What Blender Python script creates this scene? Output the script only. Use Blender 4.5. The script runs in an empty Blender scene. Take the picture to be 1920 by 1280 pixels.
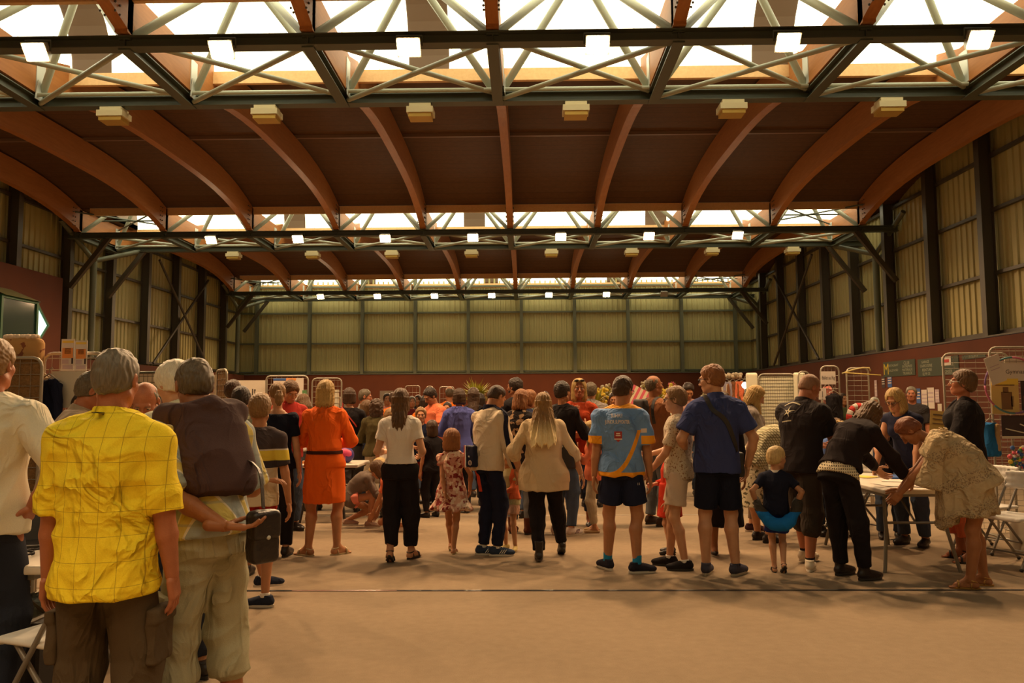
import bpy, math, random
import numpy as np
from math import sin, cos, tan, pi, radians as R
from mathutils import Vector, Matrix, Euler, noise as mnoise
random.seed(7); rng = np.random.RandomState(7)
C = bpy.context.scene.collection
sc = bpy.context.scene

# ---------------------------------------------------------------- camera
FPX, CX, CY, CAMZ = 1470.0, 960.0, 640.0, 1.5
pit, yaw, rol = R(4.55), R(0.97), R(0.3)
fwd = Vector((-sin(yaw)*cos(pit), cos(yaw)*cos(pit), sin(pit)))
rgt0 = Vector((cos(yaw), sin(yaw), 0)); up0 = rgt0.cross(fwd)
rgt = rgt0*cos(rol) - up0*sin(rol); upv = up0*cos(rol) + rgt0*sin(rol)
cam_d = bpy.data.cameras.new('camera'); cam = bpy.data.objects.new('camera', cam_d); C.objects.link(cam)
cam_d.sensor_width = 36; cam_d.lens = 36*FPX/1920; cam_d.clip_start = .05; cam_d.clip_end = 300
m3 = Matrix((rgt, upv, -fwd)).transposed()
cam.matrix_world = Matrix.Translation((0, 0, CAMZ)) @ m3.to_4x4()
sc.camera = cam
def ray(px, py): return fwd + rgt*((px-CX)/FPX) + upv*((CY-py)/FPX)
def at(px, py, Y):
    r = ray(px, py); return Vector((0, 0, CAMZ)) + r*(Y/r.y)
def gnd(px, py, z=0.0):
    r = ray(px, py); return Vector((0, 0, CAMZ)) + r*((z-CAMZ)/r.z)

# ---------------------------------------------------------------- view and world
sc.view_settings.view_transform = 'Standard'; sc.view_settings.look = 'None'
sc.view_settings.exposure = 0.0; sc.view_settings.gamma = 1.0; sc.view_settings.use_curve_mapping = False
w = bpy.data.worlds.new('world'); sc.world = w; w.use_nodes = True
w.node_tree.nodes['Background'].inputs[0].default_value = (.55, .6, .55, 1)
w.node_tree.nodes['Background'].inputs[1].default_value = .25
cy = sc.cycles
cy.max_bounces = 5; cy.diffuse_bounces = 3; cy.glossy_bounces = 2; cy.transmission_bounces = 3; cy.transparent_max_bounces = 8
cy.caustics_reflective = False; cy.caustics_refractive = False; cy.sample_clamp_indirect = 3
cy.use_denoising = True; cy.use_light_tree = True
LAMP_COL = (1.0, .61, .31); LAMP_W = 1050.0; SKY_EMIT = 3.2; SKY_COL = (1.0, .95, .68)
LAMP_FACE = 90.0

# ---------------------------------------------------------------- materials
MATS = {}
def mat(name, col, rough=.6, metal=0, bump=0, bscale=40, var=0, vscale=6, sheen=0, spec=.4, emit=None, alpha=None, trans=0):
    if name in MATS: return MATS[name]
    m = bpy.data.materials.new(name); m.use_nodes = True; nt = m.node_tree; N = nt.nodes; L = nt.links
    b = N['Principled BSDF']; b.inputs['Base Color'].default_value = (*col, 1)
    b.inputs['Roughness'].default_value = rough; b.inputs['Metallic'].default_value = metal
    b.inputs['Specular IOR Level'].default_value = spec
    if sheen: b.inputs['Sheen Weight'].default_value = sheen
    if trans: b.inputs['Transmission Weight'].default_value = trans
    if alpha is not None: b.inputs['Alpha'].default_value = alpha
    if emit: b.inputs['Emission Color'].default_value = (*emit[0], 1); b.inputs['Emission Strength'].default_value = emit[1]
    if bump or var:
        tc = N.new('ShaderNodeTexCoord')
    if var:
        n = N.new('ShaderNodeTexNoise'); n.inputs['Scale'].default_value = vscale; n.inputs['Detail'].default_value = 4
        L.new(tc.outputs['Object'], n.inputs['Vector'])
        mr = N.new('ShaderNodeMapRange'); mr.inputs[1].default_value = .3; mr.inputs[2].default_value = .7
        mr.inputs[3].default_value = 1-var; mr.inputs[4].default_value = 1+var; L.new(n.outputs[0], mr.inputs[0])
        mx = N.new('ShaderNodeVectorMath'); mx.operation = 'SCALE'; mx.inputs[0].default_value = col
        L.new(mr.outputs[0], mx.inputs['Scale']); L.new(mx.outputs[0], b.inputs['Base Color'])
    if bump:
        n = N.new('ShaderNodeTexNoise'); n.inputs['Scale'].default_value = bscale; n.inputs['Detail'].default_value = 3
        L.new(tc.outputs['Object'], n.inputs['Vector'])
        bp = N.new('ShaderNodeBump'); bp.inputs['Strength'].default_value = bump; bp.inputs['Distance'].default_value = .01
        L.new(n.outputs[0], bp.inputs['Height']); L.new(bp.outputs[0], b.inputs['Normal'])
    MATS[name] = m; return m

class NT:   # small helper to write node patterns
    def __init__(s, m): s.nt = m.node_tree; s.N = s.nt.nodes; s.L = s.nt.links; s.b = s.N['Principled BSDF']
    def n(s, t, **kw):
        x = s.N.new(t)
        for k, v in kw.items(): setattr(x, k, v)
        return x
    def math(s, op, a, b=None, c=None):
        x = s.n('ShaderNodeMath', operation=op)
        for i, v in enumerate((a, b, c)):
            if v is None: continue
            if isinstance(v, (int, float)): x.inputs[i].default_value = v
            else: s.L.new(v, x.inputs[i])
        return x.outputs[0]
    def mix(s, f, a, b):
        x = s.n('ShaderNodeMix', data_type='RGBA')
        for i, v in ((0, f), (6, a), (7, b)):
            if isinstance(v, (int, float)): x.inputs[i].default_value = v
            elif isinstance(v, tuple): x.inputs[i].default_value = (*v, 1)
            else: s.L.new(v, x.inputs[i])
        return x.outputs[2]
    def xyz(s, kind='Object'):
        tc = s.n('ShaderNodeTexCoord'); sp = s.n('ShaderNodeSeparateXYZ'); s.L.new(tc.outputs[kind], sp.inputs[0]); s.tc = tc.outputs[kind]
        return sp.outputs
    def band(s, v, lo, hi): return s.math('MULTIPLY', s.math('GREATER_THAN', v, lo), s.math('LESS_THAN', v, hi))
    def noise(s, scale, detail=3, vec=None):
        n = s.n('ShaderNodeTexNoise'); n.inputs['Scale'].default_value = scale; n.inputs['Detail'].default_value = detail
        s.L.new(vec if vec is not None else s.tc, n.inputs['Vector']); return n.outputs[0]
    def bump(s, h, strength=.4, dist=.01):
        bp = s.n('ShaderNodeBump'); bp.inputs['Strength'].default_value = strength; bp.inputs['Distance'].default_value = dist
        s.L.new(h, bp.inputs['Height']); s.L.new(bp.outputs[0], s.b.inputs['Normal'])
    def color(s, c): s.L.new(c, s.b.inputs['Base Color'])

# ---------------------------------------------------------------- mesh helpers
def link_mesh(name, V, F, m, parent=None, smooth=False):
    me = bpy.data.meshes.new(name); me.from_pydata([tuple(v) for v in V], [], F); me.update()
    if m: me.materials.append(m)
    if smooth: me.polygons.foreach_set('use_smooth', [True]*len(me.polygons))
    o = bpy.data.objects.new(name, me); C.objects.link(o)
    if parent: o.parent = parent
    return o
class MB:
    def __init__(s): s.V = []; s.F = []; s.M = None
    def add(s, V, F):
        n = len(s.V)
        s.V += [Vector(v) for v in V]; s.F += [tuple(i+n for i in f) for f in F]; return s
    def box(s, c, h, rot=None):
        c = Vector(c); V = []
        for x in (-1, 1):
            for y in (-1, 1):
                for z in (-1, 1):
                    v = Vector((x*h[0], y*h[1], z*h[2]))
                    V.append(c + (rot @ v if rot is not None else v))
        return s.add(V, [(0,1,3,2),(4,6,7,5),(0,4,5,1),(2,3,7,6),(0,2,6,4),(1,5,7,3)])
    def bbox(s, lo, hi): return s.box([(a+b)/2 for a, b in zip(lo, hi)], [abs(b-a)/2 for a, b in zip(lo, hi)])
    def beam(s, a, b, w_, h_, up=(0,0,1)):
        a = Vector(a); b = Vector(b); d = (b-a); L_ = d.length; d.normalize()
        x = d.cross(Vector(up))
        if x.length < 1e-4: x = d.cross(Vector((0,1,0)))
        x.normalize(); z = x.cross(d)
        rot = Matrix((x, d, z)).transposed()
        return s.box((a+b)/2, (w_/2, L_/2, h_/2), rot)
    def tube(s, pts, r, n=8, cap=True, closed=False):
        pts = [Vector(p) for p in pts]; rs = r if isinstance(r, (list, tuple)) else [r]*len(pts)
        V = []; F = []; m_ = len(pts); prev = None
        for i, p in enumerate(pts):
            if closed: t = pts[(i+1) % m_]-pts[i-1]
            else: t = pts[min(i+1, m_-1)]-pts[max(i-1, 0)]
            t.normalize()
            if prev is None:
                ref = Vector((0,0,1)) if abs(t.z) < .9 else Vector((1,0,0)); x = t.cross(ref).normalized()
            else: x = (prev - t*prev.dot(t)).normalized()
            prev = x; y = t.cross(x)
            for k in range(n):
                a = 2*pi*k/n; V.append(p + (x*cos(a)+y*sin(a))*rs[i])
        for i in range(m_ if closed else m_-1):
            for k in range(n):
                a = i*n+k; b = i*n+(k+1) % n; i2 = ((i+1) % m_)*n
                F.append((a, b, i2+(k+1) % n, i2+k))
        if cap and not closed: F.append(tuple(range(n))[::-1]); F.append(tuple((m_-1)*n+k for k in range(n)))
        return s.add(V, F)
    def prism(s, poly, a, b):   # poly: list of 3-D points, extruded by vector
        n = len(poly); v = Vector(b)-Vector(a)
        V = [Vector(p)+Vector(a) for p in poly]; V += [p+v for p in V]
        F = [tuple(range(n))[::-1], tuple(range(n, 2*n))] + [(i, (i+1) % n, n+(i+1) % n, n+i) for i in range(n)]
        return s.add(V, F)
    def sphere(s, c, r, nu=12, nv=8, rot=None):
        r = (r, r, r) if isinstance(r, (int, float)) else r; V = []; F = []
        for j in range(nv+1):
            th = pi*j/nv
            for i in range(nu):
                ph = 2*pi*i/nu; v = Vector((sin(th)*cos(ph)*r[0], sin(th)*sin(ph)*r[1], cos(th)*r[2]))
                V.append(Vector(c) + (rot @ v if rot is not None else v))
        for j in range(nv):
            for i in range(nu): F.append((j*nu+i, (j+1)*nu+i, (j+1)*nu+(i+1) % nu, j*nu+(i+1) % nu))
        return s.add(V, F)
    def build(s, name, m, parent=None, smooth=False):
        return link_mesh(name, s.V, s.F, m, parent, smooth)
def smooth_by_angle(o, deg=40):
    me = o.data; me.polygons.foreach_set('use_smooth', [True]*len(me.polygons))
    try: me.set_sharp_from_angle(angle=R(deg))
    except Exception: pass
    return o
def tag(o, label=None, cat=None, group=None, kind=None):
    if label: o['label'] = label
    if cat: o['category'] = cat
    if group: o['group'] = group
    if kind: o['kind'] = kind
    return o
def thing(name, label, cat, loc=(0,0,0), rz=0, group=None):
    o = bpy.data.objects.new(name, None); o.empty_display_size = .1; C.objects.link(o)
    o.location = loc; o.rotation_euler = (0, 0, rz); return tag(o, label, cat, group)
ORD = ['first','second','third','fourth','fifth','sixth','seventh','eighth','ninth','tenth','eleventh','twelfth','thirteenth','fourteenth','fifteenth','sixteenth','seventeenth','eighteenth','nineteenth','twentieth']
# ================================================================ THE HALL
XL, XR, YF, YB = -14.2, 11.15, 38.4, -14.5
HT = 6.7                       # height of the truss chords
TR = [10.65, 23.08, 35.5]      # near chord of the three trusses in view
TB = [-14.2, -1.77]            # two more trusses behind the camera
TW = 2.15; BAY = 2.6; X0 = -0.43
NX = [X0 + BAY*k for k in range(-5, 5)]      # node / beam lines  -13.43 .. 9.97
CURB = 2.88; CH = 7.42                        # skylight width and curb height

M_red = mat('red_panel', (.105, .024, .005), .85, var=.12, vscale=1.2)
M_clad = mat('cream_cladding', (.44, .385, .165), .6, var=.05, vscale=.7)
M_steel = mat('dark_steel', (.075, .085, .06), .45, spec=.5)
M_col = mat('column_steel', (.13, .135, .085), .5)
M_sidecol = mat('side_column_steel', (.07, .055, .035), .5)
M_tube = mat('grey_tube', (.38, .40, .30), .4, spec=.5)
M_plate = mat('galvanised_plate', (.55, .56, .50), .45, metal=.2)
M_white = mat('white_plastic', (.75, .72, .66), .45)
M_bolt = mat('bolt', (.12, .11, .1), .4, metal=.6)

# floor -------------------------------------------------------------
def floor_mat():
    m = mat('carpet_felt', (.40, .33, .25), .95, spec=.1); t = NT(m); o = t.xyz()
    n1 = t.noise(1.1, 4); n2 = t.noise(160, 2); n3 = t.noise(14, 5)
    v = t.math('ADD', t.math('MULTIPLY', n1, .22), t.math('ADD', t.math('MULTIPLY', n2, .30), t.math('MULTIPLY', n3, .26)))
    base = t.mix(t.math('SUBTRACT', v, .02), (.16, .117, .074), (.50, .375, .25))
    # older darker strip of carpet beyond the seam
    far = t.math('GREATER_THAN', o[1], 10.75)
    base = t.mix(t.math('MULTIPLY', far, .6), base, (.20, .145, .09))
    t.color(base); t.bump(n2, .3, .004); return m
link_mesh('floor', [(XL, YB, 0), (XR, YB, 0), (XR, YF, 0), (XL, YF, 0)], [(0,1,2,3)], floor_mat())['kind'] = 'structure'
# joint strips on the carpet
b = MB(); b.bbox((XL+.02, 6.44, .0), (XR-.02, 6.475, .004)); o = b.build('trim_1', mat('joint_strip', (.03, .028, .03), .35)); tag(o, kind='structure')
for a_, c_, w_ in ((-1.9, -1.05, 'beside the boy in red shorts'), (4.2, 5.1, 'near the white trainers')):
    b = MB(); b.bbox((a_, 6.442, .0042), (c_, 6.456, .0055))
    tag(b.build('adhesive_tape', mat('pink_tape', (.5, .3, .25), .3)), 'worn pinkish tape piece on the black floor strip, '+w_, 'tape')
b = MB(); b.bbox((XL+.02, 10.72, 0), (XR-.02, 10.75, .003)); o = b.build('trim_2', mat('joint_strip_pale', (.34, .30, .24), .6)); tag(o, kind='structure')

# corrugated cladding ----------------------------------------------
def corr(name, a, b_, z0, z1, inward, period=.25, depth=.035):
    a = Vector(a); b_ = Vector(b_); L_ = (b_-a).length; d = (b_-a)/L_; n = Vector(inward)
    V = []; F = []; k = int(L_/period); prof = [(0, 0), (.56, 0), (.64, 1), (.92, 1)]
    for i in range(k+1):
        for (u, v) in prof:
            s_ = min((i+u)*period, L_); p = a+d*s_+n*(v*depth)
            V += [(p.x, p.y, z0), (p.x, p.y, z1)]
    for i in range(len(V)//2-1): F.append((2*i, 2*i+2, 2*i+3, 2*i+1))
    o = link_mesh(name, V, F, M_clad); o['kind'] = 'structure'; return o
corr('wall_back', (XL, YF, 0), (XR, YF, 0), 2.9, 9.3, (0, -1, 0))
corr('wall_left', (XL, YB, 0), (XL, YF, 0), 2.9, 9.3, (1, 0, 0))
corr('wall_right', (XR, YF, 0), (XR, YB, 0), 2.9, 9.3, (-1, 0, 0))
b = MB(); b.bbox((XL, YB-.1, 0), (XR, YB, 9.3)); tag(b.build('wall_front', M_clad), kind='structure')
# red dado panels
k = 3
for nm, lo, hi in (('wall_back_lower', (XL, YF-.42, 0), (XR, YF-.36, 2.96)),
                   ('wall_right_lower', (XR-.50, YB+.01, 0), (XR-.44, YF-.43, 2.96)),
                   ('wall_left_lower', (XL+.44, 22.81, 0), (XL+.50, YF-.43, 2.96))):
    b = MB(); b.bbox(lo, hi); tag(b.build(nm, M_red), kind='structure')
b = MB(); b.bbox((XL+.51, YF-.45, 2.97), (XR-.51, YF-.05, 3.01)); tag(b.build('trim_3', M_col), kind='structure')
b = MB(); b.bbox((XR-.52, YB+.02, 2.97), (XR-.05, YF-.5, 3.01)); tag(b.build('trim_4', M_sidecol), kind='structure')
# tall red block on the left with its green bay window
b = MB(); b.bbox((XL+.05, YB+.1, 0), (XL+.50, 22.8, 5.28)); tag(b.build('wall_left_block', M_red), kind='structure')

# columns and girts --------------------------------------------------
def ibeam(b, a, c, w_, d_, face):   # I section along a-c ; face = web direction
    a = Vector(a); c = Vector(c); t = (c-a).normalized(); f = Vector(face).normalized(); s_ = t.cross(f)
    for off, ww, hh in ((f*(d_/2-.008), w_, .016), (f*(-d_/2+.008), w_, .016)):
        b.beam(a+off, c+off, ww, hh, up=f)
    b.beam(a, c, .014, d_-.02, up=f)
    return b
for i in range(10):
    x = -.18 + 2.6*(i-5) if True else 0
    b = MB(); ibeam(b, (x, YF-.26, 2.97), (x, YF-.26, 8.2), .15, .2, (0, 1, 0))
    o = b.build('steel_column', M_col)
    tag(o, 'slim grey-green steel column, %s from the left along the far cladding wall' % ORD[i], 'column', 'columns of the far wall')
for i in range(20):
    y = 35.5+.3 - 2.485*i
    if y < -1: break
    for sx, X, nm in ((1, XL+.27, 'left'), (-1, XR-.27, 'right')):
        z0 = 5.29 if sx == 1 and y < 23.3 else 3.02
        b = MB(); ibeam(b, (X, y, z0), (X, y, 8.2), .20, .3, (1, 0, 0))
        o = b.build('steel_column', M_sidecol)
        tag(o, 'dark steel column on the %s side wall, %s counted from the far corner' % (nm, ORD[i]), 'column', 'columns of the %s side wall' % nm)
gi = 5
for z in (3.1, 4.5, 6.0, 7.3):
    b = MB(); b.bbox((XL+.05, YF-.15, z-.04), (XR-.05, YF-.04, z+.04)); tag(b.build('trim_%d' % gi, M_col), kind='structure'); gi += 1
    for X, s_, nm in ((XL+.05, 1, 'left'), (XR-.05, -1, 'right')):
        if z < 5.2 and s_ == 1: y0 = 23.5
        else: y0 = YB+.1
        b = MB(); b.bbox((min(X, X+s_*.1), y0, z-.04), (max(X, X+s_*.1), YF-.15, z+.04)); tag(b.build('trim_%d' % gi, M_sidecol), kind='structure'); gi += 1
# wind bracing rods on the side walls
for (X, nm, sg_) in ((XL+.50, 'left', 1), (XR-.50, 'right', -1)):
    for q, (ya, yb) in enumerate(((28.6, 33.4), (33.4, 28.6))):
        b = MB(); b.tube([(X+sg_*.12*q, ya, 3.06), (X+sg_*.12*q, yb, 6.9)], .05, 6)
        o = b.build('wind_brace', M_sidecol); tag(o, 'thin diagonal bracing rod on the %s wall, rising %s the far end' % (nm, 'toward' if q == 0 else 'away from'), 'brace')

# roof ---------------------------------------------------------------
def timber_mat(name, c1, c2):
    m = mat(name, c1, .55, spec=.3); t = NT(m); o = t.xyz()
    mp = t.n('ShaderNodeMapping'); mp.inputs['Scale'].default_value = (1, .12, 1); t.L.new(t.tc, mp.inputs[0])
    n = t.noise(22, 4, mp.outputs[0]); t.color(t.mix(n, c1, c2))
    lam = t.math('LESS_THAN', t.math('FRACT', t.math('MULTIPLY', o[2], 22)), .06)
    return m
M_glu = timber_mat('glulam', (.30, .105, .025), (.46, .185, .050))
M_curb = timber_mat('curb_timber', (.66, .38, .16), (.86, .55, .26))
def deck_mat():
    m = mat('roof_deck', (.11, .065, .036), .75, spec=.2); t = NT(m); o = t.xyz()
    ln = t.math('LESS_THAN', t.math('FRACT', t.math('MULTIPLY', o[1], 3.3)), .13)
    n = t.noise(9, 4)
    c = t.mix(n, (.085, .040, .017), (.14, .068, .030)); t.color(t.mix(t.math('MULTIPLY', ln, .45), c, (.07, .04, .022)))
    t.bump(t.math('SUBTRACT', 1, ln), .5, .02); return m
M_deck = deck_mat()
def bottom(u):    # u in -1..1 across the span
    return HT + .02 + .60*(1-abs(u)**3)
ALL = TB + TR
spans = [(ALL[i]+TW, ALL[i+1]) for i in range(len(ALL)-1)]
BD = .66; BW = .18
names_sp = ['behind the camera', 'over the camera', 'between the first and second truss', 'between the second and third truss']
names_sp = [None, 'above the nearest stretch of floor', 'between the first and second truss', 'between the second and third truss']
# the deck: one curved sheet per span, from curb to curb
dk = 0
for si, (ya, yb) in enumerate(spans + [(TR[2]+TW, TR[2]+TW+.8)]):
    y0 = ya-TW+CURB; y1 = yb+.02; N_ = 14; V = []; F = []
    last = si == len(spans)
    if last: y0 = TR[2]+CURB; y1 = YF+.05
    for j in range(N_+1):
        y = y0+(y1-y0)*j/N_; u = (y-(ya+yb)/2)/((yb-ya)/2)
        z = (bottom(max(-1, min(1, u)))+BD+.06) if not last else 7.4
        for zz in (z, z+.16): V += [(XL+.03, y, zz), (XR-.03, y, zz)]
    for j in range(N_):
        a = 4*j; F += [(a, a+1, a+5, a+4), (a+2, a+6, a+7, a+3), (a, a+4, a+6, a+2), (a+1, a+3, a+7, a+5)]
    F += [(0, 2, 3, 1), (4*N_, 4*N_+1, 4*N_+3, 4*N_+2)]
    o = link_mesh('ceiling' if si == 0 else 'ceiling_%d' % si, V, F, M_deck); tag(o, kind='structure')
    if not last:   # purlin seam under the deck
        ym = (ya+yb)/2+.6; zm = bottom(0)+BD+.03
        b = MB(); b.bbox((XL+.1, ym-.04, zm-.05), (XR-.1, ym+.04, zm+.03)); tag(b.build('trim_%d' % gi, mat('seam', (.20, .11, .06), .6)), kind='structure'); gi += 1
# glulam beams: flat foot over the truss, arched over the span
for si, (ya, yb) in enumerate(spans[1:] + [(TR[2]+TW, YF)]):
    last = si == len(spans)-1
    for bi, x in enumerate(NX):
        V = []; F = []; y0 = ya-TW-.15; y1 = yb+.0
        ys = [y0, ya] + [ya+(yb-ya)*j/16 for j in range(1, 17)]
        if last: ys = [y0, ya, YF-.05]
        for y in ys:
            u = (y-(ya+yb)/2)/((yb-ya)/2)
            z = HT+.02 if (u <= -1 or last) else bottom(min(1, u))
            V += [(x-BW/2, y, z), (x+BW/2, y, z), (x+BW/2, y, z+BD), (x-BW/2, y, z+BD)]
        for j in range(len(ys)-1):
            a = 4*j
            for k_ in range(4): F.append((a+k_, a+4+k_, a+4+(k_+1) % 4, a+(k_+1) % 4))
        F += [(0, 1, 2, 3), tuple(4*(len(ys)-1)+q for q in (3, 2, 1, 0))]
        t = thing('timber_beam', 'curved orange timber roof beam, %s from the left wall, %s' % (ORD[bi], (names_sp[1:]+['past the third truss'])[si]), 'roof beam', (0, 0, 0), 0, 'curved timber roof beams')
        link_mesh('beam_body', V, F, M_glu, t)
        # bolted joint plate where beams meet over the truss
        b = MB()
        for s_ in (-1, 1): b.box((x+s_*(BW/2+.006), ya-.12, HT+.30), (.006, .12, .27))
        b.build('joint_plate', M_plate, t)
        b = MB()
        for s_ in (-1, 1):
            for zz in range(5):
                for yy in (-.06, .06): b.sphere((x+s_*(BW/2+.014), yb-.45+yy, HT+.14+zz*.13), .018, 6, 4)
        b.build('bolt_row', M_bolt, t)

# skylights ------------------------------------------------------------
def sky_mat():
    m = mat('translucent_sheet', (.85, .82, .66), .5); t = NT(m); o = t.xyz()
    rib = t.math('LESS_THAN', t.math('FRACT', t.math('MULTIPLY', o[0], 1.55)), .04)
    n = t.noise(1.3, 4); mp = t.n('ShaderNodeMapping'); mp.inputs['Scale'].default_value = (9, .6, .6); t.L.new(t.tc, mp.inputs[0])
    st = t.noise(2.0, 3, mp.outputs[0])
    c = t.mix(rib, SKY_COL, (.62, .50, .25))
    s_ = t.math('ADD', .62, t.math('MULTIPLY', st, .75))
    t.L.new(c, t.b.inputs['Emission Color']); t.L.new(t.math('MULTIPLY', s_, SKY_EMIT), t.b.inputs['Emission Strength'])
    t.b.inputs['Base Color'].default_value = (.5, .48, .38, 1)
    return m
M_sky = sky_mat(); M_band = mat('opaque_band', (.16, .10, .06), .7)
SX0, SX1 = -13.1, 10.5
tn = ['unseen rear', 'overhead', 'first', 'second', 'third']
for ti, y in enumerate(ALL):
    if ti == 0: continue
    t = thing('skylight', 'translucent barrel skylight running above the %s roof truss' % tn[ti], 'skylight', (0, 0, 0), 0, 'barrel skylights'); t['kind'] = 'structure'
    bands = [-13.6+.0, -7.75, -1.68, 4.4, 10.6]
    segs = []; xs_ = SX0
    for bx in [bb for bb in bands if SX0 < bb < SX1]:
        segs.append((xs_, bx-.36)); xs_ = bx+.36
    segs.append((xs_, SX1)); yc = y+CURB/2; rr = CURB/2
    def arc(xa, xb, r_, th0=0, th1=pi, n_=16):
        V = []; F = []
        for j in range(n_+1):
            a = th0+(th1-th0)*j/n_
            V += [(xa, yc-r_*cos(a), CH+r_*sin(a)), (xb, yc-r_*cos(a), CH+r_*sin(a))]
        for j in range(n_): F.append((2*j, 2*j+1, 2*j+3, 2*j+2))
        return V, F
    for (a, c_) in segs:
        V, F = arc(a, c_, rr); o = link_mesh('sheet', V, F, M_sky, t)
        for q in (a, c_):
            pass
    for bx in [bb for bb in bands if SX0 < bb < SX1]:
        V, F = arc(bx-.36, bx+.36, rr+.01); link_mesh('opaque_band', V, F, M_band, t)
    for q in (SX0, SX1):   # end walls
        V, F = arc(q, q, rr); V = [v for i_, v in enumerate(V) if i_ % 2 == 0]
        link_mesh('end_wall', V, [tuple(range(len(V)))], M_band, t)
    for yy, nm in ((y-.0, 'near'), (y+CURB, 'far')):
        b = MB(); b.bbox((SX0, yy-.05, CH-.20), (SX1, yy+.03, CH+.02)); b.build('curb_board', M_curb, t)
    # closing deck at both ends
    for a, c_ in ((XL+.03, SX0), (SX1, XR-.03)):
        b = MB(); b.bbox((a, y, CH), (c_, y+CURB, CH+.15)); b.build('end_deck', M_deck, t)

# trusses ---------------------------------------------------------------
def truss(ti, y):
    t = thing('roof_truss', 'wide triangular steel roof truss carrying a row of floodlights, %s from the camera' % ['', '', 'nearest', 'second', 'third'][ti] if ti > 1 else 'steel roof truss overhead behind the viewer', 'roof truss', (0, 0, 0), 0, 'steel roof trusses')
    xa, xb = XL+.45, XR-.1
    for yy, nm in ((y, 'near'), (y+TW, 'far')):
        b = MB(); ibeam(b, (xa, yy, HT-.09), (xb, yy, HT-.09), .2, .17, (0, 0, 1)); b.build('bottom_chord', M_steel, t)
    ht = HT+1.55; ym = y+TW/2
    b = MB(); b.beam((xa+1, ym, ht), (xb-1, ym, ht), .16, .16); b.build('top_chord', M_steel, t)
    nodes = [x for x in NX]
    for x in nodes:
        b = MB(); ibeam(b, (x, y-.05, HT-.11), (x, y+TW+.05, HT-.11), .17, .17, (0, 0, 1)); b.build('cross_member', M_steel, t)
        b = MB(); b.prism([(-.006, -.17, -.12), (-.006, .17, -.12), (-.006, .10, .22), (-.006, -.10, .22)], (x+.12, y+TW-.12, HT+.02), (x+.132, y+TW-.12, HT+.02)); b.build('gusset_plate', M_plate, t)
    for i, x in enumerate(nodes):
        for s_ in (-1, 1):
            xm = x+s_*BAY/2
            if xm < xa+.3 or xm > xb-.1: continue
            for yy in (y+.02, y+TW-.02):
                b = MB(); b.tube([(x+s_*.05, yy, HT), (xm-s_*.04, ym+(yy-ym)*.05, ht-.05)], .062, 8); smooth_by_angle(b.build('diagonal_tube', M_tube, t), 50)
    for i in range(len(nodes)-1):
        a, c_ = nodes[i]+.1, nodes[i+1]-.1
        for (p, q) in (((a, y+.1), (c_, y+TW-.1)), ((a, y+TW-.1), (c_, y+.1))):
            dz = -.02 if p[1] < q[1] else -.12
            b = MB(); b.tube([(p[0], p[1], HT+dz), (q[0], q[1], HT+dz)], .042, 8); smooth_by_angle(b.build('plan_brace', M_tube, t), 50)
        b = MB(); b.tube([(a, y+TW-.22, HT-.02), (c_, y+TW-.22, HT-.02)], .035, 8); smooth_by_angle(b.build('tie_tube', M_tube, t), 50)
    # supports at both walls : tubular post with spreading struts
    for s_, xw in ((1, XL+.45), (-1, XR-.1)):
        xp = xw+s_*.2; yp = y+TW*.5
        b = MB(); b.tube([(xp, yp, 3.02), (xp, yp, 6.1)], .10, 10); smooth_by_angle(b.build('support_post', M_col, t), 50)
        for q in ((xw+s_*1.1, y+TW, HT-.15), (xw+s_*1.1, y, HT-.15), (xw+.05*s_, y-.5, HT+.3)):
            b = MB(); b.tube([(xp, yp, 6.05), q], .075, 8); smooth_by_angle(b.build('support_strut', M_col, t), 50)
        for q in (y, y+TW):
            b = MB(); b.beam((xw+.1*s_, q, 5.05), (xw+s_*1.25, q, HT-.15), .13, .13); b.build('knee_brace', M_sidecol, t)
    return t
for ti, y in enumerate(ALL):
    if ti >= 1: truss(ti, y)

# thin roof bracing rods seen at both ends of the second and third skylights
for ti, y in enumerate(TR[1:]):
    for s_, xa_, xb_, nm in ((1, NX[0], NX[1], 'left'), (-1, NX[-1], NX[-2], 'right')):
        t = thing('roof_brace', 'crossed thin dark rods between the end beams by the %s wall, %s skylight' % (nm, ['second', 'third'][ti]), 'brace')
        for p, q in (((xa_, y-.5), (xb_, y+2.2)), ((xa_, y+2.2), (xb_, y-.5)), ((xa_, y+.8), (xb_, y+.8))):
            b = MB(); b.tube([(p[0], p[1], HT+.55), (q[0], q[1], HT+.55)], .025, 6); b.build('rod', M_steel, t)

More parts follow.
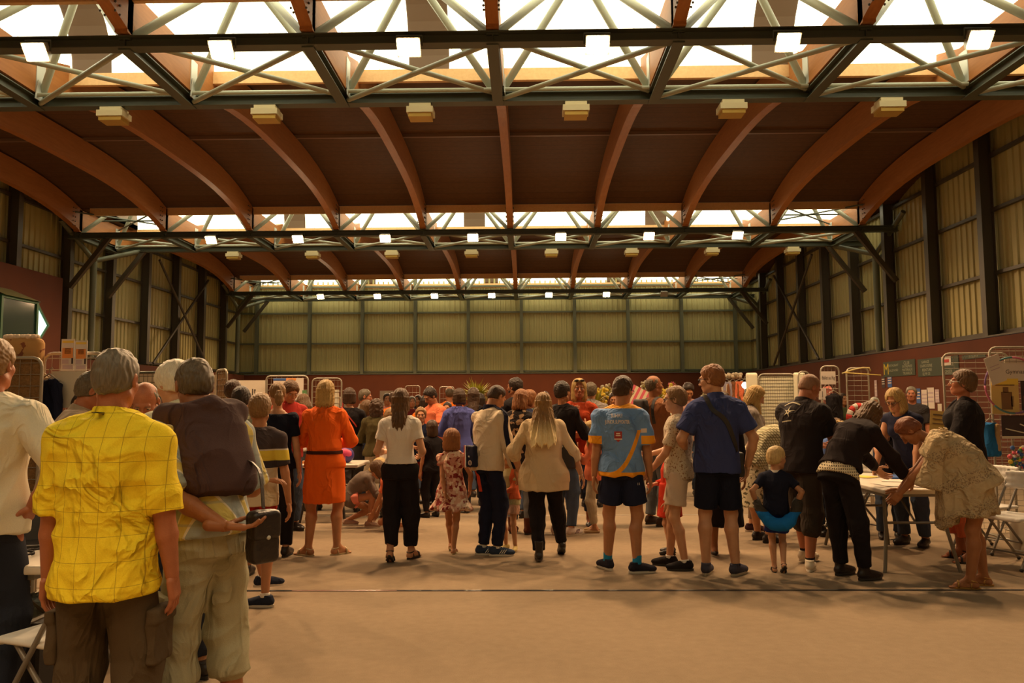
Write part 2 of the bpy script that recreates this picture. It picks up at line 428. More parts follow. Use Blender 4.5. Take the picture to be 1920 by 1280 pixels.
# floodlights -----------------------------------------------------------
M_lamp_off = mat('lamp_housing', (.42, .36, .26), .4, metal=.3)
M_lamp = mat('lamp_glow', (1, .8, .6), .5, emit=((1.0, .78, .46), LAMP_FACE))
M_lamp_dim = mat('lamp_unlit_glass', (.5, .48, .42), .2)
spot_d = bpy.data.lights.new('flood_spot', 'SPOT'); spot_d.energy = LAMP_W; spot_d.color = LAMP_COL; spot_d.spot_size = R(146); spot_d.spot_blend = .5; spot_d.shadow_soft_size = .14
def flood(x, y, z, label, lit=True, aim=18):
    t = thing('floodlight', label, 'floodlight', (x, y, z), 0, 'floodlights on the roof trusses')
    rot = Matrix.Rotation(R(-aim), 3, 'X')    # tilt the face toward the viewer side
    b = MB(); V = []
    for (sx, sy, sz) in ((.165, .13, -.06), (.12, .09, .11)):
        for (a, c_) in ((-1, -1), (1, -1), (1, 1), (-1, 1)): V.append(rot @ Vector((a*sx, c_*sy, sz)))
    b.add(V, [(3, 2, 1, 0), (4, 5, 6, 7), (0, 1, 5, 4), (1, 2, 6, 5), (2, 3, 7, 6), (3, 0, 4, 7)])
    b.build('housing', M_lamp_off, t)
    b = MB(); b.box(rot @ Vector((0, 0, -.066)), (.145, .11, .006), rot); b.build('lens', M_lamp if lit else M_lamp_dim, t)
    b = MB(); b.tube([(-.18, 0, 0), (-.18, 0, .15), (.18, 0, .15), (.18, 0, 0)], .014, 6); b.tube([(0, 0, .15), (0, .12, .15)], .02, 6); b.build('bracket', M_steel, t)
    if lit:
        l = bpy.data.objects.new('flood_beam', spot_d); C.objects.link(l); l.parent = t; l.location = rot @ Vector((0, 0, -.09))
        l.rotation_euler = (R(-aim*.42), 0, 0)
    return t
for ti, y in enumerate(ALL):
    if ti == 0: continue
    for k_ in range(9):
        x = NX[k_]+BAY/2 + [.1, .15, .20, .22][ti-1]
        if k_ in (0, 8): continue
        lit = not (ti == 4 and k_ == 7)
        if ti == 1: lab = 'floodlight overhead behind the viewer, above the %s bay from the left' % ORD[k_]
        else: lab = '%s floodlight, %s bay from the left along the %s truss' % ('lit' if lit else 'unlit', ORD[k_], ['nearest', 'second', 'third'][ti-2])
        flood(x, y-.18, HT-.26, lab, lit, 50)

# cream hanging boxes (air destratifiers) under the far chord --------------
M_cream = mat('cream_enamel', (.68, .60, .36), .45); M_goldgrill = mat('amber_grille', (.55, .36, .08), .35, metal=.3)
for ti, y in enumerate(TR[:2]):
    for k_ in range(1, 9):
        if ti == 0 and k_ in (0,): continue
        x = NX[k_]+BAY/2
        if k_ == 8 and ti == 0: pass
        t = thing('hanging_air_unit', 'small cream box unit hung under the roof, %s from the left behind the %s truss' % (ORD[k_-1], ['nearest', 'second'][ti]), 'air unit', (x, y+TW, HT-.36), 0, 'cream air units under the roof')
        b = MB(); b.prism([(-.22, -.16, 0), (.22, -.16, 0), (.22, -.16, .10), (-.22, -.16, .10)], (0, 0, 0), (0, .32, 0)); b.box((0, 0, .13), (.18, .13, .035)); b.build('casing', M_cream, t)
        b = MB(); b.box((0, -.0, -.035), (.19, .14, .035)); b.build('grille', M_goldgrill, t)
        b = MB()
        for s_ in (-.15, .15): b.tube([(s_, 0, .15), (s_, 0, .27)], .008, 5)
        b.build('hanger', M_steel, t)
# ================================================================ PEOPLE: implicit surfaces meshed with surface nets
f32 = np.float32
def V3(*a): return np.array(a, dtype=float)
def nrm(v): v = np.asarray(v, float); return v/(np.linalg.norm(v)+1e-9)
def smin(a, b, k):
    h = np.clip(.5+.5*(b-a)/k, 0, 1); return b+(a-b)*h-k*h*(1-h)
class G:
    def __init__(s): s.p = []
    def cone(s, a, b, ra, rb, k=.02, op=0, flat=None):
        a = np.asarray(a, float); b = np.asarray(b, float); r = max(ra, rb)
        def f(X, Y, Z):
            d = b-a; L2 = float(d@d)+1e-9
            t = np.clip(((X-a[0])*d[0]+(Y-a[1])*d[1]+(Z-a[2])*d[2])/L2, 0, 1)
            return np.sqrt((X-a[0]-t*d[0])**2+(Y-a[1]-t*d[1])**2+(Z-a[2]-t*d[2])**2)-(ra+(rb-ra)*t)
        s.p.append((f, np.minimum(a, b)-r, np.maximum(a, b)+r, k, op)); return s
    def ball(s, a, r, k=.02, op=0): return s.cone(a, np.asarray(a)+V3(0,0,1e-4), r, r, k, op)
    def ell(s, c, r, Fm=None, k=.02, op=0):
        c = np.asarray(c, float); r = np.asarray(r, float); Fm = np.eye(3) if Fm is None else Fm; m = r.max()
        def f(X, Y, Z):
            x, y, z = X-c[0], Y-c[1], Z-c[2]
            u = [(x*Fm[i, 0]+y*Fm[i, 1]+z*Fm[i, 2]) for i in range(3)]
            k0 = np.sqrt((u[0]/r[0])**2+(u[1]/r[1])**2+(u[2]/r[2])**2)
            k1 = np.sqrt((u[0]/r[0]**2)**2+(u[1]/r[1]**2)**2+(u[2]/r[2]**2)**2)+1e-6
            return k0*(k0-1)/k1
        s.p.append((f, c-m, c+m, k, op)); return s
    def box(s, c, hf, Fm=None, rnd=.01, k=.01, op=0):
        c = np.asarray(c, float); Fm = np.eye(3) if Fm is None else Fm; m = float(np.linalg.norm(hf))
        def f(X, Y, Z):
            x, y, z = X-c[0], Y-c[1], Z-c[2]
            q = [np.abs(x*Fm[i, 0]+y*Fm[i, 1]+z*Fm[i, 2])-hf[i]+rnd for i in range(3)]
            return np.sqrt(sum(np.maximum(v, 0)**2 for v in q))+np.minimum(np.maximum(np.maximum(q[0], q[1]), q[2]), 0)-rnd
        s.p.append((f, c-m, c+m, k, op)); return s
    def loft(s, a, b, ex, st, k=.02, op=0, pw=2.0, dome=False):
        # st: list of (t, rx, ry[, ox, oy]); ex: direction of rx
        a = np.asarray(a, float); b = np.asarray(b, float); ax = b-a; L_ = np.linalg.norm(ax); ax = ax/L_
        ex = np.asarray(ex, float); ex = nrm(ex-ax*(ex@ax)); ey = np.cross(ax, ex)
        st = [tuple(q)+(0,)*(5-len(q)) for q in st]; T = np.array(st, float).T; m = max(T[1].max(), T[2].max())+max(np.abs(T[3]).max(), np.abs(T[4]).max())
        def f(X, Y, Z):
            x, y, z = X-a[0], Y-a[1], Z-a[2]
            h = x*ax[0]+y*ax[1]+z*ax[2]; t = np.clip(h/L_, T[0][0], T[0][-1])
            rx = np.interp(t, T[0], T[1]); ry = np.interp(t, T[0], T[2])
            u = x*ex[0]+y*ex[1]+z*ex[2]-np.interp(t, T[0], T[3]); v = x*ey[0]+y*ey[1]+z*ey[2]-np.interp(t, T[0], T[4])
            if pw == 2.0: k0 = np.sqrt((u/rx)**2+(v/ry)**2)
            else: k0 = (np.abs(u/rx)**pw+np.abs(v/ry)**pw)**(1/pw)
            k1 = np.sqrt((u/rx**2)**2+(v/ry**2)**2)+1e-6
            d = np.where(k0 < .25, (k0-1)*np.minimum(rx, ry), np.clip(k0*(k0-1)/k1, -.5, 2))
            if pw != 2.0: d = (k0-1)*np.minimum(rx, ry)
            e = np.maximum(T[0][0]*L_-h, h-T[0][-1]*L_)
            if dome: return np.where(e > 0, np.sqrt(np.maximum(d+np.minimum(rx, ry), 0)**2+e**2)-np.minimum(rx, ry), d)
            return np.maximum(d, e)
        lo = np.minimum(a+ax*L_*min(0, T[0][0]), b)-m; hi = np.maximum(a, b+ax*L_*max(0, T[0][-1]-1))+m
        lo = np.minimum(lo, np.minimum(a, b)-m); hi = np.maximum(hi, np.maximum(a, b)+m)
        s.p.append((f, lo, hi, k, op)); return s
    def plane(s, c, n, k=.004):     # keep the side the normal points away from
        c = np.asarray(c, float); n = nrm(n)
        def f(X, Y, Z): return (X-c[0])*n[0]+(Y-c[1])*n[1]+(Z-c[2])*n[2]
        s.p.append((f, None, None, k, 2)); return s
    def custom(s, f, k=.004, op=2): s.p.append((f, None, None, k, op)); return s
    def bounds(s):
        lo = np.min([q[1] for q in s.p if q[1] is not None and q[4] == 0], axis=0); hi = np.max([q[2] for q in s.p if q[2] is not None and q[4] == 0], axis=0)
        return lo, hi
    def mesh(s, h, lo=None, hi=None):
        l, u = s.bounds()
        lo = l-2.5*h if lo is None else np.maximum(lo, l-2.5*h); hi = u+2.5*h if hi is None else np.minimum(hi, u+2.5*h)
        n = np.maximum(np.ceil((hi-lo)/h).astype(int)+1, 4)
        ax = [lo[i]+h*np.arange(n[i]) for i in range(3)]
        D = np.full(n, 1.0, f32)
        for (f, a, b, k, op) in s.p:
            if a is None: sl = [slice(0, n[i]) for i in range(3)]
            else:
                mg = k+2*h+.004; sl = []
                for i in range(3):
                    i0 = max(0, int((a[i]-mg-lo[i])/h)); i1 = min(n[i], int((b[i]+mg-lo[i])/h)+2); sl.append(slice(i0, i1))
                if any(q.stop <= q.start for q in sl): continue
            X = ax[0][sl[0]][:, None, None].astype(f32); Y = ax[1][sl[1]][None, :, None].astype(f32); Z = ax[2][sl[2]][None, None, :].astype(f32)
            d = f(X, Y, Z).astype(f32); sl = tuple(sl)
            if op == 0: D[sl] = smin(D[sl], d, f32(k))
            elif op == 1: D[sl] = -smin(-D[sl], d, f32(k))
            else: D[sl] = -smin(-D[sl], -d, f32(k))
        return nets(D, lo, h)
OFF = np.array([(0,0,0),(1,0,0),(0,1,0),(1,1,0),(0,0,1),(1,0,1),(0,1,1),(1,1,1)])
EDG = [(0,1),(2,3),(4,5),(6,7),(0,2),(1,3),(4,6),(5,7),(0,4),(1,5),(2,6),(3,7)]
def nets(D, lo, h):
    S = D < 0
    c = np.zeros(tuple(np.array(D.shape)-1), np.int8)
    nx, ny, nz = c.shape
    for o in OFF: c += S[o[0]:o[0]+nx, o[1]:o[1]+ny, o[2]:o[2]+nz]
    I = np.argwhere((c > 0) & (c < 8)); idx = np.full(c.shape, -1, np.int32); idx[I[:, 0], I[:, 1], I[:, 2]] = np.arange(len(I))
    vals = np.stack([D[I[:, 0]+o[0], I[:, 1]+o[1], I[:, 2]+o[2]] for o in OFF], 1)
    P = np.zeros((len(I), 3)); cnt = np.zeros(len(I))
    for a, b in EDG:
        va, vb = vals[:, a], vals[:, b]; m = (va < 0) != (vb < 0)
        t = np.where(m, va/(va-vb+1e-12), 0)
        P += np.where(m[:, None], OFF[a]+(OFF[b]-OFF[a])*t[:, None], 0); cnt += m
    P = (P/cnt[:, None]+I)*h+lo
    Q = []
    for ax_ in range(3):
        o1, o2 = [(1, 2), (2, 0), (0, 1)][ax_]
        sl0 = [slice(None)]*3; sl1 = [slice(None)]*3; sl0[ax_] = slice(0, -1); sl1[ax_] = slice(1, None)
        A = S[tuple(sl0)]; B = S[tuple(sl1)]; E = np.argwhere(A != B); ins = A[E[:, 0], E[:, 1], E[:, 2]]
        ok = (E[:, o1] > 0) & (E[:, o2] > 0) & (E[:, o1] < c.shape[o1]) & (E[:, o2] < c.shape[o2]); E = E[ok]; ins = ins[ok]
        def g(d1, d2):
            q = E.copy(); q[:, o1] += d1; q[:, o2] += d2; return idx[q[:, 0], q[:, 1], q[:, 2]]
        q = np.stack([g(-1, -1), g(0, -1), g(0, 0), g(-1, 0)], 1)
        q[~ins] = q[~ins][:, ::-1]; Q.append(q[(q >= 0).all(1)])
    return P, np.concatenate(Q)
def vnormals(V, F):
    n = np.cross(V[F[:, 2]]-V[F[:, 0]], V[F[:, 3]]-V[F[:, 1]]); N = np.zeros_like(V)
    for i in range(4): np.add.at(N, F[:, i], n)
    return N/(np.linalg.norm(N, axis=1)[:, None]+1e-12)
def fold(V, amp, sc=(18, 18, 7), seed=0, dirz=.5):
    r = np.random.RandomState(seed); o = np.zeros(len(V))
    wv = V+.03*np.sin(V[:, [1, 2, 0]]*9+r.rand(3)*6)
    for i in range(6):
        k = r.randn(3)*np.array(sc); o += np.sin(wv@k+r.rand()*6.28)*(1 if i < 3 else .6)
    o /= 3.2; return amp*1.5*((1-np.abs(o))*2-1)
def npmesh(name, V, F, m, parent, smooth=True):
    me = bpy.data.meshes.new(name); me.vertices.add(len(V)); me.vertices.foreach_set('co', np.asarray(V, f32).ravel())
    me.loops.add(F.size); me.loops.foreach_set('vertex_index', F.ravel().astype(np.int32))
    me.polygons.add(len(F)); me.polygons.foreach_set('loop_start', np.arange(0, F.size, 4, dtype=np.int32))
    me.update(calc_edges=True); me.polygons.foreach_set('use_smooth', np.ones(len(F), bool))
    if m: me.materials.append(m)
    o = bpy.data.objects.new(name, me); C.objects.link(o); o.parent = parent; return o
def cloth(name, g, h, m, parent, amp=.004, sc=(18, 18, 7), seed=0):
    V, F = g.mesh(h)
    if amp: V = V+vnormals(V, F)*fold(V, amp, sc, seed)[:, None]
    return npmesh(name, V, F, m, parent)
def merge(parts):
    V = []; F = []; n = 0
    for v, f in parts: V.append(v); F.append(f+n); n += len(v)
    return np.concatenate(V), np.concatenate(F)

def hnoise(P, seed, sc, n=9, st=(1, 1, .5)):
    r = np.random.RandomState(seed); o = np.zeros(len(P)); W = P+.012*np.sin(P[:, [1, 2, 0]]*55+r.rand(3)*6)
    for i in range(n):
        k = r.randn(3)*np.array(st); k = k/np.linalg.norm(k)*sc*(.5+r.rand()); o += np.sin(W@k+r.rand()*6.28)
    return o/math.sqrt(n)
def frame(up, fw=(0, 1, 0), tw=0):
    up = nrm(up); fw = nrm(np.asarray(fw)-up*(np.asarray(fw)@up)); rt = np.cross(fw, up)
    c, s_ = cos(R(tw)), sin(R(tw)); fw2 = fw*c-rt*s_; rt2 = rt*c+fw*s_
    return np.array([rt2, fw2, up])       # rows: right, forward, up
def ik(a, t, l1, l2, hint):
    a = np.asarray(a, float); t = np.asarray(t, float); d = t-a; L_ = np.linalg.norm(d); dn = d/(L_+1e-9); L_ = min(L_, (l1+l2)*.998)
    x = (l1*l1-l2*l2+L_*L_)/(2*L_); y = math.sqrt(max(l1*l1-x*x, 0)); hint = np.asarray(hint, float)
    hn = nrm(hint-dn*(hint@dn)); return a+dn*x+hn*y, a+dn*L_

# ---- materials for people
def skin(name, c):
    m = mat('skin_'+name, c, .5, bump=.15, bscale=120, var=.07, vscale=14, spec=.35)
    m.node_tree.nodes['Principled BSDF'].inputs['Subsurface Weight'].default_value = 0.0; return m
S_L = skin('light', (.53, .27, .145)); S_M = skin('mid', (.43, .19, .088)); S_T = skin('tanned', (.33, .13, .052)); S_R = skin('ruddy', (.38, .135, .062))
def hairm(name, c1, c2, tip=None, zt=None):
    if 'hair_'+name in MATS: return MATS['hair_'+name]
    m = mat('hair_'+name, c1, .5, spec=.35); t = NT(m); o = t.xyz()
    mp = t.n('ShaderNodeMapping'); mp.inputs['Scale'].default_value = (1, 1, .12); t.L.new(t.tc, mp.inputs[0])
    n = t.noise(170, 4, mp.outputs[0]); n2 = t.noise(12, 2)
    f = t.math('ADD', t.math('MULTIPLY', n, 1.2), t.math('SUBTRACT', t.math('MULTIPLY', n2, .5), .4))
    c = t.mix(f, c1, c2)
    if tip is not None:
        z = t.math('DIVIDE', t.math('SUBTRACT', zt[0], t.math('ADD', o[2], t.math('MULTIPLY', t.math('SUBTRACT', n, .5), .12))), zt[0]-zt[1]); zc = t.n('ShaderNodeClamp'); t.L.new(z, zc.inputs[0])
        c = t.mix(zc.outputs[0], c, tip)
    t.color(c); t.bump(n, .35, .004); return m
def wrinkle(t, bs, vec):
    x = t.n('ShaderNodeTexNoise'); x.inputs['Scale'].default_value = bs*.75; x.inputs['Detail'].default_value = 2.5; x.inputs['Distortion'].default_value = 1.1; t.L.new(vec, x.inputs['Vector'])
    r = t.math('SUBTRACT', 1.0, t.math('MULTIPLY', t.math('ABSOLUTE', t.math('SUBTRACT', x.outputs[0], .5)), 4.0))
    y = t.n('ShaderNodeTexNoise'); y.inputs['Scale'].default_value = bs*.4; y.inputs['Detail'].default_value = 1; t.L.new(vec, y.inputs['Vector'])
    msk = t.math('MULTIPLY', t.math('MAXIMUM', t.math('SUBTRACT', y.outputs[0], .36), 0.0), 4.0)
    return t.math('MULTIPLY', t.math('POWER', t.math('MAXIMUM', r, 0.0), 2.0), msk)
def fab(name, c, rough=.85, bump=.35, var=.06, spec=.15, bs=9, sheen=0):
    """plain cloth: soft wrinkles plus a fine weave"""
    key = 'cloth_'+name
    if key in MATS: return MATS[key]
    m = mat(key, c, rough, spec=spec, sheen=sheen); t = NT(m); o = t.xyz()
    mp = t.n('ShaderNodeMapping'); mp.inputs['Scale'].default_value = (1, 1, .55); mp.inputs['Rotation'].default_value = (0, .5, .3); t.L.new(t.tc, mp.inputs[0])
    n = wrinkle(t, bs, mp.outputs[0]); fn = t.noise(230, 2)
    c2 = tuple(x*(1-var*2) for x in c); c3 = tuple(min(1, x*(1+var)) for x in c)
    t.color(t.mix(fn, c2, c3)); t.bump(t.math('ADD', n, t.math('MULTIPLY', fn, .05)), min(1, bump*1.5), .024); return m
def fabp(name, c, fn, rough=.85, bump=.35, bs=9):
    """cloth with a woven or printed pattern: fn(t, xyz) returns a colour socket"""
    key = 'cloth_'+name
    if key in MATS: return MATS[key]
    m = mat(key, c, rough, spec=.15); t = NT(m); o = t.xyz()
    t.color(fn(t, o)); n = wrinkle(t, bs, t.tc); w_ = t.noise(230, 2); t.bump(t.math('ADD', n, t.math('MULTIPLY', w_, .05)), min(1, bump*1.5), .024); return m
M_eye = mat('eyeball', (.42, .33, .27), .3); M_iris = mat('iris', (.05, .03, .02), .15); M_lip = mat('lips', (.45, .13, .09), .45)
M_rub = mat('dark_rubber', (.03, .026, .024), .6); M_solew = mat('white_sole', (.62, .56, .46), .6); M_leather = mat('black_leather', (.022, .016, .014), .38, bump=.3, bscale=60)
M_lens = mat('glass_lens', (.9, .9, .9), .05, trans=1.0); M_frame = mat('dark_frame', (.02, .015, .012), .3)

def head_prims(g, c, Fm, q, kind, ears=True):
    P = lambda x, y, z: c+q*(Fm[0]*x+Fm[1]*y+Fm[2]*z)
    r = lambda *a: np.array(a)*q
    g.ell(P(0, -.015, .03), r(.074, .092, .085), Fm, .02)
    g.ell(P(0, .028, -.04), r(.055 if kind != 'm' else .059, .060, .072), Fm, .03*q)
    g.ball(P(0, .062, -.092), .020*q, .03*q)
    for s_ in (-1, 1):
        g.ball(P(s_*.036, .056, -.022), .024*q, .02*q); g.cone(P(s_*.052, -.01, -.065), P(s_*.02, .05, -.092), .018*q, .016*q, .03*q)
        if ears:
            g.ell(P(s_*.078, -.008, -.006), r(.010, .019, .031), Fm, .008*q); g.ell(P(s_*.089, -.002, -.004), r(.010, .010, .018), Fm, .004*q, 1)
    g.cone(P(-.034, .078, .022), P(.034, .078, .022), .011*q, .011*q, .016*q)
    for s_ in (-1, 1): g.ball(P(s_*.031, .098, .0), .015*q, .014*q, 1)
    g.cone(P(0, .086, .010), P(0, .107, -.030), .007*q, .0115*q, .010*q)
    for s_ in (-1, 1): g.ball(P(s_*.012, .094, -.033), .0085*q, .007*q)
    g.cone(P(-.018, .082, -.060), P(.018, .082, -.060), .0075*q, .0075*q, .008*q)
    g.cone(P(-.014, .081, -.070), P(.014, .081, -.070), .0075*q, .0075*q, .008*q)
    g.cone(P(-.022, .096, -.0652), P(.022, .096, -.0652), .0035*q, .0035*q, .003*q, 1)
    return P

def hair_prims(g, style, c, Fm, q, body_up, seed):
    P = lambda x, y, z: c+q*(Fm[0]*x+Fm[1]*y+Fm[2]*z)
    r = lambda *a: np.array(a)*q
    def faceplanes(hl=.068, side=.02, low=-.05, nape=-.085, k=.012):
        g.plane(P(0, hl, .082), Fm[1]*1.0+Fm[2]*(-(hl-side)/(.082+.03)), k*q)   # behind the hairline
        g.plane(P(0, side, low), -Fm[2]*1.0-Fm[1]*((low-nape)/(side+.09))*-1*0-Fm[1]*.0, k*q) if nape is None else g.plane(P(0, side, low), -(Fm[2]*(side+.09)-Fm[1]*(low-nape)), k*q)
    if style in ('short', 'crop', 'buzz', 'fringe'):
        e = {'short': .012, 'crop': .007, 'buzz': .003, 'fringe': .016}[style]
        g.ell(P(0, -.017, .033), r(.076+e, .095+e, .086+e), Fm, .01)
        g.ell(P(0, -.04, -.01), r(.068+e, .068+e, .07+e), Fm, .02*q)
        if style == 'fringe': faceplanes(.092, .03, -.03, -.085)
        elif style == 'buzz': faceplanes(.06, .01, -.03, -.06)
        else: faceplanes(.075, .022, -.035, -.078)
    elif style == 'bald':
        g.ell(P(0, -.017, .025), r(.079, .098, .080), Fm, .01); g.ell(P(0, -.04, -.01), r(.070, .07, .07), Fm, .02*q)
        faceplanes(.02, .012, -.035, -.078); g.ell(P(0, .02, .115), r(.068, .085, .06), Fm, .01, 1)
    elif style in ('bob', 'bobshort', 'bobfull'):
        L_ = {'bob': -.150, 'bobshort': -.105, 'bobfull': -.135}[style]; w_ = .098 if style == 'bobfull' else .088
        g.ell(P(0, -.017, .033), r(w_, .107, .098), Fm, .01)
        g.loft(P(0, -.03, .03), P(0, -.035, L_), Fm[0], [(0, w_*q, .095*q), (.5, (w_+.008)*q, .09*q), (.85, (w_+.006)*q, .082*q), (1, (w_-.01)*q, .068*q)], .02*q)
        g.loft(P(0, .075, .075), P(0, .085, -.2), Fm[0], [(0, .03*q, .05*q), (.3, .052*q, .06*q), (1, .062*q, .07*q)], .012*q, 1)
    elif style in ('long', 'longtip', 'lowlong', 'sidelong'):
        g.ell(P(0, -.017, .033), r(.086, .104, .096), Fm, .01)
        L_ = {'long': .22, 'longtip': .36, 'lowlong': .30, 'sidelong': .27}[style]
        g.loft(P(0, -.03, .03), P(0, -.035, -.11), Fm[0], [(0, .088*q, .095*q), (.6, .095*q, .085*q), (1, .092*q, .07*q)], .02*q)
        dn = -nrm(body_up*(.75 if style != 'sidelong' else .1)+np.array([0, 0, .35 if style != 'sidelong' else 1.]))
        a = P(0, -.06, -.07); b = a+dn*L_*q-Fm[1]*(.185 if style == 'longtip' else .085)*q
        wd = .105 if style == 'longtip' else .075
        g.loft(a, b, Fm[0], [(0, wd*q, .055*q), (.5, (wd+.035 if style == 'longtip' else wd+.005)*q, .045*q), (.85, (wd+.035 if style == 'longtip' else wd-.01)*q, .035*q), (1, (wd+.02 if style == 'longtip' else wd-.035)*q, .018*q)], .03*q)
        if style in ('sidelong', 'lowlong'):
            for s_ in (-1, 1):
                g.loft(P(s_*.07, .0, -.02), P(s_*.08, .03, -.02)+dn*L_*.95*q, Fm[0], [(0, .026*q, .04*q), (.7, .03*q, .035*q), (1, .012*q, .012*q)], .02*q)
        g.loft(P(0, .080, .075), P(0, .082, -.3), Fm[0], [(0, .03*q, .05*q), (.22, .053*q, .06*q), (1, .060*q, .06*q)], .012*q, 1)
    elif style == 'pony':
        g.ell(P(0, -.017, .033), r(.080, .099, .090), Fm, .01); faceplanes(.082, .025, -.03, -.07)
        g.ball(P(0, -.11, .02), .024*q, .01*q)
        g.loft(P(0, -.115, .03), P(0, -.135, -.12), Fm[0], [(0, .022*q, .02*q), (.3, .045*q, .035*q), (.7, .042*q, .03*q), (1, .012*q, .01*q)], .015*q)
    elif style == 'curly':
        r_ = np.random.RandomState(seed)
        g.ell(P(0, -.02, .03), r(.098, .11, .105), Fm, .01)
        g.loft(P(0, -.035, .03), P(0, -.05, -.17), Fm[0], [(0, .095*q, .095*q), (.5, .115*q, .095*q), (1, .09*q, .06*q)], .03*q)
        for i in range(46):
            a = r_.rand()*2*pi; z = r_.rand()*.27-.17; rr = .100 if z < .03 else .100*math.sqrt(max(.05, 1-((z-.03)/.11)**2))
            g.ball(P(rr*cos(a), -.03+rr*.95*sin(a), z), (.012+.010*r_.rand())*q, .012*q)
        g.loft(P(0, .078, .07), P(0, .085, -.25), Fm[0], [(0, .03*q, .05*q), (.3, .05*q, .06*q), (1, .06*q, .07*q)], .012*q, 1)
    elif style == 'bun':
        g.ell(P(0, -.017, .033), r(.080, .099, .090), Fm, .01); faceplanes(.08, .025, -.03, -.07)
        r_ = np.random.RandomState(seed)
        for i in range(14): g.ball(P(.03*r_.randn(), -.09+.02*r_.randn(), .075+.02*r_.randn()), .02*q, .012*q)

def hand_prims(g, wr, d, th, q, curl=25, spread=1.0, pt=None):
    """palm, four bent fingers of different length and an opposed thumb"""
    d = nrm(d); th = nrm(np.asarray(th, float)-d*(np.asarray(th, float)@d)); n = np.cross(d, th)
    if pt is not None and n@np.asarray(pt) < 0: n = -n       # palm normal
    P = lambda a, b, c_: wr+q*(d*a+th*b+n*c_)
    Fm = np.array([d, th, n])
    g.cone(wr-d*.06*q, wr+d*.01*q, .027*q, .024*q, .01)
    g.box(P(.052, 0, 0), np.array([.044, .040, .014])*q, Fm, .013*q, .012*q)
    lens = [(.029, .040, .024, .020), (.010, .045, .028, .022), (-.010, .042, .026, .021), (-.029, .033, .020, .018)]
    for (b0, l1, l2, l3) in lens:
        p = P(.088 if b0 > -.02 else .082, b0, .0); dd = d+th*b0*2.2*spread; dd = nrm(dd)
        for j, (l_, r_, ca) in enumerate(((l1, .0092, .7), (l2, .0084, 1.0), (l3, .0076, .8))):
            ang = R(curl*ca); dd = nrm(dd*cos(ang)+n*sin(ang)-dd*0); p2 = p+dd*l_*q
            g.cone(p, p2, r_*q, r_*.93*q, .0035*q); p = p2
    p = P(.018, .030, .006); dd = nrm(d*.75+th*.75+n*.35)
    for l_, r_ in ((.040, .0125), (.030, .0105), (.024, .0092)):
        p2 = p+dd*l_*q; g.cone(p, p2, r_*q, r_*.93*q, .008*q); p = p2; dd = nrm(dd+d*.35+n*.12)
    return g

